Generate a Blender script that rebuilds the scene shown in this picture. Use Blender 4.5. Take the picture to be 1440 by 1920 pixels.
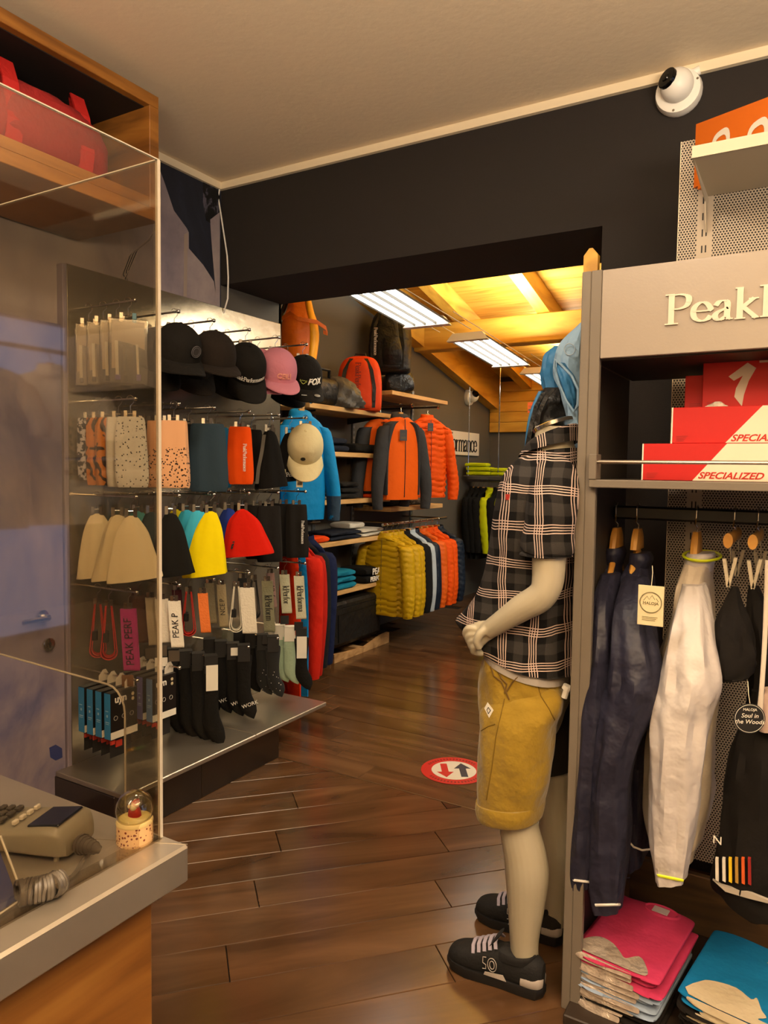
import bpy, math, random
from mathutils import Vector, Matrix
random.seed(7)
PI = math.pi
for o in list(bpy.data.objects): bpy.data.objects.remove(o)
SC = bpy.context.scene
COL = SC.collection
# ---------------- camera
FL = 1365.69; YAW, PIT, ROL = [math.radians(a) for a in (30.467, -3.338, 0.793)]
CAM = Vector((0, 0, 1.5))
fw = Vector((-math.sin(YAW)*math.cos(PIT), math.cos(YAW)*math.cos(PIT), math.sin(PIT)))
rt = Vector((math.cos(YAW), math.sin(YAW), 0)); up = rt.cross(fw)
rt, up = rt*math.cos(ROL)+up*math.sin(ROL), -rt*math.sin(ROL)+up*math.cos(ROL)
cd = bpy.data.cameras.new('camera'); cam = bpy.data.objects.new('camera', cd); COL.objects.link(cam)
cam.matrix_world = Matrix(((rt.x, up.x, -fw.x, CAM.x), (rt.y, up.y, -fw.y, CAM.y), (rt.z, up.z, -fw.z, CAM.z), (0, 0, 0, 1)))
cd.sensor_fit = 'VERTICAL'; cd.sensor_height = 36; cd.lens = 36*FL/1920; cd.clip_start = .02
SC.camera = cam
def at(ax, val, px, py):
    """world point where the photograph's pixel meets the plane ax = val"""
    d = fw + rt*((px-720)/FL) - up*((py-960)/FL); i = 'XYZ'.index(ax)
    return CAM + d*((val-CAM[i])/d[i])
# ---------------- world, lights, exposure
w = bpy.data.worlds.new('world'); SC.world = w; w.use_nodes = True
w.node_tree.nodes['Background'].inputs[0].default_value = (.5, .42, .33, 1)
w.node_tree.nodes['Background'].inputs[1].default_value = .04
SC.view_settings.view_transform = 'Standard'; SC.view_settings.look = 'None'
SC.view_settings.exposure = -0.5; SC.view_settings.gamma = 1.0
def area(name, loc, size, power, col, rot=(0, 0, 0), sy=None, spread=None):
    d = bpy.data.lights.new(name, 'AREA'); d.shape = 'RECTANGLE'; d.size = size; d.size_y = sy or size
    d.energy = power; d.color = col
    if spread: d.spread = spread
    o = bpy.data.objects.new(name, d); COL.objects.link(o); o.location = loc; o.rotation_euler = rot
    return o
WARM = (1, .85, .67)
area('shop_ceiling_light', (1.0, .2, 2.9), .5, 36, WARM, sy=1.4)
area('shop_ceiling_light', (-.7, -.7, 2.9), .5, 46, WARM, sy=1.2)
area('shop_ceiling_light', (-1.2, 1.3, 2.93), .3, 36, WARM, sy=.3)
area('ceiling_fill', (1.2, -.2, 1.9), 1.2, 390, (1, .83, .64), (PI, 0, 0))  # added fill facing up to brighten the ceiling
area('ceiling_fill', (.2, -1.1, 1.9), 1.0, 220, (1, .83, .64), (PI, 0, 0))  # second added upward fill, nearer the front wall
for y_ in (4.1, 5.9, 7.6): area('roof_fill', (-2.3, y_, 2.74), .3, 62, (1, .92, .76), (PI, 0, 0), sy=.9)  # added lights above the lamps brighten the pine roof
area('back_room_fill', (.3, 5.4, 2.95), .4, 120, (1, .88, .68), (0, math.radians(25), 0), sy=3.0)  # added fill out of view, lights the room and glows in the steel panel
area('back_room_fill', (.3, 4.2, 3.05), .4, 50, (1, .88, .68), (0, math.radians(25), 0), sy=1.0)  # another added fill, nearer the opening
# ---------------- materials
def lin(h):
    if not isinstance(h, str): return (*h[:3], 1)
    c = [int(h[i:i+2], 16)/255 for i in (0, 2, 4)]
    return (*[x/12.92 if x <= .04045 else ((x+.055)/1.055)**2.4 for x in c], 1)
MATS = {}
def mat(name, col='808080', rough=.6, metal=0, bump=0, bscale=40, vary=0, vscale=6, trans=0, ior=1.45, emit=0, coat=0, sheen=0, stretch=None, alpha=1):
    if name in MATS: return MATS[name]
    m = bpy.data.materials.new(name); m.use_nodes = True; nt = m.node_tree; b = nt.nodes['Principled BSDF']
    b.inputs['Base Color'].default_value = lin(col); b.inputs['Roughness'].default_value = rough
    b.inputs['Metallic'].default_value = metal; b.inputs['IOR'].default_value = ior
    b.inputs['Transmission Weight'].default_value = trans; b.inputs['Coat Weight'].default_value = coat
    b.inputs['Sheen Weight'].default_value = sheen; b.inputs['Alpha'].default_value = alpha
    if emit: b.inputs['Emission Color'].default_value = lin(col); b.inputs['Emission Strength'].default_value = emit
    if bump or vary:
        tc = nt.nodes.new('ShaderNodeTexCoord'); mp = nt.nodes.new('ShaderNodeMapping'); nt.links.new(tc.outputs['Object'], mp.inputs[0])
        if stretch: mp.inputs['Scale'].default_value = stretch
        if bump:
            n = nt.nodes.new('ShaderNodeTexNoise'); n.inputs['Scale'].default_value = bscale; n.inputs['Detail'].default_value = 4
            bp = nt.nodes.new('ShaderNodeBump'); bp.inputs['Strength'].default_value = bump; bp.inputs['Distance'].default_value = .01 if bscale > 16 else .035
            nt.links.new(mp.outputs[0], n.inputs[0]); nt.links.new(n.outputs[0], bp.inputs['Height']); nt.links.new(bp.outputs[0], b.inputs['Normal'])
        if vary:
            n = nt.nodes.new('ShaderNodeTexNoise'); n.inputs['Scale'].default_value = vscale; n.inputs['Detail'].default_value = 5
            r = nt.nodes.new('ShaderNodeValToRGB'); c = lin(col)
            r.color_ramp.elements[0].position = .3; r.color_ramp.elements[1].position = .7
            r.color_ramp.elements[0].color = (*[x*(1-vary) for x in c[:3]], 1); r.color_ramp.elements[1].color = (*[min(1, x*(1+vary)) for x in c[:3]], 1)
            nt.links.new(mp.outputs[0], n.inputs[0]); nt.links.new(n.outputs[0], r.inputs[0]); nt.links.new(r.outputs[0], b.inputs['Base Color'])
    MATS[name] = m; return m
def cloth(col, rough=.9, bump=.35, bscale=14, sheen=.0):
    m = mat('cloth_'+col, col, rough, bump=bump, bscale=bscale, sheen=sheen); m.node_tree.nodes['Principled BSDF'].inputs['Specular IOR Level'].default_value = .22; return m
def nodes(m):
    nt = m.node_tree
    def N(t, **k):
        n = nt.nodes.new(t)
        for a, v in k.items():
            if a.startswith('i_'): n.inputs[int(a[2:]) if a[2:].isdigit() else a[2:]].default_value = v
            else: setattr(n, a, v)
        return n
    return nt, N, nt.links.new, nt.nodes['Principled BSDF']
def wood(name, c1, c2, c3, rough=.5, scale=(1.5, 14, 14), knots=False, coat=0, randomise=0, bump=.12):
    m = mat(name, c2, rough, coat=coat); nt, N, L, b = nodes(m)
    tc = N('ShaderNodeTexCoord'); mp = N('ShaderNodeMapping'); mp.inputs['Scale'].default_value = scale
    L(tc.outputs['Object'], mp.inputs[0])
    n = N('ShaderNodeTexNoise'); n.inputs['Scale'].default_value = 1.6; n.inputs['Detail'].default_value = 8; n.inputs['Distortion'].default_value = .8
    oi = N('ShaderNodeObjectInfo'); ad = N('ShaderNodeVectorMath', operation='ADD'); cm = N('ShaderNodeCombineXYZ'); mu = N('ShaderNodeMath', operation='MULTIPLY'); mu.inputs[1].default_value = 37
    L(oi.outputs['Random'], mu.inputs[0]); L(mu.outputs[0], cm.inputs[0]); L(mu.outputs[0], cm.inputs[1]); L(mp.outputs[0], ad.inputs[0]); L(cm.outputs[0], ad.inputs[1]); L(ad.outputs[0], n.inputs[0])
    r = N('ShaderNodeValToRGB'); e = r.color_ramp.elements; e[0].position = .3; e[0].color = lin(c1); e[1].position = .72; e[1].color = lin(c3)
    x = e.new(.5); x.color = lin(c2); L(n.outputs[0], r.inputs[0]); out = r.outputs[0]
    if randomise:
        hs = N('ShaderNodeHueSaturation'); mr = N('ShaderNodeMapRange'); mr.inputs[3].default_value = 1-randomise; mr.inputs[4].default_value = 1+randomise
        L(oi.outputs['Random'], mr.inputs[0]); L(mr.outputs[0], hs.inputs['Value']); L(out, hs.inputs['Color']); out = hs.outputs[0]
    if knots:
        v = N('ShaderNodeTexVoronoi'); v.inputs['Scale'].default_value = knots; L(tc.outputs['Object'], v.inputs[0])
        r2 = N('ShaderNodeValToRGB'); r2.color_ramp.elements[0].position = .03; r2.color_ramp.elements[0].color = (.25, .2, .15, 1); r2.color_ramp.elements[1].position = .09; r2.color_ramp.elements[1].color = (1, 1, 1, 1)
        mx = N('ShaderNodeMixRGB', blend_type='MULTIPLY'); mx.inputs[0].default_value = 1; L(v.outputs[0], r2.inputs[0]); L(out, mx.inputs[1]); L(r2.outputs[0], mx.inputs[2]); out = mx.outputs[0]
    L(out, b.inputs['Base Color'])
    bp = N('ShaderNodeBump'); bp.inputs['Strength'].default_value = bump; bp.inputs['Distance'].default_value = .004; L(n.outputs[0], bp.inputs['Height']); L(bp.outputs[0], b.inputs['Normal'])
    # wear shows in the gloss
    n2 = N('ShaderNodeTexNoise'); n2.inputs['Scale'].default_value = 9; n2.inputs['Detail'].default_value = 6; L(tc.outputs['Object'], n2.inputs[0])
    mr = N('ShaderNodeMapRange'); mr.inputs[3].default_value = rough*.9; mr.inputs[4].default_value = min(1, rough*1.15); L(n2.outputs[0], mr.inputs[0]); L(mr.outputs[0], b.inputs['Roughness'])
    return m
M_oak = wood('oak_veneer', '643c14', '8a5820', 'a06c2c', .5, (1.2, 1.2, 9), knots=2.2)
M_oakh = wood('oak_veneer_lengthwise', '6e3f12', '9a5d1e', 'ad6f28', .5, (9, 1.2, 9))
M_plank = wood('dark_oak_plank', '3f2a18', '543a24', '674a30', .2, (.8, 4, 3), randomise=.14, bump=.02)
M_pine = wood('yellow_pine', 'b5832e', 'd4a13c', 'e2b350', .5, (1, 5, 5), knots=1.6)
M_pinex = wood('yellow_pine_cross', 'b5832e', 'd4a13c', 'e2b350', .5, (5, 1, 5), knots=1.6)
M_board = wood('pine_board', 'b98a30', 'd4a23e', 'e2b350', .55, (.8, 10, 3), knots=1.2, randomise=.12)
M_shelf = wood('maple_shelf', 'b08a52', 'c9a066', 'd8b27a', .5, (8, 1.5, 8))
M_dwood = wood('dark_rustic_board', '26190e', '453019', '5d4326', .6, (1.2, 4, 9), knots=3)
M_sled = wood('raw_pallet_wood', '7a5732', 'a67e4e', 'bf9866', .8, (2, 6, 9), knots=2)
M_steel = mat('brushed_steel', 'b3aa9a', .28, .8, bump=.08, bscale=60, stretch=(40, 1, 1))
M_steeld = mat('counter_steel', '8c8780', .35, .7, bump=.05, bscale=30, vary=.12, vscale=3)
M_chrome = mat('chrome', 'c8c4bc', .18, 1)
M_dark = mat('dark_wall_paint', '211c19', .85, bump=.15, bscale=220)
M_grey = mat('grey_wall_paint', '5a564e', .85, bump=.1, bscale=160)
M_ceil = mat('ceiling_plaster', 'e2cfb0', .9, bump=.1, bscale=35)
M_trim = mat('cream_trim_paint', 'e2d3b4', .6)
M_cab = mat('taupe_cabinet_laminate', '6b6256', .5, bump=.05, bscale=200)
M_cabd = mat('dark_cabinet_laminate', '2a2520', .55)
M_white = mat('white_plastic', 'e8e4da', .4)
M_black = mat('black_plastic', '0d0c0b', .45)
M_paper = mat('white_card', 'ded8c8', .75)
M_tag = mat('cream_card', 'c9bd96', .75)
M_blacktag = mat('black_card', '1a1816', .6)
M_ink = mat('black_ink', '12100e', .6)
M_winfo = mat('white_ink', 'e6e0d2', .6)
# clear acrylic: thin sheet that lets light through and mirrors at its faces
def glassy(name, tint, rough=.02, refl=1.0):
    m = bpy.data.materials.new(name); m.use_nodes = True; nt = m.node_tree; nt.nodes.clear(); N = nt.nodes.new; L = nt.links.new
    o = N('ShaderNodeOutputMaterial'); mx = N('ShaderNodeMixShader'); t = N('ShaderNodeBsdfTransparent'); g = N('ShaderNodeBsdfGlossy'); f = N('ShaderNodeLayerWeight'); f.inputs[0].default_value = .5
    t.inputs[0].default_value = lin(tint); g.inputs['Roughness'].default_value = rough
    pw = N('ShaderNodeMath'); pw.operation = 'POWER'; pw.inputs[1].default_value = 4; L(f.outputs['Facing'], pw.inputs[0])
    mu = N('ShaderNodeMath'); mu.operation = 'MULTIPLY_ADD'; mu.inputs[1].default_value = .8*refl; mu.inputs[2].default_value = .045*refl; L(pw.outputs[0], mu.inputs[0])
    L(mu.outputs[0], mx.inputs[0]); L(t.outputs[0], mx.inputs[1]); L(g.outputs[0], mx.inputs[2]); L(mx.outputs[0], o.inputs[0]); MATS[name] = m; return m
M_acr = glassy('clear_acrylic', 'f2eee6', .03, 1.5)
M_edge = mat('polished_acrylic_edge', 'cfc7b8', .3, trans=.3)
M_film = glassy('clear_film', 'e2ddd2', .12, 2.0)
# ---------------- mesh helpers
V = Vector
class MB:
    def __init__(s): s.v = []; s.f = []; s.m = []; s.uv = {}
    def quad(s, a, b, c, d, m=0): i = len(s.v); s.v += [V(a), V(b), V(c), V(d)]; s.f.append((i, i+1, i+2, i+3)); s.m.append(m); return s
    def poly(s, pts, m=0): i = len(s.v); s.v += [V(p) for p in pts]; s.f.append(tuple(range(i, i+len(pts)))); s.m.append(m); return s
    def box(s, lo, hi, m=0, bev=0, M=None):
        x0, y0, z0 = lo; x1, y1, z1 = hi
        if bev:
            b = min(bev, abs(x1-x0)/2.01, abs(y1-y0)/2.01, abs(z1-z0)/2.01)
            i = len(s.v); P = []
            for sx in (0, 1):
                for sy in (0, 1):
                    for sz in (0, 1):
                        c = V((x1 if sx else x0, y1 if sy else y0, z1 if sz else z0)); d = V((-b if sx else b, -b if sy else b, -b if sz else b))
                        P += [c+V((0, d.y, d.z)), c+V((d.x, 0, d.z)), c+V((d.x, d.y, 0))]
            s.v += [M@p if M else p for p in P]
            k = lambda a, b_, c, ax: i+(a*4+b_*2+c)*3+ax
            F = []
            for a in (0, 1):
                q = [k(a, 0, 0, 0), k(a, 0, 1, 0), k(a, 1, 1, 0), k(a, 1, 0, 0)]; F.append(q if not a else q[::-1])
                q = [k(0, a, 0, 1), k(1, a, 0, 1), k(1, a, 1, 1), k(0, a, 1, 1)]; F.append(q if not a else q[::-1])
                q = [k(0, 0, a, 2), k(0, 1, a, 2), k(1, 1, a, 2), k(1, 0, a, 2)]; F.append(q if not a else q[::-1])
            for a in (0, 1):
                for b_ in (0, 1):
                    F.append([k(a, b_, 0, 0), k(a, b_, 1, 0), k(a, b_, 1, 1), k(a, b_, 0, 1)])
                    F.append([k(a, 0, b_, 0), k(a, 1, b_, 0), k(a, 1, b_, 2), k(a, 0, b_, 2)])
                    F.append([k(0, a, b_, 1), k(1, a, b_, 1), k(1, a, b_, 2), k(0, a, b_, 2)])
                    for c in (0, 1): F.append([k(a, b_, c, 0), k(a, b_, c, 1), k(a, b_, c, 2)])
            s.f += [tuple(q) for q in F]; s.m += [m]*len(F); return s
        P = [V((x, y, z)) for x in (x0, x1) for y in (y0, y1) for z in (z0, z1)]
        i = len(s.v); s.v += [M@p if M else p for p in P]
        for q in ((0, 1, 3, 2), (4, 6, 7, 5), (0, 4, 5, 1), (2, 3, 7, 6), (0, 2, 6, 4), (1, 5, 7, 3)): s.f.append(tuple(i+j for j in q)); s.m.append(m)
        return s
    def tube(s, path, r, n=8, m=0, caps=True, close=False):
        path = [V(p) for p in path]; i0 = len(s.v); K = len(path); rr = r if isinstance(r, (list, tuple)) else [r]*K
        up_ = None
        for j, p in enumerate(path):
            t = (path[(j+1) % K if close else min(j+1, K-1)]-path[(j-1) if (close or j) else 0]).normalized()
            if up_ is None: up_ = t.orthogonal().normalized()
            up_ = (up_-t*up_.dot(t)); up_ = up_.normalized() if up_.length > 1e-6 else t.orthogonal().normalized()
            w_ = t.cross(up_)
            for q in range(n): a = 2*PI*q/n; s.v.append(p+(up_*math.cos(a)+w_*math.sin(a))*rr[j])
        for j in range(K if close else K-1):
            for q in range(n):
                j2 = (j+1) % K
                s.f.append((i0+j*n+q, i0+j*n+(q+1) % n, i0+j2*n+(q+1) % n, i0+j2*n+q)); s.m.append(m)
        if caps and not close:
            s.f.append(tuple(i0+q for q in range(n))[::-1]); s.m.append(m); s.f.append(tuple(i0+(K-1)*n+q for q in range(n))); s.m.append(m)
        return s
    def lathe(s, prof, n=20, m=0, M=None, sy=1):
        i0 = len(s.v); K = len(prof)
        for r, z in prof:
            for q in range(n):
                a = 2*PI*q/n; p = V((r*math.cos(a), r*math.sin(a)*sy, z)); s.v.append(M@p if M else p)
        for j in range(K-1):
            for q in range(n): s.f.append((i0+j*n+q, i0+j*n+(q+1) % n, i0+(j+1)*n+(q+1) % n, i0+(j+1)*n+q)); s.m.append(m)
        if prof[0][0] > 1e-5: s.f.append(tuple(i0+q for q in range(n))[::-1]); s.m.append(m)
        if prof[-1][0] > 1e-5: s.f.append(tuple(i0+(K-1)*n+q for q in range(n))); s.m.append(m)
        return s
    def prism(s, pts, d, m=0, M=None):
        """pts: outline of 3-vectors (or 2-vectors in the xz plane), pushed along d"""
        pts = [V(p) if len(p) == 3 else V((p[0], 0, p[1])) for p in pts]; d = V(d); n = len(pts); i = len(s.v)
        P = pts+[p+d for p in pts]; s.v += [M@p if M else p for p in P]
        s.f.append(tuple(range(i, i+n))); s.m.append(m); s.f.append(tuple(range(i+n, i+2*n))[::-1]); s.m.append(m)
        for j in range(n): k = (j+1) % n; s.f.append((i+j, i+n+j, i+n+k, i+k)); s.m.append(m)
        return s
    def loft(s, rings, n=20, sub=3, caps=(1, 1), fold=None, pw=1.0, m=0):
        """rings: (centre, half axis a, half axis b); smoothly interpolated"""
        R = [tuple(V(x) for x in r[:3]) for r in rings]; out = []
        for j in range(len(R)-1):
            p0, p1, p2, p3 = R[max(j-1, 0)], R[j], R[j+1], R[min(j+2, len(R)-1)]
            for k in range(sub):
                t = k/sub; out.append(tuple(.5*((2*b)+(c-a)*t+(2*a-5*b+4*c-d)*t*t+(3*b-a-3*c+d)*t**3) for a, b, c, d in zip(p0, p1, p2, p3)))
        out.append(R[-1]); i0 = len(s.v); K = len(out)
        sg = lambda x: math.copysign(abs(x)**pw, x)
        L_ = 0
        for j, (c, a, b) in enumerate(out):
            t = j/(K-1)
            if j: L_ += (c-out[j-1][0]).length
            for q in range(n):
                th = 2*PI*q/n; f = fold(th, t, L_) if fold else 1
                s.uv[len(s.v)] = (q/n, L_); s.v.append(c+(a*sg(math.cos(th))+b*sg(math.sin(th)))*f)
        for j in range(K-1):
            for q in range(n): s.f.append((i0+j*n+q, i0+(j+1)*n+q, i0+(j+1)*n+(q+1) % n, i0+j*n+(q+1) % n)); s.m.append(m)
        if caps[0]: s.f.append(tuple(i0+q for q in range(n))); s.m.append(m)
        if caps[1]: s.f.append(tuple(i0+(K-1)*n+q for q in range(n))[::-1]); s.m.append(m)
        return s
    def ico(s, c, r, m=0, sc=(1, 1, 1), n=10, k=6):
        M = Matrix.Translation(V(c)) @ Matrix.Diagonal((*sc, 1)); return s.lathe([(max(1e-6, r*math.sin(PI*j/k)), -r*math.cos(PI*j/k)) for j in range(k+1)], n, m, M)
    def mesh(s, name, mats, smooth=True, ang=35):
        me = bpy.data.meshes.new(name); me.from_pydata([tuple(v) for v in s.v], [], s.f)
        for m_ in (mats if isinstance(mats, (list, tuple)) else [mats]): me.materials.append(m_)
        me.polygons.foreach_set('material_index', s.m)
        if smooth:
            me.polygons.foreach_set('use_smooth', [True]*len(s.f)); me.set_sharp_from_angle(angle=math.radians(ang))
        me.update(); return me
def link(name, me, parent=None, loc=None, rz=None, rot=None):
    o = bpy.data.objects.new(name, me); COL.objects.link(o)
    if parent: o.parent = parent
    if loc is not None: o.location = loc
    if rz is not None: o.rotation_euler = (0, 0, rz)
    if rot is not None: o.rotation_euler = rot
    return o
def tag(o, label, cat, group=None, kind=None):
    if label: o['label'] = label
    if cat: o['category'] = cat
    if group: o['group'] = group
    if kind: o['kind'] = kind
    return o
def part(name, mb, mats, parent=None, smooth=True, **k): return link(name, mb.mesh(name, mats, smooth), parent, **k)
def struct(name, mb, mats, label=None, parent=None):
    o = part(name, mb, mats, parent, smooth=False)
    if parent is None: o['kind'] = 'structure'
    return o
def thing(name, label, cat, loc=(0, 0, 0), rz=0, group=None, rot=None): return tag(link(name, None, loc=loc, rz=rz, rot=rot), label, cat, group)
def solo(name, label, cat, mb, mats, group=None, smooth=True, **k): return tag(part(name, mb, mats, smooth=smooth, **k), label, cat, group)
def copy_tree(o, parent=None):
    c = o.copy(); COL.objects.link(c); c.parent = parent
    for ch in [x for x in COL.objects if x.parent == o]: copy_tree(ch, c)
    return c
def text_mesh(txt, size, depth=.0008, shear=0, bold=0, sx=1):
    cu = bpy.data.curves.new('t', 'FONT'); cu.body = txt; cu.size = size; cu.extrude = depth; cu.shear = shear; cu.align_x = 'CENTER'; cu.align_y = 'CENTER'; cu.offset = bold; cu.resolution_u = 3
    o = bpy.data.objects.new('t', cu); COL.objects.link(o); dg = bpy.context.evaluated_depsgraph_get()
    me = bpy.data.meshes.new_from_object(o.evaluated_get(dg)); bpy.data.objects.remove(o); bpy.data.curves.remove(cu)
    if sx != 1: me.transform(Matrix.Diagonal((sx, 1, 1, 1)))
    return me
def lettering(txt, size, m, parent, loc, face='-Y', rot2=0, **k):
    """flat letters; face gives the direction they look"""
    me = text_mesh(txt, size, **k); me.materials.clear(); me.materials.append(m)
    Z = {'-Y': 0, '+X': PI/2, '-X': -PI/2, '+Y': PI}
    R_ = (Matrix.Rotation(Z[face], 4, 'Z') if isinstance(face, str) and face in Z else Matrix.Rotation(face, 4, 'Z') if face != '+Z' else Matrix()) @ (Matrix.Rotation(PI/2, 4, 'X') if face != '+Z' else Matrix()) @ Matrix.Rotation(rot2, 4, 'Z')
    me.transform(R_); return link('lettering', me, parent, loc=loc)
# serif letters drawn with a broad pen: thick uprights, thin levels
PEN = {
 'P': (.62, [[(.14, 0), (.14, 1)], [(.14, .97), (.36, .98), (.53, .9), (.56, .75), (.5, .58), (.34, .5), (.14, .5)], [(0, .0), (.3, 0)], [(0, 1), (.2, 1)]]),
 'e': (.5, [[(.06, .36), (.43, .36), (.42, .5), (.33, .62), (.2, .63), (.08, .5), (.05, .3), (.1, .12), (.24, .02), (.38, .06), (.45, .16)]]),
 'a': (.5, [[(.08, .5), (.15, .61), (.26, .63), (.34, .54), (.34, .08), (.46, .02)], [(.34, .38), (.14, .28), (.06, .16), (.1, .04), (.2, .02), (.34, .14)]]),
 'k': (.56, [[(.12, 0), (.12, 1)], [(.12, .3), (.42, .62)], [(.2, .36), (.48, 0)], [(.02, 0), (.24, 0)], [(.4, 0), (.56, 0)], [(.32, .62), (.52, .62)], [(.02, 1), (.12, 1)]]),
 'r': (.4, [[(.12, 0), (.12, .62)], [(.12, .42), (.22, .6), (.36, .6)], [(.02, 0), (.24, 0)], [(.02, .62), (.12, .62)]]),
 'f': (.34, [[(.14, 0), (.14, .8), (.22, .98), (.36, .97)], [(.02, .62), (.3, .62)], [(.03, 0), (.26, 0)]]),
 'o': (.54, [[(.26, .63), (.1, .55), (.05, .32), (.1, .1), (.26, .01), (.42, .1), (.48, .32), (.42, .55), (.26, .63)]]),
 'm': (.86, [[(.12, 0), (.12, .62)], [(.12, .45), (.24, .61), (.36, .6), (.42, .48), (.42, 0)], [(.42, .45), (.54, .61), (.66, .6), (.72, .48), (.72, 0)], [(.02, 0), (.22, 0)], [(.33, 0), (.52, 0)], [(.63, 0), (.82, 0)], [(.02, .62), (.12, .62)]]),
 'n': (.56, [[(.12, 0), (.12, .62)], [(.12, .45), (.24, .61), (.36, .6), (.42, .48), (.42, 0)], [(.02, 0), (.22, 0)], [(.33, 0), (.52, 0)], [(.02, .62), (.12, .62)]]),
 'c': (.48, [[(.42, .5), (.34, .61), (.2, .63), (.08, .5), (.05, .3), (.1, .1), (.24, .01), (.36, .04), (.44, .14)]])}
def serif(txt, h, m, parent, loc, face='-Y', depth=.002, rot2=0, sp=1.0, sx=1.0):
    mb = MB(); x = 0; nj = 0
    for ch in txt:
        wd, st = PEN[ch]
        for s_ in st:
            pts = [V((x+p[0]*h, 0, p[1]*h)) for p in s_]
            if len(pts) > 3:
                q = []
                for j in range(len(pts)-1):
                    p0, p1, p2, p3 = pts[max(j-1, 0)], pts[j], pts[j+1], pts[min(j+2, len(pts)-1)]
                    q += [.5*((2*p1)+(p2-p0)*t+(2*p0-5*p1+4*p2-p3)*t*t+(3*p1-p0-3*p2+p3)*t**3) for t in ((0, .25, .5, .75) if h > .05 else (0, .5))]
                pts = q+[pts[-1]]
            for a, b in zip(pts, pts[1:]):
                d = b-a; L_ = d.length
                if L_ < 1e-6: continue
                d /= L_; nrm = V((-d.z, 0, d.x)); wv = h*(.022+.05*abs(d.z)**1.3)
                e = d*min(wv*.5, .02*h)
                jj = V((0, -.00012*(nj % 7), 0)); nj += 1; mb.prism([a-e-nrm*wv+jj, b+e-nrm*wv+jj, b+e+nrm*wv+jj, a-e+nrm*wv+jj], (0, depth, 0))
        x += wd*h*sp
    for v in mb.v: v.x = (v.x-x/2)*sx; v.z -= h*.4
    me = mb.mesh('lettering', m, False)
    Z = {'-Y': 0, '+X': PI/2, '-X': -PI/2}
    me.transform(Matrix.Rotation(Z[face] if face in Z else face, 4, 'Z') @ Matrix.Rotation(rot2, 4, 'Y')); return link('lettering', me, parent, loc=loc)
def smooth_poly(P, n=4):
    out = []
    for j in range(len(P)):
        p0, p1, p2, p3 = [V(tuple(P[(j+k) % len(P)])) for k in (-1, 0, 1, 2)]
        out += [.5*((2*p1)+(p2-p0)*t+(2*p0-5*p1+4*p2-p3)*t*t+(3*p1-p0-3*p2+p3)*t**3) for t in [k/n for k in range(n)]]
    return out
def clip(poly, ax, val, keep_less):
    out = []
    for i, p in enumerate(poly):
        q = poly[(i+1) % len(poly)]; ip = (p[ax] <= val) == keep_less; iq = (q[ax] <= val) == keep_less
        if ip: out.append(p)
        if ip != iq: t = (val-p[ax])/(q[ax]-p[ax]); out.append((p[0]+(q[0]-p[0])*t, p[1]+(q[1]-p[1])*t))
    return out

from mathutils.bvhtree import BVHTree
_BV = {}
def snap(objs, px, py, off=.0015):
    """point on the built surface that the photograph's pixel shows, lifted off it a little"""
    d = (fw + rt*((px-720)/FL) - up*((py-960)/FL)).normalized(); best = None
    bpy.context.view_layer.update()
    for o in objs:
        if o.name not in _BV:
            M_ = o.matrix_world; me = o.data; _BV[o.name] = BVHTree.FromPolygons([M_ @ v.co for v in me.vertices], [tuple(p.vertices) for p in me.polygons])
        h = _BV[o.name].ray_cast(CAM, d)
        if h[0] is not None and (best is None or h[3] < best[3]): best = h
    return best[0]-d*off if best else None
# ================= THE SETTING =================
YH, YH2, ZH, ZC, XL, XW, XB, YB = 2.924, 3.43, 2.46, 2.98, -2.74, -3.55, 1.7, 8.65
rc = lambda y: 3.0-.23*(y-5.43)            # underside of the rafters in the back room
fl = struct('floor', MB().box((-3.6, -1.6, -.06), (2.2, YB+.1, -.012)), mat('dark_grout', '1b120a', .8))
ang = math.radians(46.8); u = V((math.cos(ang), math.sin(ang))); nn = V((-u.y, u.x)); k = 0
def plank(poly, org, rz):
    """poly in floor coordinates; mesh kept in the plank's own frame so its grain runs along it"""
    c, s_ = math.cos(-rz), math.sin(-rz)
    loc = [((x-org[0])*c-(y-org[1])*s_, (x-org[0])*s_+(y-org[1])*c) for x, y in poly]
    mb = MB(); n = len(loc); t = [V((x, y, 0)) for x, y in loc]; cx = sum((p.x for p in t))/n; cy = sum((p.y for p in t))/n
    ins = [V((p.x+(.0012 if p.x < cx else -.0012), p.y+(.0012 if p.y < cy else -.0012), 0)) for p in t]
    i = 0; mb.v = ins+[V((p.x, p.y, -.002)) for p in t]+[V((p.x, p.y, -.012)) for p in t]
    mb.f.append(tuple(range(n)))
    for a in (0, n):
        for j in range(n): q = (j+1) % n; mb.f.append((a+j, a+n+j, a+n+q, a+q))
    mb.m = [0]*len(mb.f)
    link('plank', mb.mesh('plank', M_plank, False), fl, loc=(org[0], org[1], 0), rz=rz)
W_ = .172; ends = {2.083: [.42, -1.0], 1.91: [.6], 2.256: [.02+.05, 1.0], 2.43: [-.6], 2.6: [.86, -.1]}
for r in range(-14, 22):
    o0 = 2.083+(r)*W_-W_
    e = [-4.2+((r*733) % 97)/97*1.1+1.25*j for j in range(8)]
    for a, b in zip(e, e[1:]):
        P = [u*a+nn*o0, u*b+nn*o0, u*b+nn*(o0+W_-.0025), u*a+nn*(o0+W_-.0025)]; P[1] = P[1]-u*.0025; P[2] = P[2]-u*.0025
        q = [(p.x, p.y) for p in P]
        for ax, val, kl in ((0, XL, False), (0, 2.4, True), (1, -1.2, False), (1, YH, True)):
            if q: q = clip(q, ax, val, kl)
        if len(q) > 2 and max(math.hypot(x-q[0][0], y-q[0][1]) for x, y in q) > .06 and not (max(p[0] for p in q) > 0.6) and not max(p[1] for p in q) < 0.1: plank(q, q[0], ang)
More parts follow.
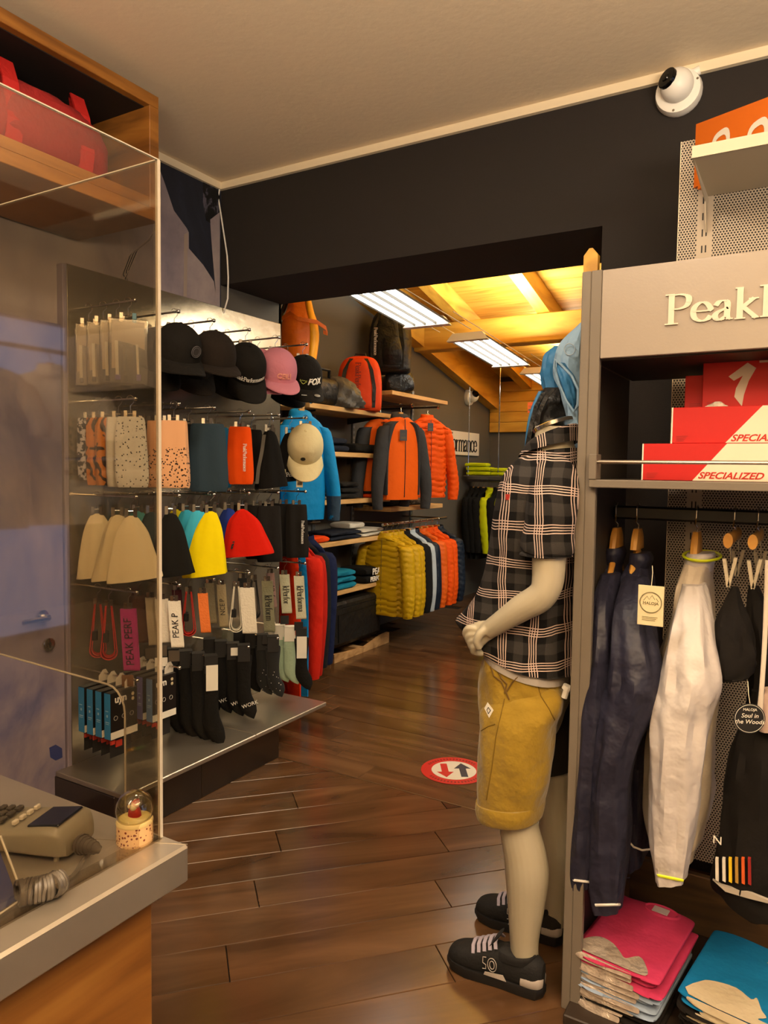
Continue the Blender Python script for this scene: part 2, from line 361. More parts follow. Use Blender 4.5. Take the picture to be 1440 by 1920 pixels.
fr = MB().box((.5, -1.6, -.012), (3.0, YH, -.001)).box((-2.75, -1.6, -.012), (.5, -.05, -.001))
for r in range(34):
    y0 = YH+.006+r*.169; e = [XW-.9+((r*571) % 83)/83*1.2+1.3*j for j in range(7)]
    for a, b in zip(e, e[1:]):
        q = [(max(a, XW), y0), (min(b-.0025, XB), y0), (min(b-.0025, XB), y0+.1665), (max(a, XW), y0+.1665)]
        if q[1][0]-q[0][0] > .05 and q[0][0] < -.4: plank(q, q[0], 0)
part('threshold_strip', MB().box((XL, YH-.004, -.012), (-.75, YH+.004, .0012)), mat('worn_metal_strip', '6b5236', .4, .6), fl)
# walls
struct('wall_back', MB().box((XL, YH, ZH), (2.2, YH2, 4.2)).box((-.75, YH, 0), (2.2, YH2, ZH)).box((XW-.1, YH2-.02, 0), (XL, YH2, 4.2)), M_dark)
struct('wall_left', MB().box((XL-.08, -1.6, 0), (XL, YH2, ZC)).box((XW-.1, YH2, 0), (XW, YB+.1, 4.2)), M_grey)
struct('wall_far', MB().box((XW, YB, 0), (XB, YB+.1, 3.2)), M_grey)
XR = 2.1
struct('wall_right', MB().box((XR, -1.6, 0), (XR+.1, .9, ZC)).box((XR, 2.8, 0), (XR+.1, YH, ZC)).box((XR, .9, 2.35), (XR+.1, 2.8, ZC)).box((XR, .9, 0), (XR+.1, 2.8, .5))
       .box((XB, YH2, 0), (XB+.1, 4.0, 4.2)).box((XB, 5.6, 0), (XB+.1, YB, 4.2)).box((XB, 4.0, 0), (XB+.1, 5.6, .8)).box((XB, 4.0, 2.1), (XB+.1, 5.6, 4.2)), M_grey)
struct('wall_front', MB().box((XL, -1.7, 0), (2.2, -1.6, ZC)), mat('cream_wall_paint', '9c8c74', .9))
struct('ceiling', MB().box((XL-.08, -1.6, ZC), (2.2, YH, ZC+.06)), M_ceil)
mday = mat('daylight', (.36, .52, 1.0), .5, emit=1.2)
for n_, x, y0, y1, z0, z1 in ((1, XR+.02, .9, 2.8, .5, 2.35), (2, XB+.03, 4.0, 5.6, .8, 2.1)):
    wd = struct('window_%d' % n_, MB().box((x+.03, y0, z0), (x+.04, y1, z1)), mday)
    part('window_frame', MB().box((x-.01, y0, z0), (x+.03, y0+.06, z1)).box((x-.01, y1-.06, z0), (x+.03, y1, z1)).box((x-.01, (y0+y1)/2-.03, z0), (x+.03, (y0+y1)/2+.03, z1)).box((x-.01, y0, z1-.06), (x+.03, y1, z1)).box((x-.01, y0, z0), (x+.03, y1, z0+.06)), M_cabd, wd)
# cornice trims
struct('trim_1', MB().box((XL, YH-.02, ZC-.035), (2.1, YH, ZC)), M_trim)
struct('trim_2', MB().box((XL, -1.6, ZC-.035), (XL+.02, YH-.02, ZC)), M_trim)
# sloping pine roof of the back room: boards, rafters, purlin
rf = struct('roof', MB().prism([(XW, YH2-.02, rc(YH2)+.43), (XW, YB+.1, rc(YB+.1)+.43), (XW, YB+.1, rc(YB)+.50), (XW, YH2-.02, rc(YH2)+.50)], (XB-XW+.1, 0, 0)), M_board)
for j in range(29):
    y0 = YH2+j*.185; y1 = y0+.179; part('ceiling_board', MB().prism([(XW, y0, rc(y0)+.41), (XW, y1, rc(y1)+.41), (XW, y1, rc(y1)+.43), (XW, y0, rc(y0)+.43)], (XB-XW, 0, 0)), M_board, rf, smooth=False)
for x in (-3.55, -3.12, -2.27, -1.42, -.57, .28, 1.13):
    b_ = 0 if x < -3.5 else .235; part('rafter', MB().prism([(x, YH2, rc(YH2)+b_), (x, YB, rc(YB)+b_), (x, YB, rc(YB)+.41), (x, YH2, rc(YH2)+.41)], (.12, 0, 0)), M_pinex, rf, smooth=False)
part('purlin', MB().box((XW, 6.58, 2.70), (XB, 6.76, 2.958), bev=.008), M_pine, rf, smooth=False)
for j in range(5): part('wall_plate', MB().box((XW+.01, YB-.05, 1.985+j*.125), (-1.0, YB-.001, 2.107+j*.125), bev=.004), M_pine, rf, smooth=False)
# ---- printed mural on the left wall and the door in it
def mural_mat(name, stops, scale, seed):
    m = mat(name, '8a8298', .75); nt, N, L, b = nodes(m)
    tc = N('ShaderNodeTexCoord'); mp = N('ShaderNodeMapping'); mp.inputs['Location'].default_value = seed; mp.inputs['Scale'].default_value = (1, 1, .6); n = N('ShaderNodeTexNoise'); n.inputs['Scale'].default_value = scale; n.inputs['Detail'].default_value = 9; n.inputs['Roughness'].default_value = .62; n.inputs['Distortion'].default_value = .6
    L(tc.outputs['Object'], mp.inputs[0]); L(mp.outputs[0], n.inputs[0]); r = N('ShaderNodeValToRGB'); e = r.color_ramp.elements
    e[0].position, e[0].color = stops[0][0], lin(stops[0][1]); e[1].position, e[1].color = stops[-1][0], lin(stops[-1][1])
    for p, c in stops[1:-1]: x = e.new(p); x.color = lin(c)
    L(n.outputs[0], r.inputs[0]); L(r.outputs[0], b.inputs['Base Color']); return m
M_mjack = mural_mat('mural_print_pale', [(.3, '6a6270'), (.45, '8b8086'), (.6, 'a69a98'), (.75, 'b8aba2')], 1.6, (0, 0, 3))
M_mnavy = mural_mat('mural_print_navy', [(.3, '15171f'), (.5, '1e2230'), (.7, '353a4e')], 2.2, (4, 0, 0))
M_mtree = mural_mat('mural_print_trees', [(.46, '08080c'), (.5, '14151c'), (.53, '4c4a58'), (.7, '6b6470')], 16, (2, 0, 0))
M_mdoor = mural_mat('mural_print_door', [(.28, '343a68'), (.42, '6c6888'), (.54, '8f8494'), (.66, 'a5969c'), (.78, 'b3a4a2')], 2.2, (1, 7, 2))
X0 = XL+.002
mu = thing('wall_mural', 'printed photo mural of a pale jacket and dark sky on the left wall', 'mural')
W = lambda px, py, x=X0: at('X', x, px, py)
def flat(name, pts, m, parent, x=X0, t=.002):
    return part(name, MB().prism([V((x, p.y, p.z)) for p in pts], (t, 0, 0)), m, parent, smooth=False)
flat('sky_print', [V((0, .9, 2.30)), V((0, YH-.002, 2.30)), V((0, YH-.002, ZC-.036)), V((0, .9, ZC-.036))], M_mnavy, mu)
flat('jacket_print', [V((0, 1.0, 2.31)), W(404, 585), W(404, 555), W(400, 528), W(380, 497), W(353, 466), W(353, 436), W(349, 428), W(325, 395), W(310, 350), W(300, 322), W(270, 300), V((0, 1.0, 2.94))], M_mjack, mu, X0+.002)
flat('lower_print', [V((0, .9, 2.085)), V((0, 1.955, 2.085)), V((0, 1.955, 2.318)), V((0, .9, 2.318))], M_mjack, mu, X0+.003)
flat('jacket_seam_print', [W(344, 440), W(351, 436), W(349, 556), W(343, 556)], mat('mural_seam', '98897f', .8), mu, X0+.004, .001)
mb = MB()
for j in range(7):
    pts = [W(288-3*j+j*4, 425), W(282-4*j+j*3, 450), W(258-j*3, 468+j*2), W(244-j*3, 500+j*3), W(238+j*4-12, 530+j*2), W(226+j*9, 548+j)]
    mb.tube([V((X0+.006, p.y, p.z)) for p in pts], .0022, 4, m=j % 2)
part('cord_print', mb, [mat('mural_cord', 'a89a92', .8), mat('mural_cord_dark', '26222c', .8)], mu)
flat('tree_print', [W(380, 338), W(412, 352), W(412, 448), W(400, 450), W(396, 420), W(386, 414), W(380, 380)], M_mtree, mu, X0+.002)
flat('rock_print', [W(393, 412), W(411, 398), W(411, 575), W(404, 575), W(403, 540), W(397, 470)], M_mjack, mu, X0+.003)
dr = struct('door_1', MB().box((XL, 1.06, .02), (XL+.035, 1.945, 2.08), bev=.003), M_mdoor)
part('door_frame', MB().box((XL, 1.948, 0), (XL+.045, 1.968, 2.33), bev=.002), mat('lilac_grey_frame', '8d8390', .5), dr)
X1 = XL+.035
p = at('X', X1+.05, 92, 1158); p2 = at('X', X1, 90, 1208)
hd = part('door_handle', MB().lathe([(.026, 0), (.026, .012), (.011, .014), (.011, .05), (.0001, .052)], 18, M=Matrix.Translation((X1, p.y, p.z)) @ Matrix.Rotation(PI/2, 4, 'Y')).box((X1+.038, p.y-.115, p.z-.014), (X1+.052, p.y+.014, p.z+.008), bev=.006), M_chrome, dr)
part('lock_plate', MB().lathe([(.027, 0), (.027, .01), (.02, .013), (.0001, .013)], 20, M=Matrix.Translation((X1, p2.y, p2.z)) @ Matrix.Rotation(PI/2, 4, 'Y')).box((X1+.013, p2.y-.003, p2.z-.014), (X1+.0145, p2.y+.003, p2.z+.002), 1).lathe([(.007, 0), (.007, .002), (.0001, .002)], 12, 1, M=Matrix.Translation((X1+.0125, p2.y, p2.z+.004)) @ Matrix.Rotation(PI/2, 4, 'Y')), [M_chrome, M_ink], dr)
part('door_mark', MB().prism([V((X1+.0006, q.y, q.z)) for q in (at('X', X1, *c) for c in ((92, 1402), (104, 1396), (116, 1403), (117, 1420), (104, 1426), (94, 1420)))], (.0008, 0, 0)), mat('blue_print', '35407c', .7), dr)
# ---- floor sticker with two arrows
c = at('Z', 0, 851, 1445)
st = thing('floor_sticker', 'round red and white floor sticker with two opposing arrows', 'sticker', (c.x, c.y, .0015), .55)
part('disc', MB().lathe([(.165, 0), (.165, .0008), (.0001, .0008)], 40), mat('sticker_red', 'b8201c', .35), st)
part('disc_centre', MB().lathe([(.112, .0008), (.112, .0013), (.0001, .0013)], 36), mat('sticker_white', 'cfc6b4', .35), st)
arrow = [(-.017, -.08), (.017, -.08), (.017, .02), (.042, .02), (0, .085), (-.042, .02), (-.017, .02)]
for sx, sg, cc in ((-.045, -1, 'b8201c'), (.045, 1, '2a2c3c')):
    part('arrow', MB().prism([V((sx+x*sg, y*sg, .0013)) for x, y in arrow], (0, 0, .0004)), mat('arrow_'+cc, cc, .4), st, smooth=False)
mb = MB()
for a in range(0, 360, 7):
    if 150 < a < 210 or a > 330 or a < 30: continue
    t = math.radians(a); mb.box((.132, -.004, .0008), (.146, .004, .0012), M=Matrix.Rotation(t, 4, 'Z'))
part('lettering', mb, mat('sticker_dark_red', '6a1410', .4), st)
# ---- cameras
def dome(name, label, loc, rz, s, tilt=0):
    t = thing(name, label, 'security camera', loc, rz)     # base flat on a wall, faces local -Y
    R_ = Matrix.Rotation(PI/2, 4, 'X')
    part('base', MB().lathe([(.062*s, 0), (.064*s, .012*s), (.06*s, .03*s), (.05*s, .033*s), (.0001, .034*s)], 28, M=R_), M_white, t)
    part('ball', MB().ico((0, -.048*s, 0.006*s), .045*s, n=22, k=12), M_white, t)
    D = Matrix.Translation((0, -.05*s, .006*s)) @ Matrix.Rotation(math.radians(-35), 4, 'Z') @ Matrix.Rotation(PI/2-tilt, 4, 'X')
    part('lens', MB().lathe([(.0285*s, .03*s), (.0285*s, .0405*s), (.026*s, .043*s), (.012*s, .044*s), (.01*s, .047*s), (.0001, .048*s)], 24, M=D), mat('lens_black', '070707', .12), t)
    mb = MB()
    for a in (20, 140, 260): mb.lathe([(.0035*s, 0), (.0035*s, .002*s), (.0001, .002*s)], 8, M=R_ @ Matrix.Translation((.055*s*math.cos(math.radians(a)), .055*s*math.sin(math.radians(a)), .031*s)))
    part('screw', mb, M_chrome, t); return t
c = at('Y', YH, 1274, 178)
dm = dome('dome_camera', 'white dome security camera at the top of the dark wall above the sign', (c.x, YH-.0005, c.z), 0, 1.28, .25)
a = at('Y', YH-.012, 1293, 140); b = at('Y', YH-.012, 1313, 131)
part('cable_gland', MB().tube([V(a)-V(c), V(b)-V(c)], .016, 12), M_white, dm)
dm2 = dome('dome_camera', 'small white security camera on the far grey wall under the rafters', (XW+.001, 7.93, 2.36), PI/2, 1.5, .5)
part('box', MB().box((-.07, -.05, .02), (.07, 0, .17), bev=.01), M_white, dm2)
# thin white cable down the corner
pts = [at('Y', YH-.02, *q) for q in ((412, 352), (409, 370), (414, 400), (420, 440), (426, 480), (428, 520), (427, 560), (420, 585), (408, 600), (400, 604))]
solo('hanging_cable', 'thin white cable dangling from the ceiling corner beside the mural', 'cable', MB().tube([(p.x+.0, min(p.y, YH-.012), p.z) for p in pts], .004, 6), M_white)
# fluorescent fixtures hung on two wires
M_tube = mat('lamp_tube_light', (1, .93, .8), .5, emit=14)
def lamp(y0, x, z, label):
    t = thing('ceiling_lamp', label, 'lamp', (x, y0, z), group='hanging strip lamps'); del t['group']
    L_ = 1.0; R_ = Matrix.Rotation(-.085, 4, 'X')
    pts = [(-.17, .015), (-.12, .045), (.12, .045), (.17, .015), (.17, .0), (.12, .03), (-.12, .03), (-.17, .0)]
    part('reflector', MB().prism([V((x_, 0, z_)) for x_, z_ in pts], (0, L_, 0), M=R_), mat('lamp_reflector', '55514a', .5), t)
    for k in range(3): part('divider', MB().box((-.0865+k*.083, .03, -.008), (-.0805+k*.083, L_-.03, .03), M=R_), mat('lamp_divider', '4a463e', .5), t, smooth=False)
    part('end_cap', MB().prism([V((x_, -.012, z_)) for x_, z_ in ((-.18, -.012), (.18, -.012), (.13, .05), (-.13, .05))], (0, .05, 0), M=R_), M_white, t)
    part('end_cap', MB().prism([V((x_, L_-.035, z_)) for x_, z_ in ((-.18, -.012), (.18, -.012), (.13, .05), (-.13, .05))], (0, .05, 0), M=R_), M_white, t)
    for k in range(4): part('tube', MB().tube([R_ @ V((-.125+k*.083, .04, .008)), R_ @ V((-.125+k*.083, L_-.04, .008))], .019, 10), M_tube, t)
    for sx in (-.13, .13): part('wire', MB().tube([(sx, -.55, .10), (sx, L_+.45, -.045)], .0035, 5), M_trim, t)
    return t
lamp(3.62, -2.38, 2.60, 'nearest hanging fluorescent strip lamp, just past the dark header')
lamp(5.45, -2.45, 2.56, 'middle hanging fluorescent strip lamp under the pine ceiling')
lamp(7.3, -2.5, 2.52, 'farthest hanging fluorescent strip lamp, half hidden by the blue jacket')
lamp(3.7, -.35, 2.98, 'hanging strip lamp just inside the right half of the back room'); lamp(5.3, -.35, 2.88, 'hanging strip lamp deeper in the right half of the back room')
# ================= LEFT DISPLAY UNIT =================
XP = -2.70
M_panel = mat('satin_steel_panel', 'b0a48e', .2, .75, bump=.03, bscale=8, vary=.1, vscale=2)
un = thing('wall_display_unit', 'long steel wall display panel with a low steel shelf, left of the opening', 'display unit', (XP, 1.97, 0))
part('back_panel', MB().box((-.035, 0, .19), (0, 1.41, 2.335), bev=.003), M_panel, un)
for y0, y1 in ((0, .70), (.703, 1.29)):
    part('shelf', MB().box((.0, y0-.08 if y0 == 0 else y0, .19), (.43, y1, .212), bev=.003), M_steel, un)
for y0, y1 in ((-.08, .40), (.403, .954)):
    part('plinth_box', MB().box((-.02, y0, 0.001), (.367, y1, .188), bev=.002), mat('plinth_steel', '6a6054', .28, 1, bump=.04, bscale=20), un)
YR = [2.03, 2.262, 2.475, 2.715, 2.94, 3.172]
def rod(y, z, n='hook_rail', L_=.34, x=XP):
    part(n, MB().tube([V((0, y-1.97, z)), V((L_, y-1.97, z))], .0045, 8).ico((L_, y-1.97, z), .009), M_chrome, un)
for z, ys in ((2.16, YR), (1.77, YR), (1.375, YR), (.985, YR), (.62, YR)):
    for y in ys: rod(y, z)
# ================= COUNTER =================
CX, CY, CZ = -.763, .750, .95
M_ctop = mat('worn_steel_top', 'b3aa9c', .32, .8, bump=.04, bscale=12, vary=.14, vscale=5)
ct = thing('sales_counter', 'steel topped sales counter with oak front in the lower left corner', 'counter', (CX, CY, 0))
part('top', MB().box((-1.75, -1.2, CZ-.056), (0, 0, CZ), bev=.004), M_ctop, ct)
part('seam', MB().box((-.0, -.0006, 0), (.42, .0006, .0006), M=Matrix.Translation((-.002, -.002, CZ)) @ Matrix.Rotation(PI+.45, 4, 'Z')), M_steel, ct)
part('front_panel', MB().box((-.075, -1.2, .0), (-.045, -.03, CZ-.056), bev=.002), wood('counter_oak', '4c2c0e', '7d4f1e', '96672c', .45, (6, 1.0, 7), knots=3.4), ct)
part('end_panel', MB().box((-1.7, -.06, .0), (-.076, -.03, CZ-.056), bev=.002), M_oak, ct)
# acrylic sneeze guard standing on the counter
AX, AY, AT = -.811, .743, 1.929
sg = thing('acrylic_screen', 'clear acrylic sneeze screen standing on the steel counter', 'screen', (AX, AY, CZ+.0005))
h = AT-CZ
part('side_pane', MB().box((-.004, -1.1, 0), (0, -.0045, h)), M_acr, sg, smooth=False)
cut = [(0, 0), (0, h), (-.95, h), (-.95, .235), (-.118, .212)]
cc = (-.118, .172)
cut += [(cc[0]+.04*math.sin(a), cc[1]+.04*math.cos(a)) for a in (PI/10, PI/5, PI*.3, PI*.4, PI/2)]+[(-.078, 0)]
part('back_pane', MB().prism([V((x, -.004, z)) for x, z in cut], (0, .004, 0)), M_acr, sg, smooth=False)
ed = MB()
for a, b in (((-.004, -1.1, h), (0, -.004, h+.0016)), ((-.95, -.004, h), (0, 0, h+.0016)), ((-.0045, -.0045, 0), (.0005, .0005, h))): ed.box(a, b)
part('polished_edge', ed, M_edge, sg, smooth=False)
e2 = MB().tube([V((x, -.002, z)) for x, z in cut[3:]], .0016, 5); part('cutout_edge', e2, M_edge, sg)
part('foot_strip', MB().box((-.02, -1.1, .0003), (.004, -.005, .003)), M_acr, sg, smooth=False)
# ================= OAK WALL CABINET WITH RED BAGS =================
cx, cy = -2.22, 2.03
wc = thing('oak_wall_cabinet', 'oak wall cabinet under the ceiling at upper left', 'cabinet', (cx, cy, 2.44))
D_, H_, L_ = -.48, .47, 2.4
part('top_board', MB().box((D_, -L_, H_-.045), (0, 0, H_), bev=.002), M_oak, wc)
part('bottom_board', MB().box((D_, -L_, 0), (0, 0, .045), bev=.002), M_oak, wc)
part('end_board', MB().box((D_, -.045, .0455), (0, 0, H_-.0455), bev=.002), M_oak, wc)
part('end_board', MB().box((D_, -L_, .0455), (0, -L_+.045, H_-.0455), bev=.002), M_oak, wc)
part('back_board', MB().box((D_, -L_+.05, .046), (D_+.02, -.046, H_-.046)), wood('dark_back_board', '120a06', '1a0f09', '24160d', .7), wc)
part('dark_top_sheet', MB().box((D_+.021, -L_+.046, H_-.0485), (-.03, -.046, H_-.0455)), mat('dark_sheet', '1a0f09', .7), wc)  # dark sheet added under the top board to darken the interior
part('front_rail', MB().box((-.03, -L_+.046, .0455), (-.002, -.046, .085), bev=.002), M_oak, wc)
M_red = mat('red_bag_nylon', '86130f', .8, bump=.5, bscale=9, vary=.15, vscale=5); M_redb = mat('bright_red_strap', 'a5150f', .7, bump=.2, bscale=60)
for j, (yc, ww, lb) in enumerate(((1.62, .52, 'red canvas duffel bag nearest the end of the oak cabinet'), (1.10, .46, 'red canvas duffel bag left of the other one in the oak cabinet'))):
    b = thing('duffel_bag', lb, 'bag', (cx-.22, yc, 2.4855), group='red bags in the oak cabinet')
    rg = [((0, y, z), (.01+r, 0, 0), (0, 0, q)) for y, r, z, q in ((-ww/2, .05, .12, .05), (-ww/2+.03, .15, .13, .12), (-ww/4, .18, .15, .145), (0, .185, .155, .15), (ww/4, .18, .148, .142), (ww/2-.04, .15, .125, .12), (ww/2, .06, .11, .06))]
    part('body', MB().loft(rg, 28, 4, pw=.8, fold=lambda th, t, l: 1+.03*math.sin(5*th+9*t)+.02*math.sin(11*th+4*l*9)), M_red, b)
    for yo in (-ww*.3, ww*.22):
        pth = [(.17, yo, .02), (.19, yo, .12), (.165, yo, .25), (.12, yo+.01, .33), (.06, yo+.05, .345), (.02, yo+.09, .31), (-.02, yo+.1, .29)]
        mb = MB(); P = [V(p) for p in pth]
        for a_, b_ in zip(P, P[1:]):
            mb.quad(a_+V((0, -.028, 0)), b_+V((0, -.028, 0)), b_+V((0, .028, 0)), a_+V((0, .028, 0)))
            mb.quad(a_+V((-.005, -.028, 0)), b_+V((-.005, -.028, 0)), b_+V((-.005, .028, 0)), a_+V((-.005, .028, 0)))
        part('strap', mb, M_redb, b)
# ================= THINGS ON THE COUNTER =================
g = at('Z', CZ, 270, 1597); g = thing('snow_globe', 'small snow globe with red figure and patterned base by the acrylic screen', 'snow globe', (-.838, .715, CZ))
m = mat('globe_base_print', 'd8a27a', .5); nt, N, Lk, b_ = nodes(m)
tc = N('ShaderNodeTexCoord'); vo = N('ShaderNodeTexVoronoi'); vo.inputs['Scale'].default_value = 190; r = N('ShaderNodeValToRGB'); r.color_ramp.interpolation = 'CONSTANT'
r.color_ramp.elements[0].color = lin('7a2a18'); r.color_ramp.elements[1].position = .33; r.color_ramp.elements[1].color = lin('e9c79b'); Lk(tc.outputs['Object'], vo.inputs[0]); Lk(vo.outputs[0], r.inputs[0]); Lk(r.outputs[0], b_.inputs['Base Color'])
part('base', MB().lathe([(.0258, 0), (.0262, .002), (.0256, .028), (.0245, .031), (.0001, .031)], 32), m, g)
part('rim', MB().lathe([(.0260, .0285), (.0264, .031), (.0250, .034), (.022, .035)], 32), mat('globe_rim', 'e9d9a0', .5), g)
part('snow', MB().lathe([(.0215, .032), (.021, .036), (.012, .0385), (.0001, .039)], 24), mat('globe_snow', 'ece6b8', .8), g)
part('globe_glass', MB().lathe([(.0225, .032), (.0255, .038), (.0268, .048), (.0255, .058), (.0205, .067), (.012, .073), (.004, .0748), (.0001, .075)], 32), glassy('globe_glass', 'ece6cc', .04, 3.0), g)
part('figure_coat', MB().loft([((0, 0, .037), (.011, 0, 0), (0, .009, 0)), ((0, 0, .045), (.010, 0, 0), (0, .008, 0)), ((0, 0, .051), (.006, 0, 0), (0, .006, 0))], 12), mat('figure_red', 'b8140c', .5), g)
part('figure_head', MB().ico((.002, -.001, .0555), .0062), mat('figure_skin', 'd8987a', .6), g)
part('figure_beard', MB().ico((.002, -.004, .0525), .0052).ico((-.009, -.002, .050), .003).ico((.002, 0, .061), .0028), M_white, g)
part('figure_hat', MB().loft([((.002, 0, .058), (.0062, 0, 0), (0, .006, 0)), ((.005, 0, .063), (.0035, 0, 0), (0, .0035, 0)), ((.009, 0, .064), (.0012, 0, 0), (0, .0012, 0))], 10), mat('figure_red', 'b8140c', .5), g)
# card terminal
c1_ = at('Z', CZ+.004, 114, 1616); c0_ = at('Z', CZ+.004, 0, 1602); dx_ = (c1_-c0_).normalized(); pr_ = V((-dx_.y, dx_.x, 0)); ctr = c1_-dx_*.098+pr_*.043
tt = thing('card_terminal', 'grey card payment terminal with coloured keys on the steel counter', 'payment terminal', (ctr.x, ctr.y, CZ+.004), math.atan2(dx_.y, dx_.x))
M_term = mat('terminal_grey', '77705f', .4, bump=.03, bscale=300)
# local: long axis X (keys end at -X, screen end +X), y across
prof = [(-.105, .0), (-.105, .017), (-.09, .024), (.0, .030), (.075, .040), (.09, .036), (.098, .018), (.098, .0)]
mb = MB(); mb.loft([((x, 0, zt/2), (0, wy, 0), (0, 0, zt/2)) for x, zt, wy in ((-.105, .018, .036), (-.1, .024, .041), (-.05, .028, .042), (.02, .034, .043), (.07, .041, .044), (.09, .038, .042), (.1, .024, .034))], 32, 3, pw=.35)
part('housing', mb, M_term, tt)
sl = math.atan2(.0085, .09)
T = Matrix.Translation((.056, 0, .0395)) @ Matrix.Rotation(-.12, 4, 'Y')
part('screen', MB().box((-.020, -.030, -.002), (.030, .030, .0016), bev=.0015, M=T), mat('lcd_dark', '10151f', .15), tt)
T2 = lambda x, y: Matrix.Translation((x, y, .0305+(x+.1)*.078)) @ Matrix.Rotation(-.075, 4, 'Y')
for r_ in range(4):
    for c_ in range(3):
        part('key', MB().box((-.0045, -.0065, -.004), (.0045, .0065, .0022), bev=.0015, M=T2(-.052+r_*.0135, -.018+c_*.018)), mat('key_dark', '3b352c', .5), tt)
for c_, cc in enumerate(('c0301c', 'd8a020', '3f8a3a')):
    part('key', MB().box((-.0055, -.0075, -.004), (.0055, .0075, .0024), bev=.0018, M=T2(-.070, .018-c_*.018)), mat('key_'+cc, cc, .45), tt)
for c_ in range(4): part('key', MB().box((-.003, -.005, -.004), (.003, .005, .002), bev=.001, M=T2(.014, -.024+c_*.016)), mat('key_light', 'b8b0a0', .5), tt)
part('foot', MB().lathe([(.004, -.004), (.0035, .004)], 10, M=Matrix.Translation((.085, -.034, 0))).lathe([(.004, -.004), (.0035, .004)], 10, M=Matrix.Translation((.085, .034, 0))), M_term, tt)
# coiled cord
M_cord = mat('cord_grey', '4e473e', .4)
P0 = at('Z', CZ+.018, 150, 1582); P1 = at('Z', CZ+.02, 178, 1590)
pts = [P0, P1, at('Z', CZ+.016, 188, 1594)]
cd_ = thing('coiled_cord', 'coiled grey cord plugged into the card terminal', 'cable', (0, 0, 0))
mb = MB().tube([P0, P0.lerp(P1, .4), P1, V(pts[2])], [.013, .012, .008, .005], 12)
for j in range(5): q = P0.lerp(P1, .1+j*.2); mb.tube([q, q+(P1-P0).normalized()*.003], .0145-.0014*j, 12)
part('strain_relief', mb, M_cord, cd_)
lead = [at('Z', CZ+z, x, y) for x, y, z in ((184, 1594, .014), (170, 1598, .008), (156, 1612, .005), (146, 1630, .004), (134, 1644, .004), (122, 1650, .005))]
part('lead', MB().tube(lead, .003, 8), M_cord, cd_)
ax_ = [at('Z', CZ+.017, x, y) for x, y in ((112, 1652), (98, 1661), (82, 1666), (64, 1670), (46, 1672), (34, 1676))]
co = []; n_t = 13
def along(P, t):
    s_ = t*(len(P)-1); i = min(int(s_), len(P)-2); return P[i].lerp(P[i+1], s_-i), (P[i+1]-P[i]).normalized()
for j in range(n_t*12+1):
    t = j/(n_t*12); c_, d_ = along(ax_, t); s_ = V((0, 0, 1)).cross(d_).normalized(); a_ = 2*PI*j/12
    co.append(c_+(V((0, 0, 1))*math.cos(a_)+s_*math.sin(a_))*.0135)
part('coil', MB().tube(co, .0032, 6), M_cord, cd_)
# blue sign in an acrylic holder, at the left edge
q = [at('Z', CZ+.002, *a) for a in ((45, 1688), (-40, 1745))]
bs = thing('counter_sign', 'blue and white sign in a clear acrylic holder at the left picture edge', 'sign', (q[0].x, q[0].y, CZ+.001))
d = (q[1]-q[0]).normalized(); pr = V((-d.y, d.x, 0)); 
if pr.y < 0: pr = -pr
lean = pr*.05
hh = .15
q1 = at('Y', q[0].y+.015, 0, 1570)
a0 = V((0, 0, .004)); b0 = d*.16+V((0, 0, .004)); tv = (at('Y', q[0].y+.03, 1, 1572)-q[0])
part('holder', MB().prism([a0, b0, b0+tv, a0+tv], pr*.003), M_acr, bs, smooth=False)
part('holder_edge', MB().tube([a0, a0+tv], .0018, 5).tube([a0, b0], .0018, 5), M_edge, bs)
e_ = pr*-.001
bl = mat('sign_blue', '17308c', .4)
f0 = lambda u_, v_: a0+d*.16*u_+tv*v_+e_
part('card', MB().prism([f0(.05, .03), f0(.97, .03), f0(.97, .95), f0(.05, .95)], pr*.0006), bl, bs, smooth=False)
part('white_field', MB().prism([f0(.30, .42)+e_*.3, f0(.9, .42)+e_*.3, f0(.9, .9)+e_*.3, f0(.22, .9)+e_*.3, f0(.2, .5)+e_*.3], pr*.0004), M_paper, bs, smooth=False)
me = text_mesh('PLEASE', .03, .0003); me.materials.clear(); me.materials.append(M_winfo)
for v_ in me.vertices:
    co_ = v_.co.copy(); v_.co = f0(.52, .22)+(-d)*co_.x+tv.normalized()*co_.y+e_*.5+pr*-.0004*(1 if co_.z > 0 else 0)
link('lettering', me, bs)
# ================= WHAT HANGS ON THE LEFT DISPLAY =================
def ribbon(mb, path, wv, th=.002, m=0):
    P = [V(p) for p in path]; wv = V(wv)/2; i0 = len(mb.v)
    for j, p in enumerate(P):
        t = (P[min(j+1, len(P)-1)]-P[max(j-1, 0)]).normalized(); n = t.cross(wv).normalized()*th/2
        mb.v += [p-wv-n, p+wv-n, p+wv+n, p-wv+n]
    for j in range(len(P)-1):
        a = i0+j*4
        for q in range(4): mb.f.append((a+q, a+(q+1) % 4, a+4+(q+1) % 4, a+4+q)); mb.m.append(m)
    mb.f.append((i0, i0+3, i0+2, i0+1)); mb.f.append((i0+len(P)*4-4, i0+len(P)*4-3, i0+len(P)*4-2, i0+len(P)*4-1)); mb.m += [m, m]
    return mb
arc = lambda c, r, a0, a1, n=8, pl='xz': [(c[0]+r*math.cos(a0+(a1-a0)*j/n), c[1], c[2]+r*math.sin(a0+(a1-a0)*j/n)) if pl == 'xz' else (c[0], c[1]+r*math.cos(a0+(a1-a0)*j/n), c[2]+r*math.sin(a0+(a1-a0)*j/n)) for j in range(n+1)]
M_clipb = mat('brown_clip', '3b3026', .4); M_clips = mat('steel_clip', 'b4aea2', .25, 1)
_hm = {}
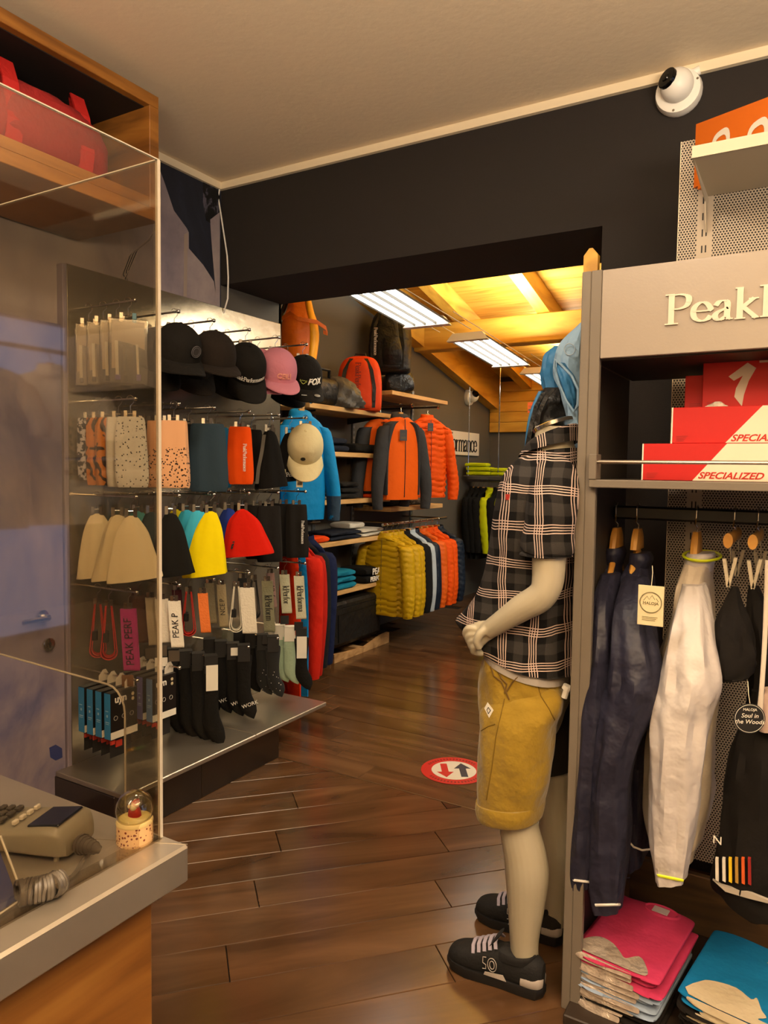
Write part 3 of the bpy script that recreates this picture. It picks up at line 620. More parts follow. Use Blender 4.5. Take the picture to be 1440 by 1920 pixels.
def clip_hanger(loc, rz, holds, front=M_clipb, drop=.085, wide=.03):
    t = thing('clip_hanger', ('clip hanger of the ' if len(holds.split()) < 13 else 'clip hanger of ' if len(holds.split()) < 14 else 'clip of ')+holds, 'clip hanger', loc, rz)
    k = (drop, wide, front.name)
    if k not in _hm:
        # hook passes over the rail: the rail runs along local Y
        hk = MB().tube(arc((0, 0, -.0045), .0125, PI*1.1, 0, 7)+[(.0125, 0, -.02), (0, 0, -.034), (0, 0, -drop+.02)], .0014, 5)
        br = MB().tube([(-wide, 0, -drop+.02), (wide, 0, -drop+.02)], .002, 5)
        cl = MB().box((-.0075, -.007, -.018), (.0075, -.003, .02), 0, .001).box((-.0075, .001, -.018), (.0075, .005, .016), 0, .001)
        _hm[k] = (hk.mesh('hook', M_chrome), br.mesh('bar', M_chrome), cl.mesh('clip', M_clips), cl.mesh('clip', front))
    a, b, c, d = _hm[k]
    link('hook', a, t); link('bar', b, t); link('clip', c, t, loc=(-wide+.004, 0, -drop+.012)); link('clip', d, t, loc=(wide-.006, 0, -drop+.012)); return t
_bc = {}
def once(key, f):
    if key not in _bc: _bc[key] = f()
    return _bc[key]
def beanie_mesh(W, H, m, seed=0):
    rnd = random.Random(seed); ph = rnd.random()*6; sk = rnd.uniform(-.02, .02)
    def fold(th, t, l): return 1+(1-t)*.05*math.sin(3*th+ph)+.055*math.sin(5*th+2*ph+3*t)+.035*math.sin(8*th+ph-4*t)+.03*math.sin(2*th+ph)
    R = [((0, 0, -.006), (.014, 0, 0), (0, .006, 0)), ((0, 0, -.018), (.028, 0, 0), (0, .013, 0)), ((sk*.3, 0, -H*.28), (W*.29, 0, 0), (0, .026, 0)), ((sk*.6, 0, -H*.6), (W*.40, 0, .004), (0, .036, 0)), ((sk, 0, -H*.93), (W*.5, 0, .008), (0, .042, 0)), ((sk, 0, -H), (W*.5, 0, .01), (0, .043, 0)), ((sk, 0, -H+.012), (W*.47, 0, .01), (0, .037, 0))]
    return MB().loft(R, 36, 4, fold=fold, caps=(1, 1)).mesh('beanie', m)
def tube_mesh(W, H, m, seed=0):
    rnd = random.Random(seed); ph = rnd.random()*6
    def fold(th, t, l): return 1+.10*math.sin(2*th+ph)*math.sin(PI*t)+.04*math.sin(7*th+ph)-.35*max(0, math.cos(th*2)*-1)**6*math.sin(PI*t)
    R = [((0, 0, 0), (W*.40, 0, 0), (0, .010, 0)), ((0, 0, -.02), (W*.44, 0, 0), (0, .014, 0)), ((0, 0, -H*.4), (W*.48, 0, 0), (0, .024, 0)), ((.004, 0, -H*.8), (W*.5, 0, 0), (0, .024, 0)), ((.006, 0, -H+.005), (W*.47, 0, 0), (0, .018, 0)), ((.006, 0, -H), (W*.40, 0, 0), (0, .010, 0))]
    return MB().loft(R, 32, 4, fold=fold, pw=.8).mesh('neck_tube', m)
def hang(name, mesh, i, z, x, rz, label, cat, group=None, drop=.085, clip=True, front=M_clipb, dz=0, parts=(), wide=.022, tilt=0, roll=0, y=None):
    yy = YR[i] if y is None else y
    rr = math.radians(rz)
    if clip: clip_hanger((x, yy, z+.0065), PI/2 if False else rr, label, front, drop, wide)
    o = tag(link(name, mesh, loc=(x, yy, z-drop+.0135+dz), rot=(tilt, roll, rr)), label, cat, group)
    return o
RA, RB, RC, RD, RE = 2.16, 1.77, 1.375, .985, .62
# -- row of beanies
M_c = {}
def knit(c):
    m = mat('knit_'+c, c, .92, bump=.3, bscale=22); m.node_tree.nodes['Principled BSDF'].inputs['Specular IOR Level'].default_value = .2; return m
for i, x, rz, c, W, H, lb, gp in (
    (0, -2.60, 62, 'd5c49b', .19, .27, 'cream beanie at the left end of the beanie row, behind acrylic', None),
    (0, -2.47, 50, 'd0bf96', .17, .27, 'middle of the three cream beanies behind the acrylic', None),
    (0, -2.39, 55, 'd8c79e', .21, .27, 'front cream beanie nearest the clear acrylic edge', None),
    (1, -2.62, 60, '4f9a96', .17, .22, 'teal beanie half hidden behind the cream ones', None),
    (1, -2.53, 62, '2e3a3c', .17, .26, 'dark grey beanie beside the teal one, behind the acrylic edge', None),
    (1, -2.41, 48, '15130f', .19, .28, 'black beanie between the cream and the sky blue beanies', None),
    (2, -2.60, 62, 'cfc11c', .16, .20, 'lime yellow beanie behind the sky blue ones', None),
    (2, -2.53, 52, '38a2bd', .18, .27, 'sky blue beanie, farther one of two', None),
    (2, -2.46, 50, '41adc8', .19, .29, 'sky blue beanie just left of the bright yellow one', None),
    (2, -2.38, 52, 'e3cd00', .20, .30, 'bright yellow beanie with crumpled hem', None),
    (3, -2.64, 60, '2c2a26', .16, .22, 'charcoal beanie deep behind the red one', None),
    (3, -2.56, 58, '77736a', .16, .24, 'mid grey beanie between yellow and blue beanies', None),
    (3, -2.49, 52, '22347e', .17, .25, 'royal blue beanie tucked behind the red beanie', None),
    (3, -2.40, 40, 'c41a06', .245, .235, 'red beanie with small black emblem', None)):
    o = hang('beanie', beanie_mesh(W, H, knit(c), i*7+int(-x*100)), i, RC, x, rz, lb, 'beanie', gp, front=M_clips if c == 'd0bf96' else M_clipb)
    if c == 'c41a06':
        part('emblem', MB().prism([(-.055, -.195), (-.05, -.175), (-.038, -.168), (-.04, -.178), (-.047, -.184), (-.043, -.19), (-.05, -.199)], (0, .004, 0)).box((-.046, 0, -.166), (-.036, .004, -.160)), M_ink, o, loc=(0, -.0515, 0))
for j, (i, x, rz, W, H) in enumerate(((4, -2.60, 55, .13, .27), (4, -2.50, 52, .13, .28), (4, -2.42, 50, .14, .29), (5, -2.60, 52, .12, .27), (5, -2.51, 52, .13, .29), (5, -2.42, 48, .13, .29))):
    lb = ['black neck tube right behind the red beanie', 'second black neck tube right of the red beanie', 'third black neck tube right of the red beanie', 'fourth black neck tube right of the red beanie', 'black neck tube next to the last one of its row', 'black neck tube with white lettering at the right end of its row'][j]
    o = hang('neck_tube', tube_mesh(W, H, knit('1a1714'), j), i, RC, x, rz, lb, 'neck tube')
    if j == 5: serif('PeakPerformance', .016, M_winfo, o, (.03, -.026, -.15), '-Y', .001, PI/2)
# -- row of neck tubes
def printm(name, c1, c2, sc, thr=.5, kind='n', lo=None):
    m = mat(name, c1, .85, sheen=.1); nt, N, L, b = nodes(m); tc = N('ShaderNodeTexCoord')
    t = N('ShaderNodeTexNoise' if kind == 'n' else 'ShaderNodeTexVoronoi' if kind == 'v' else 'ShaderNodeTexWave'); t.inputs['Scale'].default_value = sc
    if kind == 'w': t.inputs['Distortion'].default_value = 14; t.inputs['Detail'].default_value = 3
    L(tc.outputs['Object'], t.inputs[0]); r = N('ShaderNodeValToRGB'); e = r.color_ramp.elements; e[0].position = thr-.01; e[0].color = lin(c2); e[1].position = thr+.01; e[1].color = lin(c1)
    L(t.outputs[0], r.inputs[0]); out = r.outputs[0]
    if lo is not None:   # print only below a height
        s_ = N('ShaderNodeSeparateXYZ'); L(tc.outputs['Object'], s_.inputs[0]); n2 = N('ShaderNodeTexNoise'); n2.inputs['Scale'].default_value = 30; L(tc.outputs['Object'], n2.inputs[0])
        ad = N('ShaderNodeMath', operation='MULTIPLY_ADD'); ad.inputs[1].default_value = .12; L(n2.outputs[0], ad.inputs[0]); L(s_.outputs[2], ad.inputs[2])
        gt = N('ShaderNodeMath', operation='GREATER_THAN'); gt.inputs[1].default_value = lo+.06; L(ad.outputs[0], gt.inputs[0])
        mx = N('ShaderNodeMixRGB'); L(gt.outputs[0], mx.inputs[0]); L(out, mx.inputs[1]); mx.inputs[2].default_value = lin(c1); out = mx.outputs[0]
    L(out, b.inputs['Base Color']); return m
P1_ = printm('print_black_white', 'b9b4b4', '16131a', 60, .5); P2_ = printm('print_orange', 'c0731f', '2a1608', 9, .35, 'w'); P3_ = printm('print_white_dots', 'cdc8bb', '3a342e', 75, .23, 'v'); P4_ = printm('print_camo', '5f5443', '2f281e', 45, .5); P5_ = printm('print_peach_dots', 'cf9a6c', '2a1509', 85, .33, 'v', -.12)
M_w2 = knit('c9c3b5')
for i, x, rz, m, W, H, lb, gp in (
    (0, -2.64, 55, P1_, .11, .26, 'black and white patterned neck tube at the left end of its row', None),
    (0, -2.585, 50, P2_, .11, .28, 'orange and black printed neck tube, left one of two', None),
    (0, -2.53, 48, P2_, .11, .28, 'orange and black printed neck tube next to the white ones', None),
    (0, -2.46, 48, M_w2, .11, .285, 'plain white neck tube beside the orange printed ones', None),
    (0, -2.39, 45, P3_, .12, .285, 'white neck tube with small dark specks', None),
    (1, -2.63, 52, P4_, .11, .27, 'brown camouflage neck tube, farther one', None),
    (1, -2.57, 50, P4_, .11, .27, 'brown camouflage neck tube beside the peach ones', None),
    (1, -2.47, 48, P5_, .13, .29, 'peach neck tube with brown specks behind the acrylic edge', None),
    (1, -2.39, 44, P5_, .13, .29, 'peach neck tube with brown specks right of the acrylic edge', None),
    (2, -2.62, 52, knit('5a1210'), .11, .28, 'dark red neck tube hanging behind the black one', None),
    (2, -2.52, 50, knit('1b1c1e'), .13, .29, 'black neck tube left of the slate blue one', None),
    (2, -2.40, 40, knit('2c3b45'), .165, .31, 'wide slate blue neck tube', None),
    (3, -2.58, 50, knit('1d5a78'), .14, .30, 'petrol blue neck tube behind the orange one', None),
    (3, -2.42, 42, knit('d94806'), .115, .28, 'orange neck tube with white side lettering', None),
    (4, -2.63, 50, knit('1c1511'), .13, .28, 'dark brown neck tube right of the orange one', None),
    (4, -2.54, 50, knit('161310'), .12, .27, 'black neck tube between brown tube and grey edged beanie', None)):
    o = hang('neck_tube', tube_mesh(W, H, m, i*5+int(-x*100)), i, RB, x, rz, lb, 'neck tube', gp, front=M_clips if m in (P3_, P5_) else M_clipb)
    if m.name == 'knit_d94806': serif('PeakPerformance', .017, M_winfo, o, (.024, -.024, -.15), '-Y', .001, PI/2)
for i, x, rz, W, H, lb in ((4, -2.42, 50, .17, .30, 'black beanie with grey trim hanging on the tube row'), (5, -2.60, 50, .16, .26, 'black beanie behind the lettered one near the cream cap'), (5, -2.47, 48, .19, .27, 'black beanie with white lettering at its hem')):
    o = hang('beanie', beanie_mesh(W, H, knit('12100e'), int(W*1000)), i, RB, x, rz, lb, 'beanie')
    if i == 4: part('trim_band', ribbon(MB(), [(-.03, -.02, -.03), (-.045, -.036, -.12), (-.062, -.042, -.2), (-.07, -.04, -.28)], (.018, 0, 0), .003), knit('5b554a'), o)
    else:
        if x > -2.5: serif('PeakPerf', .022, M_winfo, o, (.02, -.048, -.235), '-Y', .001)
# -- caps
def cap(i, z, x, rz, m, mb_, lb, tilt=-38, drop=.085, dz=-.0, clip=True, front=M_clips, y=None, flat_=False, roll=0, peak=1.0):
    t = thing('baseball_cap', lb, 'cap')
    R = [((0, .0, 0), (.081, 0, 0), (0, .098, 0)), ((0, 0, .035), (.081, 0, 0), (0, .097, 0)), ((0, -.003, .075), (.070, 0, 0), (0, .083, 0)), ((0, 0, .1), (.05, 0, 0), (0, .058, 0)), ((0, .002, .113), (.026, 0, 0), (0, .03, 0)), ((0, .002, .117), (.004, 0, 0), (0, .004, 0))]
    part('crown', MB().loft(R, 30, 4, caps=(0, 1), fold=lambda th, tt, l: 1-.012*abs(math.cos(3*th))**8), m, t)
    part('button', MB().ico((0, .002, .117), .007, sc=(1, 1, .6)), m, t)
    g_ = MB(); n = 18; K = 6; L0 = .082*peak
    for k in range(K+1):
        for j in range(n+1):
            a = -PI/2+(-1+2*j/n)*1.12; e = k/K
            bx, by = .081*math.cos(a), .098*math.sin(a)
            ext = L0*e*math.cos((-1+2*j/n)*1.12*1.25)**.6 if abs((-1+2*j/n)*1.12*1.25) < PI/2 else 0
            xx, yy = bx*(1+.12*e*(1 if ext else 0)), by-ext
            zz = (0 if flat_ else -6.0*xx*xx*e*.55)-.05*e*e*.3+.002
            g_.v.append(V((xx, yy, zz)))
    top = len(g_.v); g_.v += [p+V((0, 0, -.004)) for p in g_.v[:top]]
    for k in range(K):
        for j in range(n):
            a = k*(n+1)+j; g_.f.append((a, a+1, a+n+2, a+n+1)); g_.f.append((top+a, top+a+n+1, top+a+n+2, top+a+1)); g_.m += [0, 0]
    for j in range(n): a = K*(n+1)+j; g_.f.append((a, a+1, top+a+1, top+a)); g_.m.append(0)
    part('brim', g_, mb_, t)
    part('sweatband', MB().loft([((0, 0, .001), (.079, 0, 0), (0, .096, 0)), ((0, 0, .02), (.078, 0, 0), (0, .094, 0))], 24, 1, caps=(0, 0)), M_black, t)
    t.scale = (1.2, 1.2, 1.2)
    t.rotation_euler = (math.radians(-tilt), roll, math.radians(rz))
    yy = YR[i] if y is None else y
    if clip: clip_hanger((x, yy, z+.0065), math.radians(rz), lb, front, drop, .03)
    M_ = t.rotation_euler.to_matrix(); top_ = M_ @ V((0, .072, .098))
    t.location = V((x, yy, z-drop+.012+dz))-top_
    return t
M_cblk = cloth('16130f', bscale=60); M_cbrn = cloth('211a14', bscale=60); M_cpink = cloth('bf7886', bscale=60); M_ccrm = cloth('cdbf93', bscale=40)
def front_word(t, txt, size, m, z=.035, ang=0, **k):
    l = lettering(txt, size, m, t, (0, -.1005, z), **k)
    for v in l.data.vertices:   # bend the word round the crown
        a = v.co.x/.088+ang; d_ = -(v.co.y); r_ = .0995*(1-.0)+d_
        sh = max(0, (v.co.z+z-.035))*.45
        v.co = V(((.0835-sh+d_)*math.sin(a), -(.1-sh+d_)*math.cos(a)+.1005, v.co.z))
    return l
c1 = cap(1, RA, -2.50, 66, M_cblk, M_cblk, 'black cap behind the round emblem cap by the acrylic edge')
c1 = cap(1, RA, -2.385, 66, M_cblk, M_cblk, 'black cap with dark round emblem beside the acrylic edge', tilt=-22)
e_ = MB().lathe([(.021, 0), (.021, .0015), (.0001, .002)], 24, 0, M=Matrix.Translation((.03, -.0965, .045)) @ Matrix.Rotation(.35, 4, 'Z') @ Matrix.Rotation(PI/2, 4, 'X')); part('emblem', e_, mat('emblem_grey', '2f2b29', .5), c1)
mb = MB()
for r_ in (.020, .014): mb.tube([(.03+r_*math.cos(a*PI/10)*.94, -.0985-r_*math.cos(a*PI/10)*-.34, .045+r_*math.sin(a*PI/10)) for a in range(20)], .0007, 4, close=True)
part('emblem_ring', mb, mat('emblem_line', '6d6a6a', .5), c1)
cap(2, RA, -2.50, 66, M_cbrn, M_cbrn, 'dark brown cap behind the worn black flat brim cap')
cap(2, RA, -2.385, 64, M_cbrn, M_cbrn, 'worn dark brown flat brim cap between two black caps', tilt=-18, flat_=True)
cap(3, RA, -2.50, 64, M_cblk, M_cblk, 'black cap behind the one with white serif word')
c3 = cap(3, RA, -2.385, 58, M_cblk, M_cblk, 'black cap with white serif word on its front', tilt=-42, peak=1.15)
l = serif('PeakPerformance', .018, M_winfo, c3, (0, -.1005, .025), '-Y', .002)
for v in l.data.vertices: a = v.co.x/.088; v.co = V((.0835*math.sin(a), -(.1-v.co.y)*math.cos(a)+.1005, v.co.z))
cap(4, RA, -2.50, 60, M_cpink, M_cpink, 'pink cap tucked behind the front pink cap', tilt=-24)
c4 = cap(4, RA, -2.385, 58, M_cpink, M_cpink, 'dusty pink cap with raised square letters', tilt=-26, flat_=True, front=M_clipb)
front_word(c4, 'CEILI', .03, mat('pink_ink', 'd9937f', .6), .03, depth=.002, bold=.0006)
cap(5, RA, -2.50, 60, M_cblk, M_cblk, 'black cap behind the one with the fox head')
c5 = cap(5, RA, -2.385, 52, M_cblk, M_cblk, 'black cap with green fox head and white letters', tilt=-30, peak=1.1)
front_word(c5, 'FOX', .036, M_winfo, .038, ang=.32, depth=.0015, shear=.3, bold=.001)
M_lime = mat('lime_ink', 'b9c65a', .6)
fx = [(-.9, .45), (-.55, .2), (-.25, .4), (0, .25), (.25, .4), (.55, .2), (.9, .45), (.95, .1), (.5, -.15), (.3, -.45), (0, -.6), (-.3, -.45), (-.5, -.15), (-.95, .1)]
mb = MB(); s_ = .017
P = [V((x_*s_-.028, 0, z_*s_+.038)) for x_, z_ in fx]; P = [V((.0845*math.sin(p.x/.088), -.1015*math.cos(p.x/.088), p.z)) for p in P]
part('fox_head', MB().tube(P, .0011, 5, close=True), M_lime, c5)
part('brim_sticker', MB().lathe([(.013, 0), (.013, .001), (.0001, .001)], 20, M=Matrix.Translation((.03, -.145, -.002))), mat('silver_sticker', 'b9b1a0', .3, .6), c5)
lettering('FOX', .012, M_winfo, c5, (-.03, -.152, .0005), '+Z', depth=.0004)
c6 = cap(5, RB, -2.362, 38, M_ccrm, M_ccrm, 'cream speckled cap hanging alone in front of the blue jacket', tilt=-52, drop=.055, front=mat('wood_clip', '8a6232', .5))
part('badge', MB().lathe([(.011, 0), (.011, .0012), (.0001, .0012)], 20, 0, M=Matrix.Translation((-.012, -.0995, .045)) @ Matrix.Rotation(PI/2, 4, 'X')), M_ink, c6)
mt = M_ccrm.node_tree
# price tag under the cream cap and others
def price_tag(loc, rz, lb, w_=.035, h_=.055, m=None, string=.03):
    t = thing('price_tag', lb, 'price tag', loc, rz)
    part('card', MB().box((-w_/2, -.0006, -string-h_), (w_/2, .0006, -string), bev=.0004), m or M_tag, t)
    part('string', MB().tube([(0, 0, 0), (0, 0, -string)], .0007, 4), M_trim, t)
    part('print', MB().box((-w_*.35, -.0011, -string-h_*.85), (w_*.35, -.0007, -string-h_*.62)).box((-w_*.35, -.0011, -string-h_*.5), (w_*.2, -.0007, -string-h_*.46)).box((-w_*.35, -.0011, -string-h_*.38), (w_*.3, -.0007, -string-h_*.34)), mat('grey_ink', '5a5344', .7), t)
    return t
price_tag((-2.36, 3.12, 1.475), .75, 'cream price card hanging below the cream cap', .035, .07, string=.006)
price_tag((-2.45, 3.06, 1.50), .7, 'square cream tag between the lettered beanie and cream cap', .07, .085, string=.006)
# -- clear packs on the top left rail
for j, (x, w_) in enumerate(((-2.64, .11), (-2.55, .13), (-2.47, .13), (-2.40, .15))):
    lb = ['clear bagged white glove pack at the back of the top rail', 'second clear pack of white bike accessories on the top rail', 'third clear pack with pale strips on the top rail', 'front clear pack with purple clip on the top rail, behind acrylic'][j]
    t = thing('blister_pack', lb, 'blister pack', (x, YR[0], RA-.07), math.radians(52))
    clip_hanger((x, YR[0], RA+.0065), math.radians(52), lb, mat('blue_clip', '6aa6c4', .5) if j == 3 else M_clips)
    part('film', MB().box((-w_/2, -.012, -.26), (w_/2, .0, 0), bev=.004), M_film, t, smooth=False)
    part('card', MB().prism([(-w_*.42, -.01), (w_*.42, -.01), (w_*.42, -.07 if j < 3 else -.12), (w_*.1, -.1), (-w_*.25, -.09), (-w_*.3, -.2), (-w_*.42, -.2)], (0, .001, 0)), mat('pack_card', 'b8a892', .7), t, loc=(0, -.006, 0), smooth=False)
    part('strap', ribbon(ribbon(MB(), [(-w_*.3, -.007, -.09), (-w_*.28, -.007, -.24)], (.012, 0, 0)), [(w_*.22, -.007, -.1), (w_*.25, -.007, -.23)], (.009, 0, 0)), M_paper, t)
    part('tip', MB().box((-w_*.34, -.010, -.245), (-w_*.2, -.004, -.225), 0, .002).box((w_*.2, -.010, -.245), (w_*.32, -.004, -.22), 0, .002), M_ink if j < 3 else mat('purple_plastic', '5a3f9a', .4), t)
# -- belts
def belt(i, x, rz, c, lb, mode='loop', word=None, H=.22, tagc=None, gp=None, wink=M_ink, w_=.036, rw=RD, price=0):
    t = thing('belt', lb, 'belt', (x, YR[i], rw-.072), math.radians(rz), gp); t.scale = (1.25, 1.2, 1.12); clip_hanger((x, YR[i], rw+.0065), math.radians(rz), lb, wide=.014)
    m = mat('webbing_'+c, c, .7, bump=.3, bscale=120)
    if mode == 'loop':
        P = [(-.010, 0, 0), (-.018, 0, -H*.4), (-.026, 0, -H*.78)]+arc((0, 0, -H*.8), .026, PI, 2*PI, 8)+[(.018, 0, -H*.4), (.010, 0, 0)]
        part('strap', ribbon(ribbon(MB(), P, (0, w_, 0), .003), [(p[0]*.72, 0, p[2]*.96) for p in P], (0, w_*.96, 0), .003), m, t)
        part('buckle', MB().box((-.02, -w_/2-.002, -H*.62), (.0, w_/2+.002, -H*.45), 0, .003), M_black, t)
    else:
        P = [(0, -.006, 0), (.006, -.010, -H*.5), (.012, -.012, -H*.9)]+[(.012, a[1], a[2]) for a in arc((0, -.004, -H*.92), .008, PI, 2*PI, 5, 'yz')]+[(.006, .006, -H*.5), (0, .004, 0)]
        part('strap', ribbon(MB(), P, (w_, 0, 0), .003), m, t)
    if word:
        l = serif(word, w_*.62, wink, t, (.006, -.0135, -H*.5), '-Y', .001, PI/2) if word[0] != '*' else lettering(word[1:], w_*.75, wink, t, (.006, -.0135, -H*.5), rot2=PI/2, depth=.0005)
        for v in l.data.vertices: v.co.x += (-(v.co.z))*.055
    if tagc: part('swing_tag', MB().box((-.018, -.018, -H-.045), (.02, -.0165, -H-.002), bev=.0005), mat('tag_'+tagc, tagc, .6), t, smooth=False)
    if price: part('price_label', MB().box((-.022, -.020, -H-.085), (.022, -.0185, -H-.05), bev=.0005), M_paper, t, smooth=False)
belt(0, -2.60, 50, 'b51c12', 'left red webbing belt behind the acrylic screen')
belt(0, -2.53, 50, 'c02014', 'second red webbing belt next to the magenta one')
belt(0, -2.41, 34, 'a82074', 'magenta belt with dark print behind the acrylic', 'flat', '*PEAK PERF', .24, '6b4522', w_=.05)
belt(1, -2.62, 50, '5a3520', 'brown belt hanging in shadow beside the magenta one', 'flat', None, .2, None, price=1, w_=.05)
belt(1, -2.54, 46, 'b9ac90', 'cream belt at the left of the white group', 'flat', None, .2, '4a4033')
belt(1, -2.47, 42, 'cfc7b4', 'plain white belt in the middle of the white group', 'flat', None, .18, '4a4033', price=1, w_=.045)
belt(1, -2.39, 38, 'e0dac8', 'white belt with bold black capital letters', 'flat', '*PEAK P', .19, '4a4033', w_=.042)
belt(2, -2.60, 46, '4e1018', 'dark maroon belt behind the red one', 'flat', None, .17)
belt(2, -2.52, 46, 'b8200f', 'red belt between white letters and orange belt', 'loop', H=.2)
belt(2, -2.43, 42, 'd8702a', 'orange belt with looped end', 'flat', None, .17, None, price=0)
belt(3, -2.62, 44, '8c8062', 'beige belt at the back of its rail', 'flat', None, .19)
belt(3, -2.54, 44, '9a8b68', 'beige belt with black capital letters', 'flat', '*NCE P', .2)
belt(3, -2.44, 46, 'd8d0b8', 'looped white belt with price label', 'loop', H=.22, price=1, w_=.03)
belt(3, -2.37, 34, 'ddd6c2', 'wide white belt with black card', 'flat', None, .21, None, w_=.055)
belt(4, -2.60, 46, '1b1815', 'black belt at the back of the fifth rail', 'flat', None, .2)
belt(4, -2.52, 44, '1b1815', 'black belt with shiny buckle on the fifth rail', 'loop', H=.2)
belt(4, -2.43, 36, '77755a', 'olive belt with dark serif word', 'flat', 'kPerform', .25, '2a2622', w_=.046)
belt(5, -2.60, 44, '9a7a72', 'dusty pink belt with serif word', 'flat', 'kPerf', .18, '1c1a18')
belt(5, -2.50, 42, 'b5b396', 'pale sage belt with looped end and serif word', 'flat', 'kPerfor', .2, '1c1a18', w_=.044)
belt(5, -2.40, 36, 'bdbb9e', 'pale sage belt nearest the red garment', 'flat', 'kPerforma', .22, '141210', w_=.044)
# -- boxed socks
def sock_box(i, x, c, lb, gp, word=False, back='e'):
    t = thing('boxed_socks', lb, 'boxed socks', (x, YR[i], RE), 0, gp)   # thin along X, spine looks to -Y
    mi = mat('card_'+c, c, .45)
    part('sleeve', MB().box((-.018, -.115, -.22), (.018, .02, -.03), bev=.0015), mat('box_black', '15110f', .4), t, smooth=False)
    part('spine', MB().box((-.0175, -.1162, -.218), (.0175, -.1148, -.032)), mi, t, smooth=False)
    part('spine_lines', MB().box((-.010, -.1168, -.105), (.006, -.116, -.102)).box((-.010, -.1168, -.15), (.012, -.116, -.147)).box((-.010, -.1168, -.157), (.010, -.116, -.155)).box((-.004, -.1168, -.128), (.004, -.116, -.118)), mat('pale_ink', 'a8c4d8', .6), t, smooth=False)
    part('bottom_band', MB().box((.0178, -.114, -.219), (.0186, .0195, -.190)), M_paper, t, smooth=False)
    part('lower_card', MB().box((.0, -.105, -.30), (.0015, .0, -.222)).box((.002, -.105, -.245), (.008, -.085, -.228), 1).box((.002, -.08, -.26), (.008, -.05, -.235), 1), [M_blacktag, mat('sock_red', 'b5301c', .8)], t, smooth=False)
    part('hook_tab', MB().prism([V((0, -.03, -.03)), V((0, .02, -.03)), V((0, .02, -.004)), V((0, .006, .018)), V((0, -.008, .018)), V((0, -.03, -.004))], (.0015, 0, 0)), mat('tab_card', '8a5534' if gp[0] == 'p' else 'c9bfae', .7), t, smooth=False)
    if word:
        lettering('uyn', .042, M_winfo, t, (.0192, -.065, -.06), '+X', depth=.0005, bold=.001)
        mb = MB()
        for k in range(3): mb.tube([V((.0188, -.09+k*.04+.009*math.cos(a), -.135+.009*math.sin(a))) for a in [q*PI/6 for q in range(12)]], .0006, 4, close=True)
        part('icon_ring', mb, M_winfo, t)
        part('badge', MB().lathe([(.007, 0), (.007, .001), (.0001, .001)], 14, M=Matrix.Translation((.0185, -.004, -.055)) @ Matrix.Rotation(PI/2, 4, 'Y')).lathe([(.007, 0), (.007, .001), (.0001, .001)], 14, M=Matrix.Translation((.0185, -.004, -.075)) @ Matrix.Rotation(PI/2, 4, 'Y')), mat('badge_cream', 'b5a98a', .5), t)
for j, x in enumerate((-2.56, -2.507, -2.454, -2.40)):
    sock_box(0, x, '2f7fb4', ['hindmost', 'second', 'third', 'front'][j]+' box of socks with bright blue spine', 'blue spined sock boxes', j == 3)
for j, x in enumerate((-2.59, -2.535, -2.48, -2.42)):
    sock_box(1, x, '6a66a4' if j < 3 else '5d7fae', ['hindmost', 'second', 'third', 'front'][j]+' box of socks with purple spine', 'purple spined sock boxes', j == 3)
# -- pairs of socks
_sk = {}
def sock_mesh(m, H=.24, flare=0):
    k = (m.name, H)
    if k not in _sk:
        R = [((0, 0, 0), (.034, 0, 0), (0, .009, 0)), ((0, 0, -.02), (.036, 0, 0), (0, .011, 0)), ((.002, 0, -H*.4), (.031, 0, 0), (0, .011, 0)), ((.004, 0, -H*.62), (.033, 0, 0), (0, .013, 0)), ((.012, 0, -H*.78), (.036, 0, .012), (0, .014, 0)), ((.032, 0, -H*.92), (.024, 0, .024), (0, .013, 0)), ((.052, 0, -H), (.008, 0, .02), (0, .008, 0))]
        _sk[k] = MB().loft(R, 16, 3, fold=lambda th, t, l: 1+.06*math.sin(3*th+9*t)).mesh('sock', m)
    return _sk[k]
M_sblk = cloth('14120f', bscale=70); M_smint = cloth('9fb59a', bscale=70); M_sdot = printm('sock_dots', '14120f', 'b9b4a8', 62, .16, 'v', -.14); M_slet = M_sblk
def socks(i, x, rz, m, lb, gp, H=.24, card=True, word=None, tagp=False, y=0, roll=0):
    t = thing('sock_pair', lb, 'socks', (x, YR[i]+y, RE-.012), math.radians(rz), gp)
    for k in (-1, 1): link('sock', sock_mesh(m, H), t, loc=(.004*k, .012*k, -.035), rot=(0, roll+.03*k, 0))
    if card: part('header_card', MB().box((-.03, -.026, -.06), (.03, -.0245, .02), bev=.0005).box((-.03, .0245, -.06), (.03, .026, .02), bev=.0005).box((-.03, -.026, .018), (.03, .026, .0215)), M_blacktag if m is not M_smint else M_paper, t, smooth=False)
    if word: lettering(word, .026, M_winfo, t, (.03, -.0265, -.035-H*.8), rot2=.3, depth=.0005)
    if tagp: part('price_label', MB().box((-.024, -.032, -.14), (.03, -.0305, -.02), bev=.0006), M_paper, t, smooth=False)
for j, x in enumerate((-2.62, -2.54, -2.46, -2.38)): socks(2, x, 50, M_sblk, ['rearmost', 'second', 'third', 'front'][j]+' pair of long black socks beside the purple boxes', 'long black socks', .36, tagp=(j == 3), word=None)
for j, x in enumerate((-2.62, -2.54, -2.46, -2.39)): socks(3, x, 44, M_sblk, ['rearmost', 'second', 'third', 'front'][j]+' pair of black socks with white letters at the toes', 'black lettered socks', .3, word='WORK' if j else None)
for j, x in enumerate((-2.62, -2.54, -2.46, -2.39)): socks(4, x, 44, M_sdot if j > 1 else M_sblk, ['rearmost plain', 'second plain', 'third, white dotted,', 'front, white dotted,'][j]+' pair of black socks on the fifth low rail', 'dotted socks', .25)
for j, x in enumerate((-2.60, -2.53, -2.46)): socks(5, x, 40, M_smint, ['rearmost', 'middle', 'front'][j]+' pair of mint green socks', 'mint socks', .25)
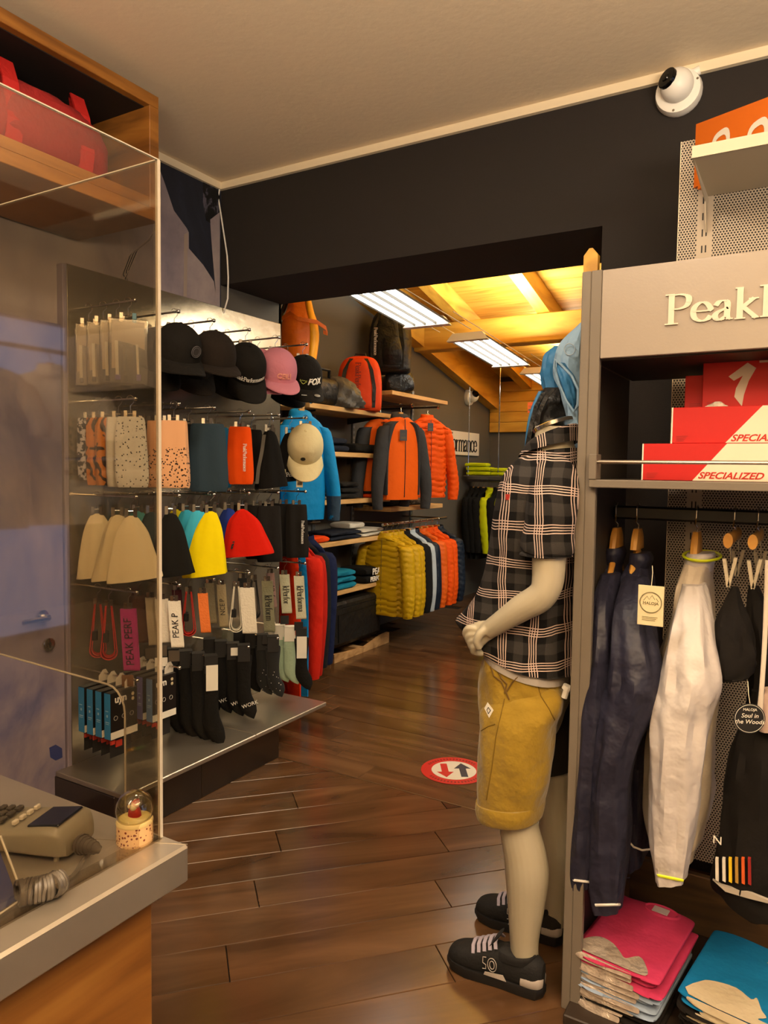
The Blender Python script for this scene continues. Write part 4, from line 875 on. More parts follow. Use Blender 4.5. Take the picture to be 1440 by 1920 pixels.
socks(5, -2.38, 36, M_sblk, 'pair of black socks with white card at the end of the low row', None, .27, tagp=True)
# ================= GARMENTS =================
M_hw = wood('hanger_wood', 'a9762f', 'c08a3c', 'cf9c4c', .4, (6, 6, 6))
def hanger_mesh(W=.32):
    bar = MB().loft([((-W/2, .0, -.105), (0, .006, 0), (0, 0, .006)), ((-W/4, -.0, -.07), (0, .009, 0), (0, 0, .010)), ((-.03, -.0, -.034), (0, .011, 0), (0, 0, .014)), ((.03, -.0, -.034), (0, .011, 0), (0, 0, .014)), ((W/4, -.0, -.07), (0, .009, 0), (0, 0, .010)), ((W/2, 0, -.105), (0, .006, 0), (0, 0, .006))], 10, 4).box((-.022, -.012, -.04), (.022, .010, .004), bev=.004).mesh('bar', M_hw)
    hk = MB().tube([(0, -.008, 0), (0, -.006, .035)]+[(.018*math.sin(a)+.0, 0, .056-.018*math.cos(a)) for a in (0, .5, 1.1, 1.7, 2.3, 2.9, 3.5, 4.1)], .0021, 6).mesh('hook', M_chrome)
    return bar, hk
_HG = hanger_mesh()
def hanger(loc, rz, lb, gp=None):
    """origin under the rail: hook top reaches .074 above"""
    t = thing('clothes_hanger', lb, 'clothes hanger', loc, rz, gp); link('bar', _HG[0], t); link('hook', _HG[1], t, loc=(0, 0, 0)); return t
_JM = {}
def jacket(name, lb, loc, rz, body, sleeve=None, collar=None, W=.44, L=.68, D=.085, quilt=0, sl=.56, spread=.05, hood=False, zipm=None, gp=None, cat='jacket', hang_=True, seed=0, fw=-.03, hlb=None):
    sleeve = sleeve or body; collar = collar or body
    t = thing(name, lb, cat, loc, rz, gp); k = (body.name, sleeve.name, collar.name, W, L, D, quilt, sl, spread, hood, seed)
    if k not in _JM:
        rnd = random.Random(seed); p1, p2 = rnd.random()*6, rnd.random()*6
        def fb(th, tt, l):
            f = 1+.05*math.sin(4*th+p1+2*tt)*tt+.03*math.sin(9*th+p2)*tt
            if quilt: f *= 1+.20*abs(math.sin(PI*l/quilt+(.9 if math.sin(7*th) > 0 else 0)))**.5-.13
            return f
        def fs(th, tt, l):
            f = 1+.05*math.sin(3*th+p2+7*tt)+.03*math.sin(14*tt+p1)
            if quilt: f *= 1+.14*abs(math.sin(PI*l/quilt+(.9 if math.sin(4*th) > 0 else 0)))**.5-.08
            return f
        n = 56 if quilt else 28; sb = 15 if quilt else 3
        B = MB().loft([((0, .01, -.005), (.06, 0, 0), (0, .05, 0)), ((0, .005, -.03), (.10, 0, 0), (0, .055, 0)), ((0, 0, -.065), (W*.40, 0, 0), (0, D*.72, 0)), ((0, 0, -.13), (W*.47, 0, 0), (0, D*.95, 0)), ((0, 0, -L*.45), (W*.47, 0, 0), (0, D, 0)), ((0, 0, -L*.8), (W*.48, 0, 0), (0, D, 0)), ((0, 0, -L), (W*.46, 0, 0), (0, D*.9, 0))], n, sb, fold=fb, pw=.85).mesh('body', body)
        S = []
        for s_ in (-1, 1):
            x0 = W*.40
            S.append(MB().loft([((s_*x0*.8, 0, -.085), (.03, 0, 0), (0, .045, 0)), ((s_*(x0+.02), 0, -.12), (.062, 0, 0), (0, .062, .0)), ((s_*(x0+.045+spread*.4), fw*.4, -.12-sl*.35), (.058, 0, 0), (0, .062, 0)), ((s_*(x0+.05+spread), fw, -.12-sl*.7), (.050, 0, 0), (0, .056, 0)), ((s_*(x0+.045+spread), fw*1.2, -.10-sl*.97), (.042, 0, 0), (0, .046, 0)), ((s_*(x0+.045+spread), fw*1.2, -.10-sl), (.036, 0, 0), (0, .040, 0))], 22, sb, fold=fs).mesh('sleeve', sleeve))
        if hood: Cm = MB().loft([((0, .015, -.045), (.09, 0, 0), (0, .065, 0)), ((0, .02, -.01), (.085, 0, 0), (0, .065, 0)), ((0, .025, .02), (.07, 0, 0), (0, .05, .01)), ((0, .03, .03), (.03, 0, 0), (0, .025, .01))], 20, 3, fold=fs if False else None)
        else: Cm = MB().loft([((0, .005, -.045), (.082, 0, 0), (0, .058, 0)), ((0, .01, -.01), (.066, 0, 0), (0, .052, 0)), ((0, .012, .018), (.06, 0, 0), (0, .048, .006)), ((0, .012, .018), (.054, 0, 0), (0, .042, .006)), ((0, .01, -.02), (.05, 0, 0), (0, .04, 0))], 20, 2, caps=(0, 1))
        _JM[k] = (B, S[0], S[1], Cm.mesh('collar' if not hood else 'hood', collar))
    a, b, c, d = _JM[k]
    link('body', a, t); link('sleeve', b, t); link('sleeve', c, t); link('hood' if hood else 'collar', d, t)
    if zipm: part('zip', MB().tube([(0, -.058, -.03), (0, -D*.95-.002, -.12), (0, -D*1.04-.001, -L*.5), (0, -D*.96, -L*.97)], .0035, 6), zipm, t)
    if hang_:
        M_ = Matrix.Rotation(rz, 3, 'Z'); hanger(V(loc)+M_ @ V((0, .008, .024 if not hood else .028)), rz, hlb or ('wooden hanger under the '+lb), None)
    return t
def folded(lb, loc, rz, w, d, h, m, gp=None, name='folded_garment', cat='folded clothes', seed=0, fold_n=1, sleeve_m=None):
    """softly folded piece lying flat, fold towards local -Y"""
    t = thing(name, lb, cat, loc, rz, gp); rnd = random.Random(seed); p1 = rnd.random()*6
    hh = h/fold_n
    for k in range(fold_n):
        z = hh*(k+.5); q = rnd.uniform(-.008, .008)
        rg = [((x*w+q, 0, z), (0, d/2*yy, 0), (0, 0, hh/2*zz)) for x, yy, zz in ((-.5, .86, .4), (-.47, .95, .85), (-.3, 1, 1), (0, .985, 1.0), (.3, 1, .96), (.47, .95, .85), (.5, .86, .4))]
        part('layer', MB().loft(rg, 22, 3, pw=.55, fold=lambda th, tt, l: 1+.035*math.sin(3*th+p1+8*tt)+.02*math.sin(13*tt+5*th+k)), m, t)
    return t
# ================= BACK ROOM =================
SX0, SX1 = XW+.02, -3.15
def wshelf(y0, y1, z, lb, x0=SX0, x1=SX1, th=.036):
    t = solo('wall_shelf', lb, 'shelf', MB().box((x0-x1, y0, -th), (0, y1, 0), bev=.003), M_shelf, loc=(x1, 0, z)); return t
for z, nm in ((1.975, 'top'), (1.63, 'second'), (1.262, 'third'), (.94, 'fourth'), (.55, 'lowest')):
    s_ = wshelf(4.28, 5.46, z, nm+' maple shelf of the first bay on the grey wall')
    for y in (4.42, 5.32):
        part('bracket', MB().prism([V((-.36, y-.004, -.037)), V((-.05, y-.004, -.037)), V((-.05, y-.004, -.05)), V((-.36, y-.004, -.09))], (0, .008, 0)), M_cabd, s_, smooth=False)
for z, nm in ((1.96, 'upper'), (1.06, 'lower')): wshelf(3.5, 4.22, z, nm+' short maple shelf behind the steel display unit')
wshelf(5.47, 6.57, 2.182, 'high maple shelf under the black backpack'); wshelf(5.47, 6.50, 1.172, 'maple shelf below the two orange jackets', th=.04)
for y in (4.87, 5.46, 6.56, 4.25):
    t = solo('slotted_upright', 'slotted steel shelf upright at %s' % {4.87: 'the middle of the first shelf bay', 5.46: 'the joint of the two shelf bays', 6.56: 'the far end of the shelf bays', 4.25: 'the near end of the first shelf bay'}[y], 'shelf upright', MB().box((0, -.018, .3), (.018, .018, 2.3), bev=.002), mat('upright_grey', '8a8f92', .35, .8), loc=(XW, y, 0))
    mb = MB()
    for k in range(40): mb.box((.018, -.009, .35+k*.048), (.0186, -.004, .375+k*.048)).box((.018, .004, .35+k*.048), (.0186, .009, .375+k*.048))
    q = part('slots', mb, M_ink, t, smooth=False); q['kind'] = 'stuff'
def onshelf(px, x=-3.33, py=800): p = at('X', x, px, py); return p.y
# bags on top
M_bblk = mat('black_nylon', '171614', .45, bump=.5, bscale=14); M_bgry = mat('grey_crumpled_nylon', '4b4740', .4, bump=1.0, bscale=22); M_bor = cloth('cf3f12', .6, .25, 12)
t = thing('travel_bag', 'black travel bag at the left end of the top shelf', 'bag', (-3.33, 4.55, 1.9755))
part('body', MB().loft([((0, -.26, .1), (.08, 0, 0), (0, 0, .07)), ((0, -.23, .11), (.14, 0, 0), (0, 0, .11)), ((0, 0, .115), (.15, 0, 0), (0, 0, .115)), ((0, .17, .11), (.14, 0, 0), (0, 0, .11)), ((0, .2, .1), (.08, 0, 0), (0, 0, .07))], 24, 4, pw=.6), M_bblk, t)
part('handle', MB().tube([(.1, -.12, .21), (.13, -.08, .27), (.13, .04, .27), (.1, .08, .21)], .012, 8), M_bblk, t)
t = thing('crumpled_bag', 'grey crumpled nylon bag in front of the orange backpack', 'bag', (-3.2, 4.78, 1.9755), .4)
part('body', MB().loft([((0, 0, 0), (.15, 0, 0), (0, .08, 0)), ((0, 0, .05), (.165, 0, 0), (0, .09, 0)), ((-.02, 0, .14), (.14, 0, 0), (0, .08, 0)), ((-.05, .01, .22), (.09, 0, 0), (0, .05, 0)), ((-.07, .02, .25), (.04, 0, 0), (0, .02, 0))], 34, 6, fold=lambda th, tt, l: 1+.10*math.sin(5*th+12*tt)+.06*math.sin(11*th-17*tt)), M_bgry, t)
def backpack(lb, loc, rz, H, W, D, m, m2, side=None, word=None, seed=1, loopm=None):
    t = thing('backpack', lb, 'backpack', loc, rz)
    part('body', MB().loft([((0, 0, 0), (W*.36, 0, 0), (0, D*.36, 0)), ((0, 0, H*.04), (W*.48, 0, 0), (0, D*.48, 0)), ((0, 0, H*.4), (W*.5, 0, 0), (0, D*.5, 0)), ((0, .01, H*.75), (W*.45, 0, 0), (0, D*.45, 0)), ((0, .02, H*.94), (W*.34, 0, 0), (0, D*.34, 0)), ((0, .02, H), (W*.15, 0, 0), (0, D*.12, 0))], 32, 5, pw=.7, fold=lambda th, tt, l: 1+.015*math.sin(6*th+9*tt+seed)), m, t)
    part('front_panel', MB().loft([((0, -D*.40, H*.03), (W*.28, 0, 0), (0, D*.08, 0)), ((0, -D*.46, H*.08), (W*.31, 0, 0), (0, D*.11, 0)), ((0, -D*.47, H*.45), (W*.29, 0, 0), (0, D*.10, 0)), ((0, -D*.40, H*.8), (W*.22, 0, 0), (0, D*.10, 0)), ((0, -D*.30, H*.92), (W*.14, 0, 0), (0, D*.07, 0))], 20, 4, pw=.75), m2, t)
    for s_ in (-1, 1): part('side_strap', ribbon(MB(), [(s_*W*.34, -D*.44, H*.05), (s_*W*.36, -D*.50, H*.4), (s_*W*.29, -D*.46, H*.72), (s_*W*.16, -D*.34, H*.93)], (.03, 0, 0), .006), side or M_bblk, t)
    for s_ in (-1, 1): part('shoulder_strap', MB().loft([((s_*W*.2, D*.3, H*.93), (.028, 0, 0), (0, .01, 0)), ((s_*W*.28, D*.62, H*.75), (.032, 0, 0), (0, .012, 0)), ((s_*W*.34, D*.64, H*.4), (.028, 0, 0), (0, .011, 0)), ((s_*W*.38, D*.4, H*.12), (.012, 0, 0), (0, .006, 0))], 10, 4), M_bblk, t)
    part('top_handle', MB().tube([(-.05, .03, H*.97), (-.04, .035, H*1.05), (.04, .035, H*1.05), (.05, .03, H*.97)], .008, 8), M_bblk, t)
    if word: serif('PeakPerformance', word[1], word[0], t, (word[2], -D*.585-.004, H*.45), '-Y', .002, PI/2)
    return t
bp = backpack('orange backpack with black straps on the top shelf', (-3.25, 5.1, 1.9755), .45, .45, .37, .24, M_bor, M_bor, word=(mat('dark_orange_ink', '7a2008', .6), .045, 0))
t = thing('roll_bag', 'shiny black roll bag under the big black backpack', 'bag', (-3.33, 5.86, 2.183), .7)
part('body', MB().loft([((0, -.2, .09), (.06, 0, 0), (0, 0, .06)), ((0, -.17, .1), (.13, 0, 0), (0, 0, .1)), ((0, 0, .1), (.14, 0, 0), (0, 0, .1)), ((0, .17, .1), (.13, 0, 0), (0, 0, .1)), ((0, .2, .09), (.06, 0, 0), (0, 0, .06))], 28, 5, pw=.75, fold=lambda th, tt, l: 1+.05*math.sin(4*th+14*tt)), mat('black_shiny_nylon', '1a1b1c', .3, bump=.7, bscale=10), t)
bb = backpack('large black backpack standing on the roll bag on the high shelf', (-3.30, 5.68, 2.36), .35, .56, .38, .30, M_bblk, M_bblk, word=(M_winfo, .03, -.10))
part('pocket', MB().loft([((.05, -.17, .05), (.08, 0, 0), (0, .02, 0)), ((.05, -.19, .15), (.09, 0, 0), (0, .035, 0)), ((.04, -.18, .28), (.07, 0, 0), (0, .03, 0))], 14, 4), M_bgry if False else M_bblk, bb)
lettering('ortho', .035, M_winfo, bb, (.02, -.12, .445), depth=.0006)
# orange roll top pack hanging
ob = thing('hanging_pack', 'orange and yellow roll top pack hanging under the dark header', 'backpack', (at('X', -3.2, 562, 640).x, at('X', -3.2, 562, 640).y, at('X', -3.2, 562, 680).z), .55)
M_ob = mat('orange_tarpaulin', 'dd6a08', .45, bump=.4, bscale=10); M_yb = mat('yellow_tarpaulin', 'f0a60a', .45, bump=.4, bscale=10)
part('body', MB().loft([((0, 0, 0), (.07, 0, 0), (0, .06, 0)), ((0, 0, .03), (.12, 0, 0), (0, .09, 0)), ((0, 0, .25), (.13, 0, 0), (0, .095, 0)), ((0, 0, .38), (.09, 0, 0), (0, .06, 0)), ((0, 0, .48), (.07, 0, 0), (0, .03, 0)), ((0, 0, .5), (.075, 0, 0), (0, .02, 0))], 28, 6, fold=lambda th, tt, l: 1+.05*math.sin(7*th+5*tt)*tt), M_ob, ob)
part('side_panel', MB().loft([((.085, -.02, .02), (.035, 0, 0), (0, .06, 0)), ((.1, -.02, .2), (.04, 0, 0), (0, .07, 0)), ((.07, -.02, .36), (.03, 0, 0), (0, .05, 0)), ((.05, -.01, .48), (.02, 0, 0), (0, .03, 0))], 18, 4), M_yb, ob)
part('strap', ribbon(MB(), [(-.12, -.05, .30), (-.06, -.09, .33), (0, -.10, .29), (.06, -.10, .28), (.13, -.09, .27), (.19, -.06, .235), (.2, -.05, .20), (.17, -.05, .21)], (0, 0, .028), .004), M_ob, ob)
part('shoulder_strap', ribbon(MB(), [(-.12, .04, .22), (-.15, .02, .3), (-.09, .0, .44), (-.05, 0, .5)], (.02, .03, 0), .012), M_bblk, ob)
part('hanging_cord', MB().tube([(0, 0, .49), (0, 0, .75)], .004, 5), M_black, ob)
# first bay: folded clothes
M_nvy = cloth('1c222e'); M_fblk = cloth('12110f'); M_for = cloth('d8430a'); M_fwh = cloth('c9c4b6'); M_ftl = cloth('12708c'); M_fgr = cloth('6d6a64'); M_fdk = cloth('1e1d1b')
F_ = lambda *a, **k: folded(*a, **k)
Z_ = .0006
F_('lower of two folded navy trousers on the second shelf', (-3.3, 4.68, 1.63+Z_), PI/2, .34, .26, .055, M_nvy, seed=1, name='folded_trousers')
F_('upper of two folded navy trousers on the second shelf', (-3.3, 4.66, 1.686+Z_), PI/2, .30, .26, .06, M_nvy, seed=2, name='folded_trousers')
F_('folded black garment at the right end of the second shelf', (-3.3, 5.15, 1.63+Z_), PI/2, .42, .28, .08, M_fblk, seed=3)
F_('small grey folded piece at the left of the third shelf', (-3.26, 4.5, 1.262+Z_), PI/2, .2, .2, .025, M_fgr, seed=4)
for k, (n_, w_) in enumerate((('lowest', .32), ('middle', .26), ('topmost', .24))): F_(n_+' of three folded dark sweaters on the third shelf', (-3.28, 4.83+.01*k, 1.262+Z_+k*.046), PI/2, w_, .27, .045, M_fdk, seed=5+k)
F_('orange folded piece at the right end of the third shelf', (-3.25, 5.28, 1.262+Z_), PI/2, .22, .2, .035, M_for, seed=9); F_('dark folded piece on the orange one on the third shelf', (-3.27, 5.26, 1.298+Z_), PI/2, .2, .2, .02, M_fdk, seed=10)
F_('orange folded garment at the left of the fourth shelf', (-3.28, 4.42, .94+Z_), PI/2, .3, .24, .05, M_for, seed=11)
F_('navy folded jacket in the middle of the fourth shelf', (-3.29, 4.80, .94+Z_), PI/2, .44, .27, .07, M_nvy, seed=12, fold_n=2)
F_('white folded garment at the right of the fourth shelf', (-3.30, 5.22, .94+Z_), PI/2, .34, .28, .065, M_fwh, seed=13, fold_n=2)
F_('white hat brimmed cloth piece lying on the white garment', (-3.33, 5.06, 1.007+Z_), PI/2, .22, .22, .055, M_fwh, seed=14, name='folded_cloth')
for k in range(3): F_(['lowest', 'middle', 'topmost'][k]+' of three folded teal sweaters on the lowest shelf', (-3.28, 4.78-.02*k, .55+Z_+k*.05), PI/2, .32+.01*k, .28, .049, M_ftl, seed=15+k)
F_('grey striped folded piece at the left end of the lowest shelf', (-3.22, 4.46, .55+Z_), PI/2, .16, .2, .05, M_fgr, seed=19)
bt = F_('black folded t-shirt with big white letters on the lowest shelf', (-3.28, 5.22, .55+Z_), PI/2, .30, .30, .13, M_fblk, seed=20, fold_n=2)
for q, s_, z_ in (('PEAK', .075, .105), ('PERFORM', .055, .045)): lettering(q, s_, M_winfo, bt, (0, -.158, z_-.008), depth=.001, bold=.002)
F_('black folded pile on the shelf below the orange jackets', (-3.33, 5.68, 1.172+Z_), PI/2, .34, .25, .06, M_fblk, seed=21); F_('grey camouflage folded piece below the orange jackets', (-3.33, 6.12, 1.172+Z_), PI/2, .34, .25, .05, printm('camo_grey', '6b675d', '2a2722', 22, .5), seed=22)
# black case on a pallet wood sled
sl_ = thing('wooden_sled', 'rough wooden plinth under the black case on the floor', 'plinth', (-3.12, 5.0, .001))
part('side_rail', MB().prism([V((0, -.42, 0)), V((0, .42, 0)), V((0, .42, .09)), V((0, .30, .085)), V((0, .05, .04)), V((0, -.2, .05)), V((0, -.42, .07))], (-.03, 0, 0)), M_sled, sl_, smooth=False)
part('side_rail', MB().prism([V((-.34, -.42, 0)), V((-.34, .42, 0)), V((-.34, .42, .09)), V((-.34, .05, .04)), V((-.34, -.42, .07))], (-.03, 0, 0)), M_sled, sl_, smooth=False)
for y in (-.4, 0, .36): part('cross_board', MB().box((-.35, y-.03, .0), (-.031, y+.05, .038), bev=.002), M_sled, sl_, smooth=False)
cs = thing('soft_case', 'big black soft case standing on the wooden plinth', 'case', (-3.31, 4.98, .09))
part('body', MB().box((-.16, -.37, 0), (.16, .37, .35), bev=.04), M_bblk, cs)
part('flap', MB().box((-.164, -.374, .30), (.164, .374, .366), bev=.02), M_bblk, cs)
part('zip', MB().tube([(.163, -.30, .05), (.163, -.31, .27), (.163, .3, .27), (.163, .32, .05)], .004, 6), M_black, cs)
# jackets displayed facing out
M_dor = cloth('e05c06', .7, .25, 12); M_or = cloth('dc4f04', .7, .3, 12); M_bl = cloth('0a83c0', .6, .3, 10); M_dgr = cloth('37383a'); M_ylw = cloth('b8930f', .5, .3, 12); M_neon = cloth('c6d20a', .6, .3, 12); M_blk = cloth('141414'); M_nv2 = cloth('16202e', .45)
def arm_rail(y, z, x1, lb):
    t = thing('garment_rail', lb, 'rail', (XW, y, z)); part('tube', MB().tube([(.0, 0, 0), (x1-XW, 0, 0)], .009, 10), M_black, t); part('end_knob', MB().lathe([(.016, 0), (.018, .006), (.016, .014), (.0001, .015)], 14, M=Matrix.Translation((x1-XW, 0, 0)) @ Matrix.Rotation(PI/2, 4, 'Y')), M_chrome, t); return t
p = at('X', -3.0, 566, 775); arm_rail(p.y, p.z+.08, -2.93, 'short black wall rail holding the blue jacket')
j1 = jacket('jacket', 'bright blue jacket with dark cuffs facing out behind the cream cap', (-3.0, p.y, p.z), math.radians(68), M_bl, M_bl, M_bl, W=.36, L=.72, D=.07, hood=True, sl=.62, seed=3)
part('cuff', MB().loft([((.2395, -.036, -.56), (.049, 0, 0), (0, .053, 0)), ((.2395, -.038, -.73), (.042, 0, 0), (0, .046, 0))], 18, 2), cloth('2f4152'), j1)
price_tag((-2.90, p.y-.07, p.z-.22), .8, 'dark swing tag on the blue jacket', .04, .06, M_blacktag)
p = at('X', -3.0, 752, 780); arm_rail(p.y, p.z+.085, -2.90, 'short black wall rail holding the grey and orange jacket')
j2 = jacket('jacket', 'orange jacket with dark grey sleeves and hood facing out', (-3.0, p.y, p.z), math.radians(64), M_dor, M_dgr, M_dgr, W=.37, L=.70, D=.07, hood=True, zipm=M_black, sl=.68, seed=4)
for s_ in (-1, 1): part('shoulder_panel', MB().loft([((s_*.08, -.0, -.05), (.045, 0, 0), (0, .058, 0)), ((s_*.13, -.0, -.10), (.045, 0, 0), (0, .070, 0)), ((s_*.160, 0, -.3), (.022, 0, 0), (0, .058, 0)), ((s_*.162, 0, -.66), (.016, 0, 0), (0, .056, 0))], 14, 4), M_dgr, j2)
price_tag((-2.93, p.y-.08, p.z-.09), .7, 'grey swing tag with white card on the grey and orange jacket', .06, .09, mat('slate_tag', '3e4248', .5))
jacket('jacket', 'second grey and orange jacket half hidden behind the first one', (-3.2, p.y+.0, p.z-.01), math.radians(66), M_dor, M_dgr, M_dgr, W=.37, L=.70, D=.06, hood=True, sl=.66, seed=4)
p = at('X', -3.0, 802, 782); arm_rail(p.y, p.z+.085, -2.90, 'short black wall rail holding the quilted orange jacket')
j3 = jacket('jacket', 'quilted orange jacket facing out beside the white sign', (-3.0, p.y, p.z), math.radians(58), M_or, M_or, M_or, W=.40, L=.72, D=.07, zipm=mat('dark_orange_zip', '8a2a08', .5), quilt=.052, sl=.64, seed=5)
price_tag((-2.93, p.y-.08, p.z-.03), .7, 'grey swing tag on the quilted orange jacket', .05, .07, mat('slate_tag', '3e4248', .5))
# rail with yellow, navy and orange jackets
t = thing('clothes_rail', 'chrome clothes rail below the orange jackets', 'clothes rail', (-3.1, 0, 1.035)); part('tube', MB().tube([(0, 5.25, 0), (0, 6.48, .0)], .012, 12), M_chrome, t)
for y in (5.5, 6.4): part('arm', MB().tube([(XW+3.1, y, .0), (0, y, 0)], .008, 8), M_chrome, t)
ZR = 1.035-.085
for k, (y, m, L_, q, lb, nm, cat) in enumerate((
    (5.30, M_ylw, .68, .046, 'front mustard quilted jacket on the chrome rail', 'jacket', 'jacket'), (5.40, M_ylw, .66, .046, 'second mustard quilted jacket on the chrome rail', 'jacket', 'jacket'), (5.49, M_ylw, .66, .046, 'third mustard quilted jacket on the chrome rail', 'jacket', 'jacket'),
    (5.60, M_blk, .60, 0, 'black jacket behind the mustard ones', 'jacket', 'jacket'), (5.70, cloth('a8b4bc'), .5, 0, 'pale blue shirt between dark jackets on the chrome rail', 'shirt', 'shirt'), (5.78, M_nv2, .68, 0, 'navy rain jacket on the chrome rail', 'jacket', 'jacket'),
    (5.92, cloth('d45c16', .5, .3, 12), .68, .044, 'light orange quilted jacket on the chrome rail', 'jacket', 'jacket'), (6.04, M_or, .68, .044, 'middle orange quilted jacket on the chrome rail', 'jacket', 'jacket'), (6.15, M_or, .68, .044, 'last orange quilted jacket on the chrome rail', 'jacket', 'jacket'), (6.28, M_nv2, .7, .05, 'dark navy quilted jacket at the far end of the chrome rail', 'jacket', 'jacket'))):
    jacket(nm, lb, (-3.1, y, ZR), 0.0+(.05 if k % 2 else -.03), m, W=.44, L=L_, D=.045 if k else .06, quilt=q, sl=.58, zipm=mat('dark_yellow_zip', '6e5508', .5) if k == 0 else None, seed=k % 3, cat=cat, spread=.03)
# long garments behind the display unit: blue, red, black, navy
t = thing('clothes_rail', 'black clothes rail behind the steel display unit', 'clothes rail', (-3.0, 0, 1.12)); part('tube', MB().tube([(0, 3.46, 0), (0, 4.2, 0)], .011, 10), M_black, t)
for k, (y, ex, c, L_, lb, cat, nm) in enumerate(((3.54, 566, 'd8330c', .98, 'orange red trousers low behind the mint socks', 'trousers', 'trousers'), (3.62, 580, '0d7cbc', .94, 'bright blue trousers behind the belts', 'trousers', 'trousers'), (3.74, 600, 'c0200c', .86, 'front red top hanging behind the belts', 'top', 'long_top'), (3.82, 606, 'a81a0c', .86, 'second red top hanging behind the belts', 'top', 'long_top'), (3.93, 614, '17181d', .84, 'black long sleeved top with small white letters', 'top', 'long_top'), (4.02, 625, '131c3c', .84, 'navy long sleeved top beside the maple shelves', 'top', 'long_top'))):
    e = at('Y', y, ex, 1200); xc = e.x-.245
    if nm == 'trousers':
        t = thing(nm, lb, cat, (e.x-.15, y, 1.02)); m = cloth(c)
        for s_ in (-1, 1): part('leg', MB().loft([((s_*.04, 0, 0), (.06, 0, 0), (0, .02, 0)), ((s_*.06, 0, -.3), (.075, 0, 0), (0, .024, 0)), ((s_*.075, 0, -L_), (.07, 0, 0), (0, .02, 0))], 18, 5, fold=lambda th, tt, l: 1+.05*math.sin(5*th+3*tt)), m, t)
        part('waistband', MB().loft([((0, 0, -.03), (.11, 0, 0), (0, .022, 0)), ((0, 0, .0), (.11, 0, 0), (0, .022, 0))], 18, 1), m, t)
    else:
        jt = jacket(nm, lb, (xc, y, 1.02), 0, cloth(c), W=.40, L=.80, D=.035, sl=L_-.10, cat=cat, spread=-.005, seed=k, fw=-.01)
        if k == 4:
            for q, z_ in (('PEAK', -.27), ('PERFOR', -.30), ('MANCE', -.33)): lettering(q, .03, M_winfo, jt, (.225, -.066, z_), depth=.001, bold=.001)
# far rail: black and neon jackets, shelf with towels
t = thing('glass_shelf', 'thin hanging shelf with neon towels at the far wall', 'shelf', (-3.5, 7.75, 1.445)); part('board', MB().box((0, 0, -.012), (1.3, .35, 0), bev=.002), mat('grey_shelf', '77756f', .3, .5), t)
for x, y in ((.05, -.0), (.42, 0)): part('suspension_rod', MB().tube([(x, y+.02, 0), (x, y+.02, rc(7.77)-1.445+.4)], .006, 6), M_chrome, t)
t = thing('clothes_rail', 'short grey rail under the hanging shelf', 'clothes rail', (-3.5, 7.9, 1.385)); part('tube', MB().tube([(0, 0, 0), (.9, 0, 0)], .014, 10), mat('grey_rail', '6f7070', .35, .8), t)
for k, (x, m, q, lb) in enumerate(((-3.42, M_blk, 0, 'black jacket at the left end of the far rail'), (-3.36, M_blk, 0, 'second black jacket on the far rail'), (-3.30, M_blk, 0, 'third black jacket on the far rail'), (-3.20, M_neon, .085, 'neon yellow quilted jacket on the far rail'), (-3.12, M_blk, 0, 'black jacket between the two neon ones on the far rail'), (-3.02, M_neon, .085, 'second neon yellow jacket half hidden by the mannequin'), (-2.94, M_nv2, .05, 'dark navy jacket at the right of the far rail'))):
    jacket('jacket', lb, (x, 7.9, 1.285), PI/2, m, W=.44, L=.62 if m is M_neon else .8, D=.035, quilt=q, sl=.62, seed=k % 2, spread=.0)
F_('lower left neon towel on the hanging shelf', (-3.33, 7.86, 1.446), 0, .3, .2, .05, M_neon, seed=1, name='folded_towel', cat='towel'); F_('middle left neon towel on the hanging shelf', (-3.34, 7.86, 1.497), 0, .29, .2, .05, M_neon, seed=2, name='folded_towel', cat='towel'); F_('topmost neon towel on the hanging shelf', (-3.37, 7.86, 1.548), .1, .26, .2, .045, M_neon, seed=3, name='folded_towel', cat='towel')
F_('lower right neon towel on the hanging shelf', (-3.09, 7.86, 1.446), 0, .16, .2, .045, M_neon, seed=4, name='folded_towel', cat='towel'); F_('upper right neon towel on the hanging shelf', (-3.09, 7.86, 1.492), 0, .17, .2, .045, M_neon, seed=5, name='folded_towel', cat='towel')
sg_ = thing('wall_sign', 'white wall sign with black serif lettering on the far grey wall', 'sign', (XW+.002, 7.42, 1.815)); part('board', MB().box((0, -.87, -.135), (.02, .84, .135), bev=.002), M_paper, sg_)
serif('PeakPerformance', .205, M_ink, sg_, (.0215, .05, -.01), '+X', .003, sp=.88)
wr = thing('white_rack', 'white square tube rack by the far wall behind the mannequin', 'rack', (-3.02, 8.2, 0)); a = at('Y', 8.2, 945, 880)
mb = MB().tube([(0, 0, 0), (0, 0, a.z)], .02, 4).tube([(0, 0, a.z), (.7, 0, a.z)], .02, 4).tube([(.7, 0, a.z), (.7, 0, 0)], .02, 4); part('frame', mb, M_white, wr, smooth=False)
wr.location.x = a.x
# wooden board end standing in the opening
p = at('Y', 2.75, 1106, 466); w0 = at('Y', 2.75, 1091, 600).x; w1 = at('Y', 2.75, 1121, 480).x
solo('wooden_stake', 'pale wooden board with cut corners standing behind the blue jacket', 'wooden board', MB().prism([V((w0, 0, 0)), V((w1, 0, 0)), V((w1, 0, p.z-.025)), V((w1-.02, 0, p.z)), V((w0+.02, 0, p.z)), V((w0, 0, p.z-.025))], (0, .03, 0)), M_pinex, loc=(0, 2.75, .001), smooth=False)
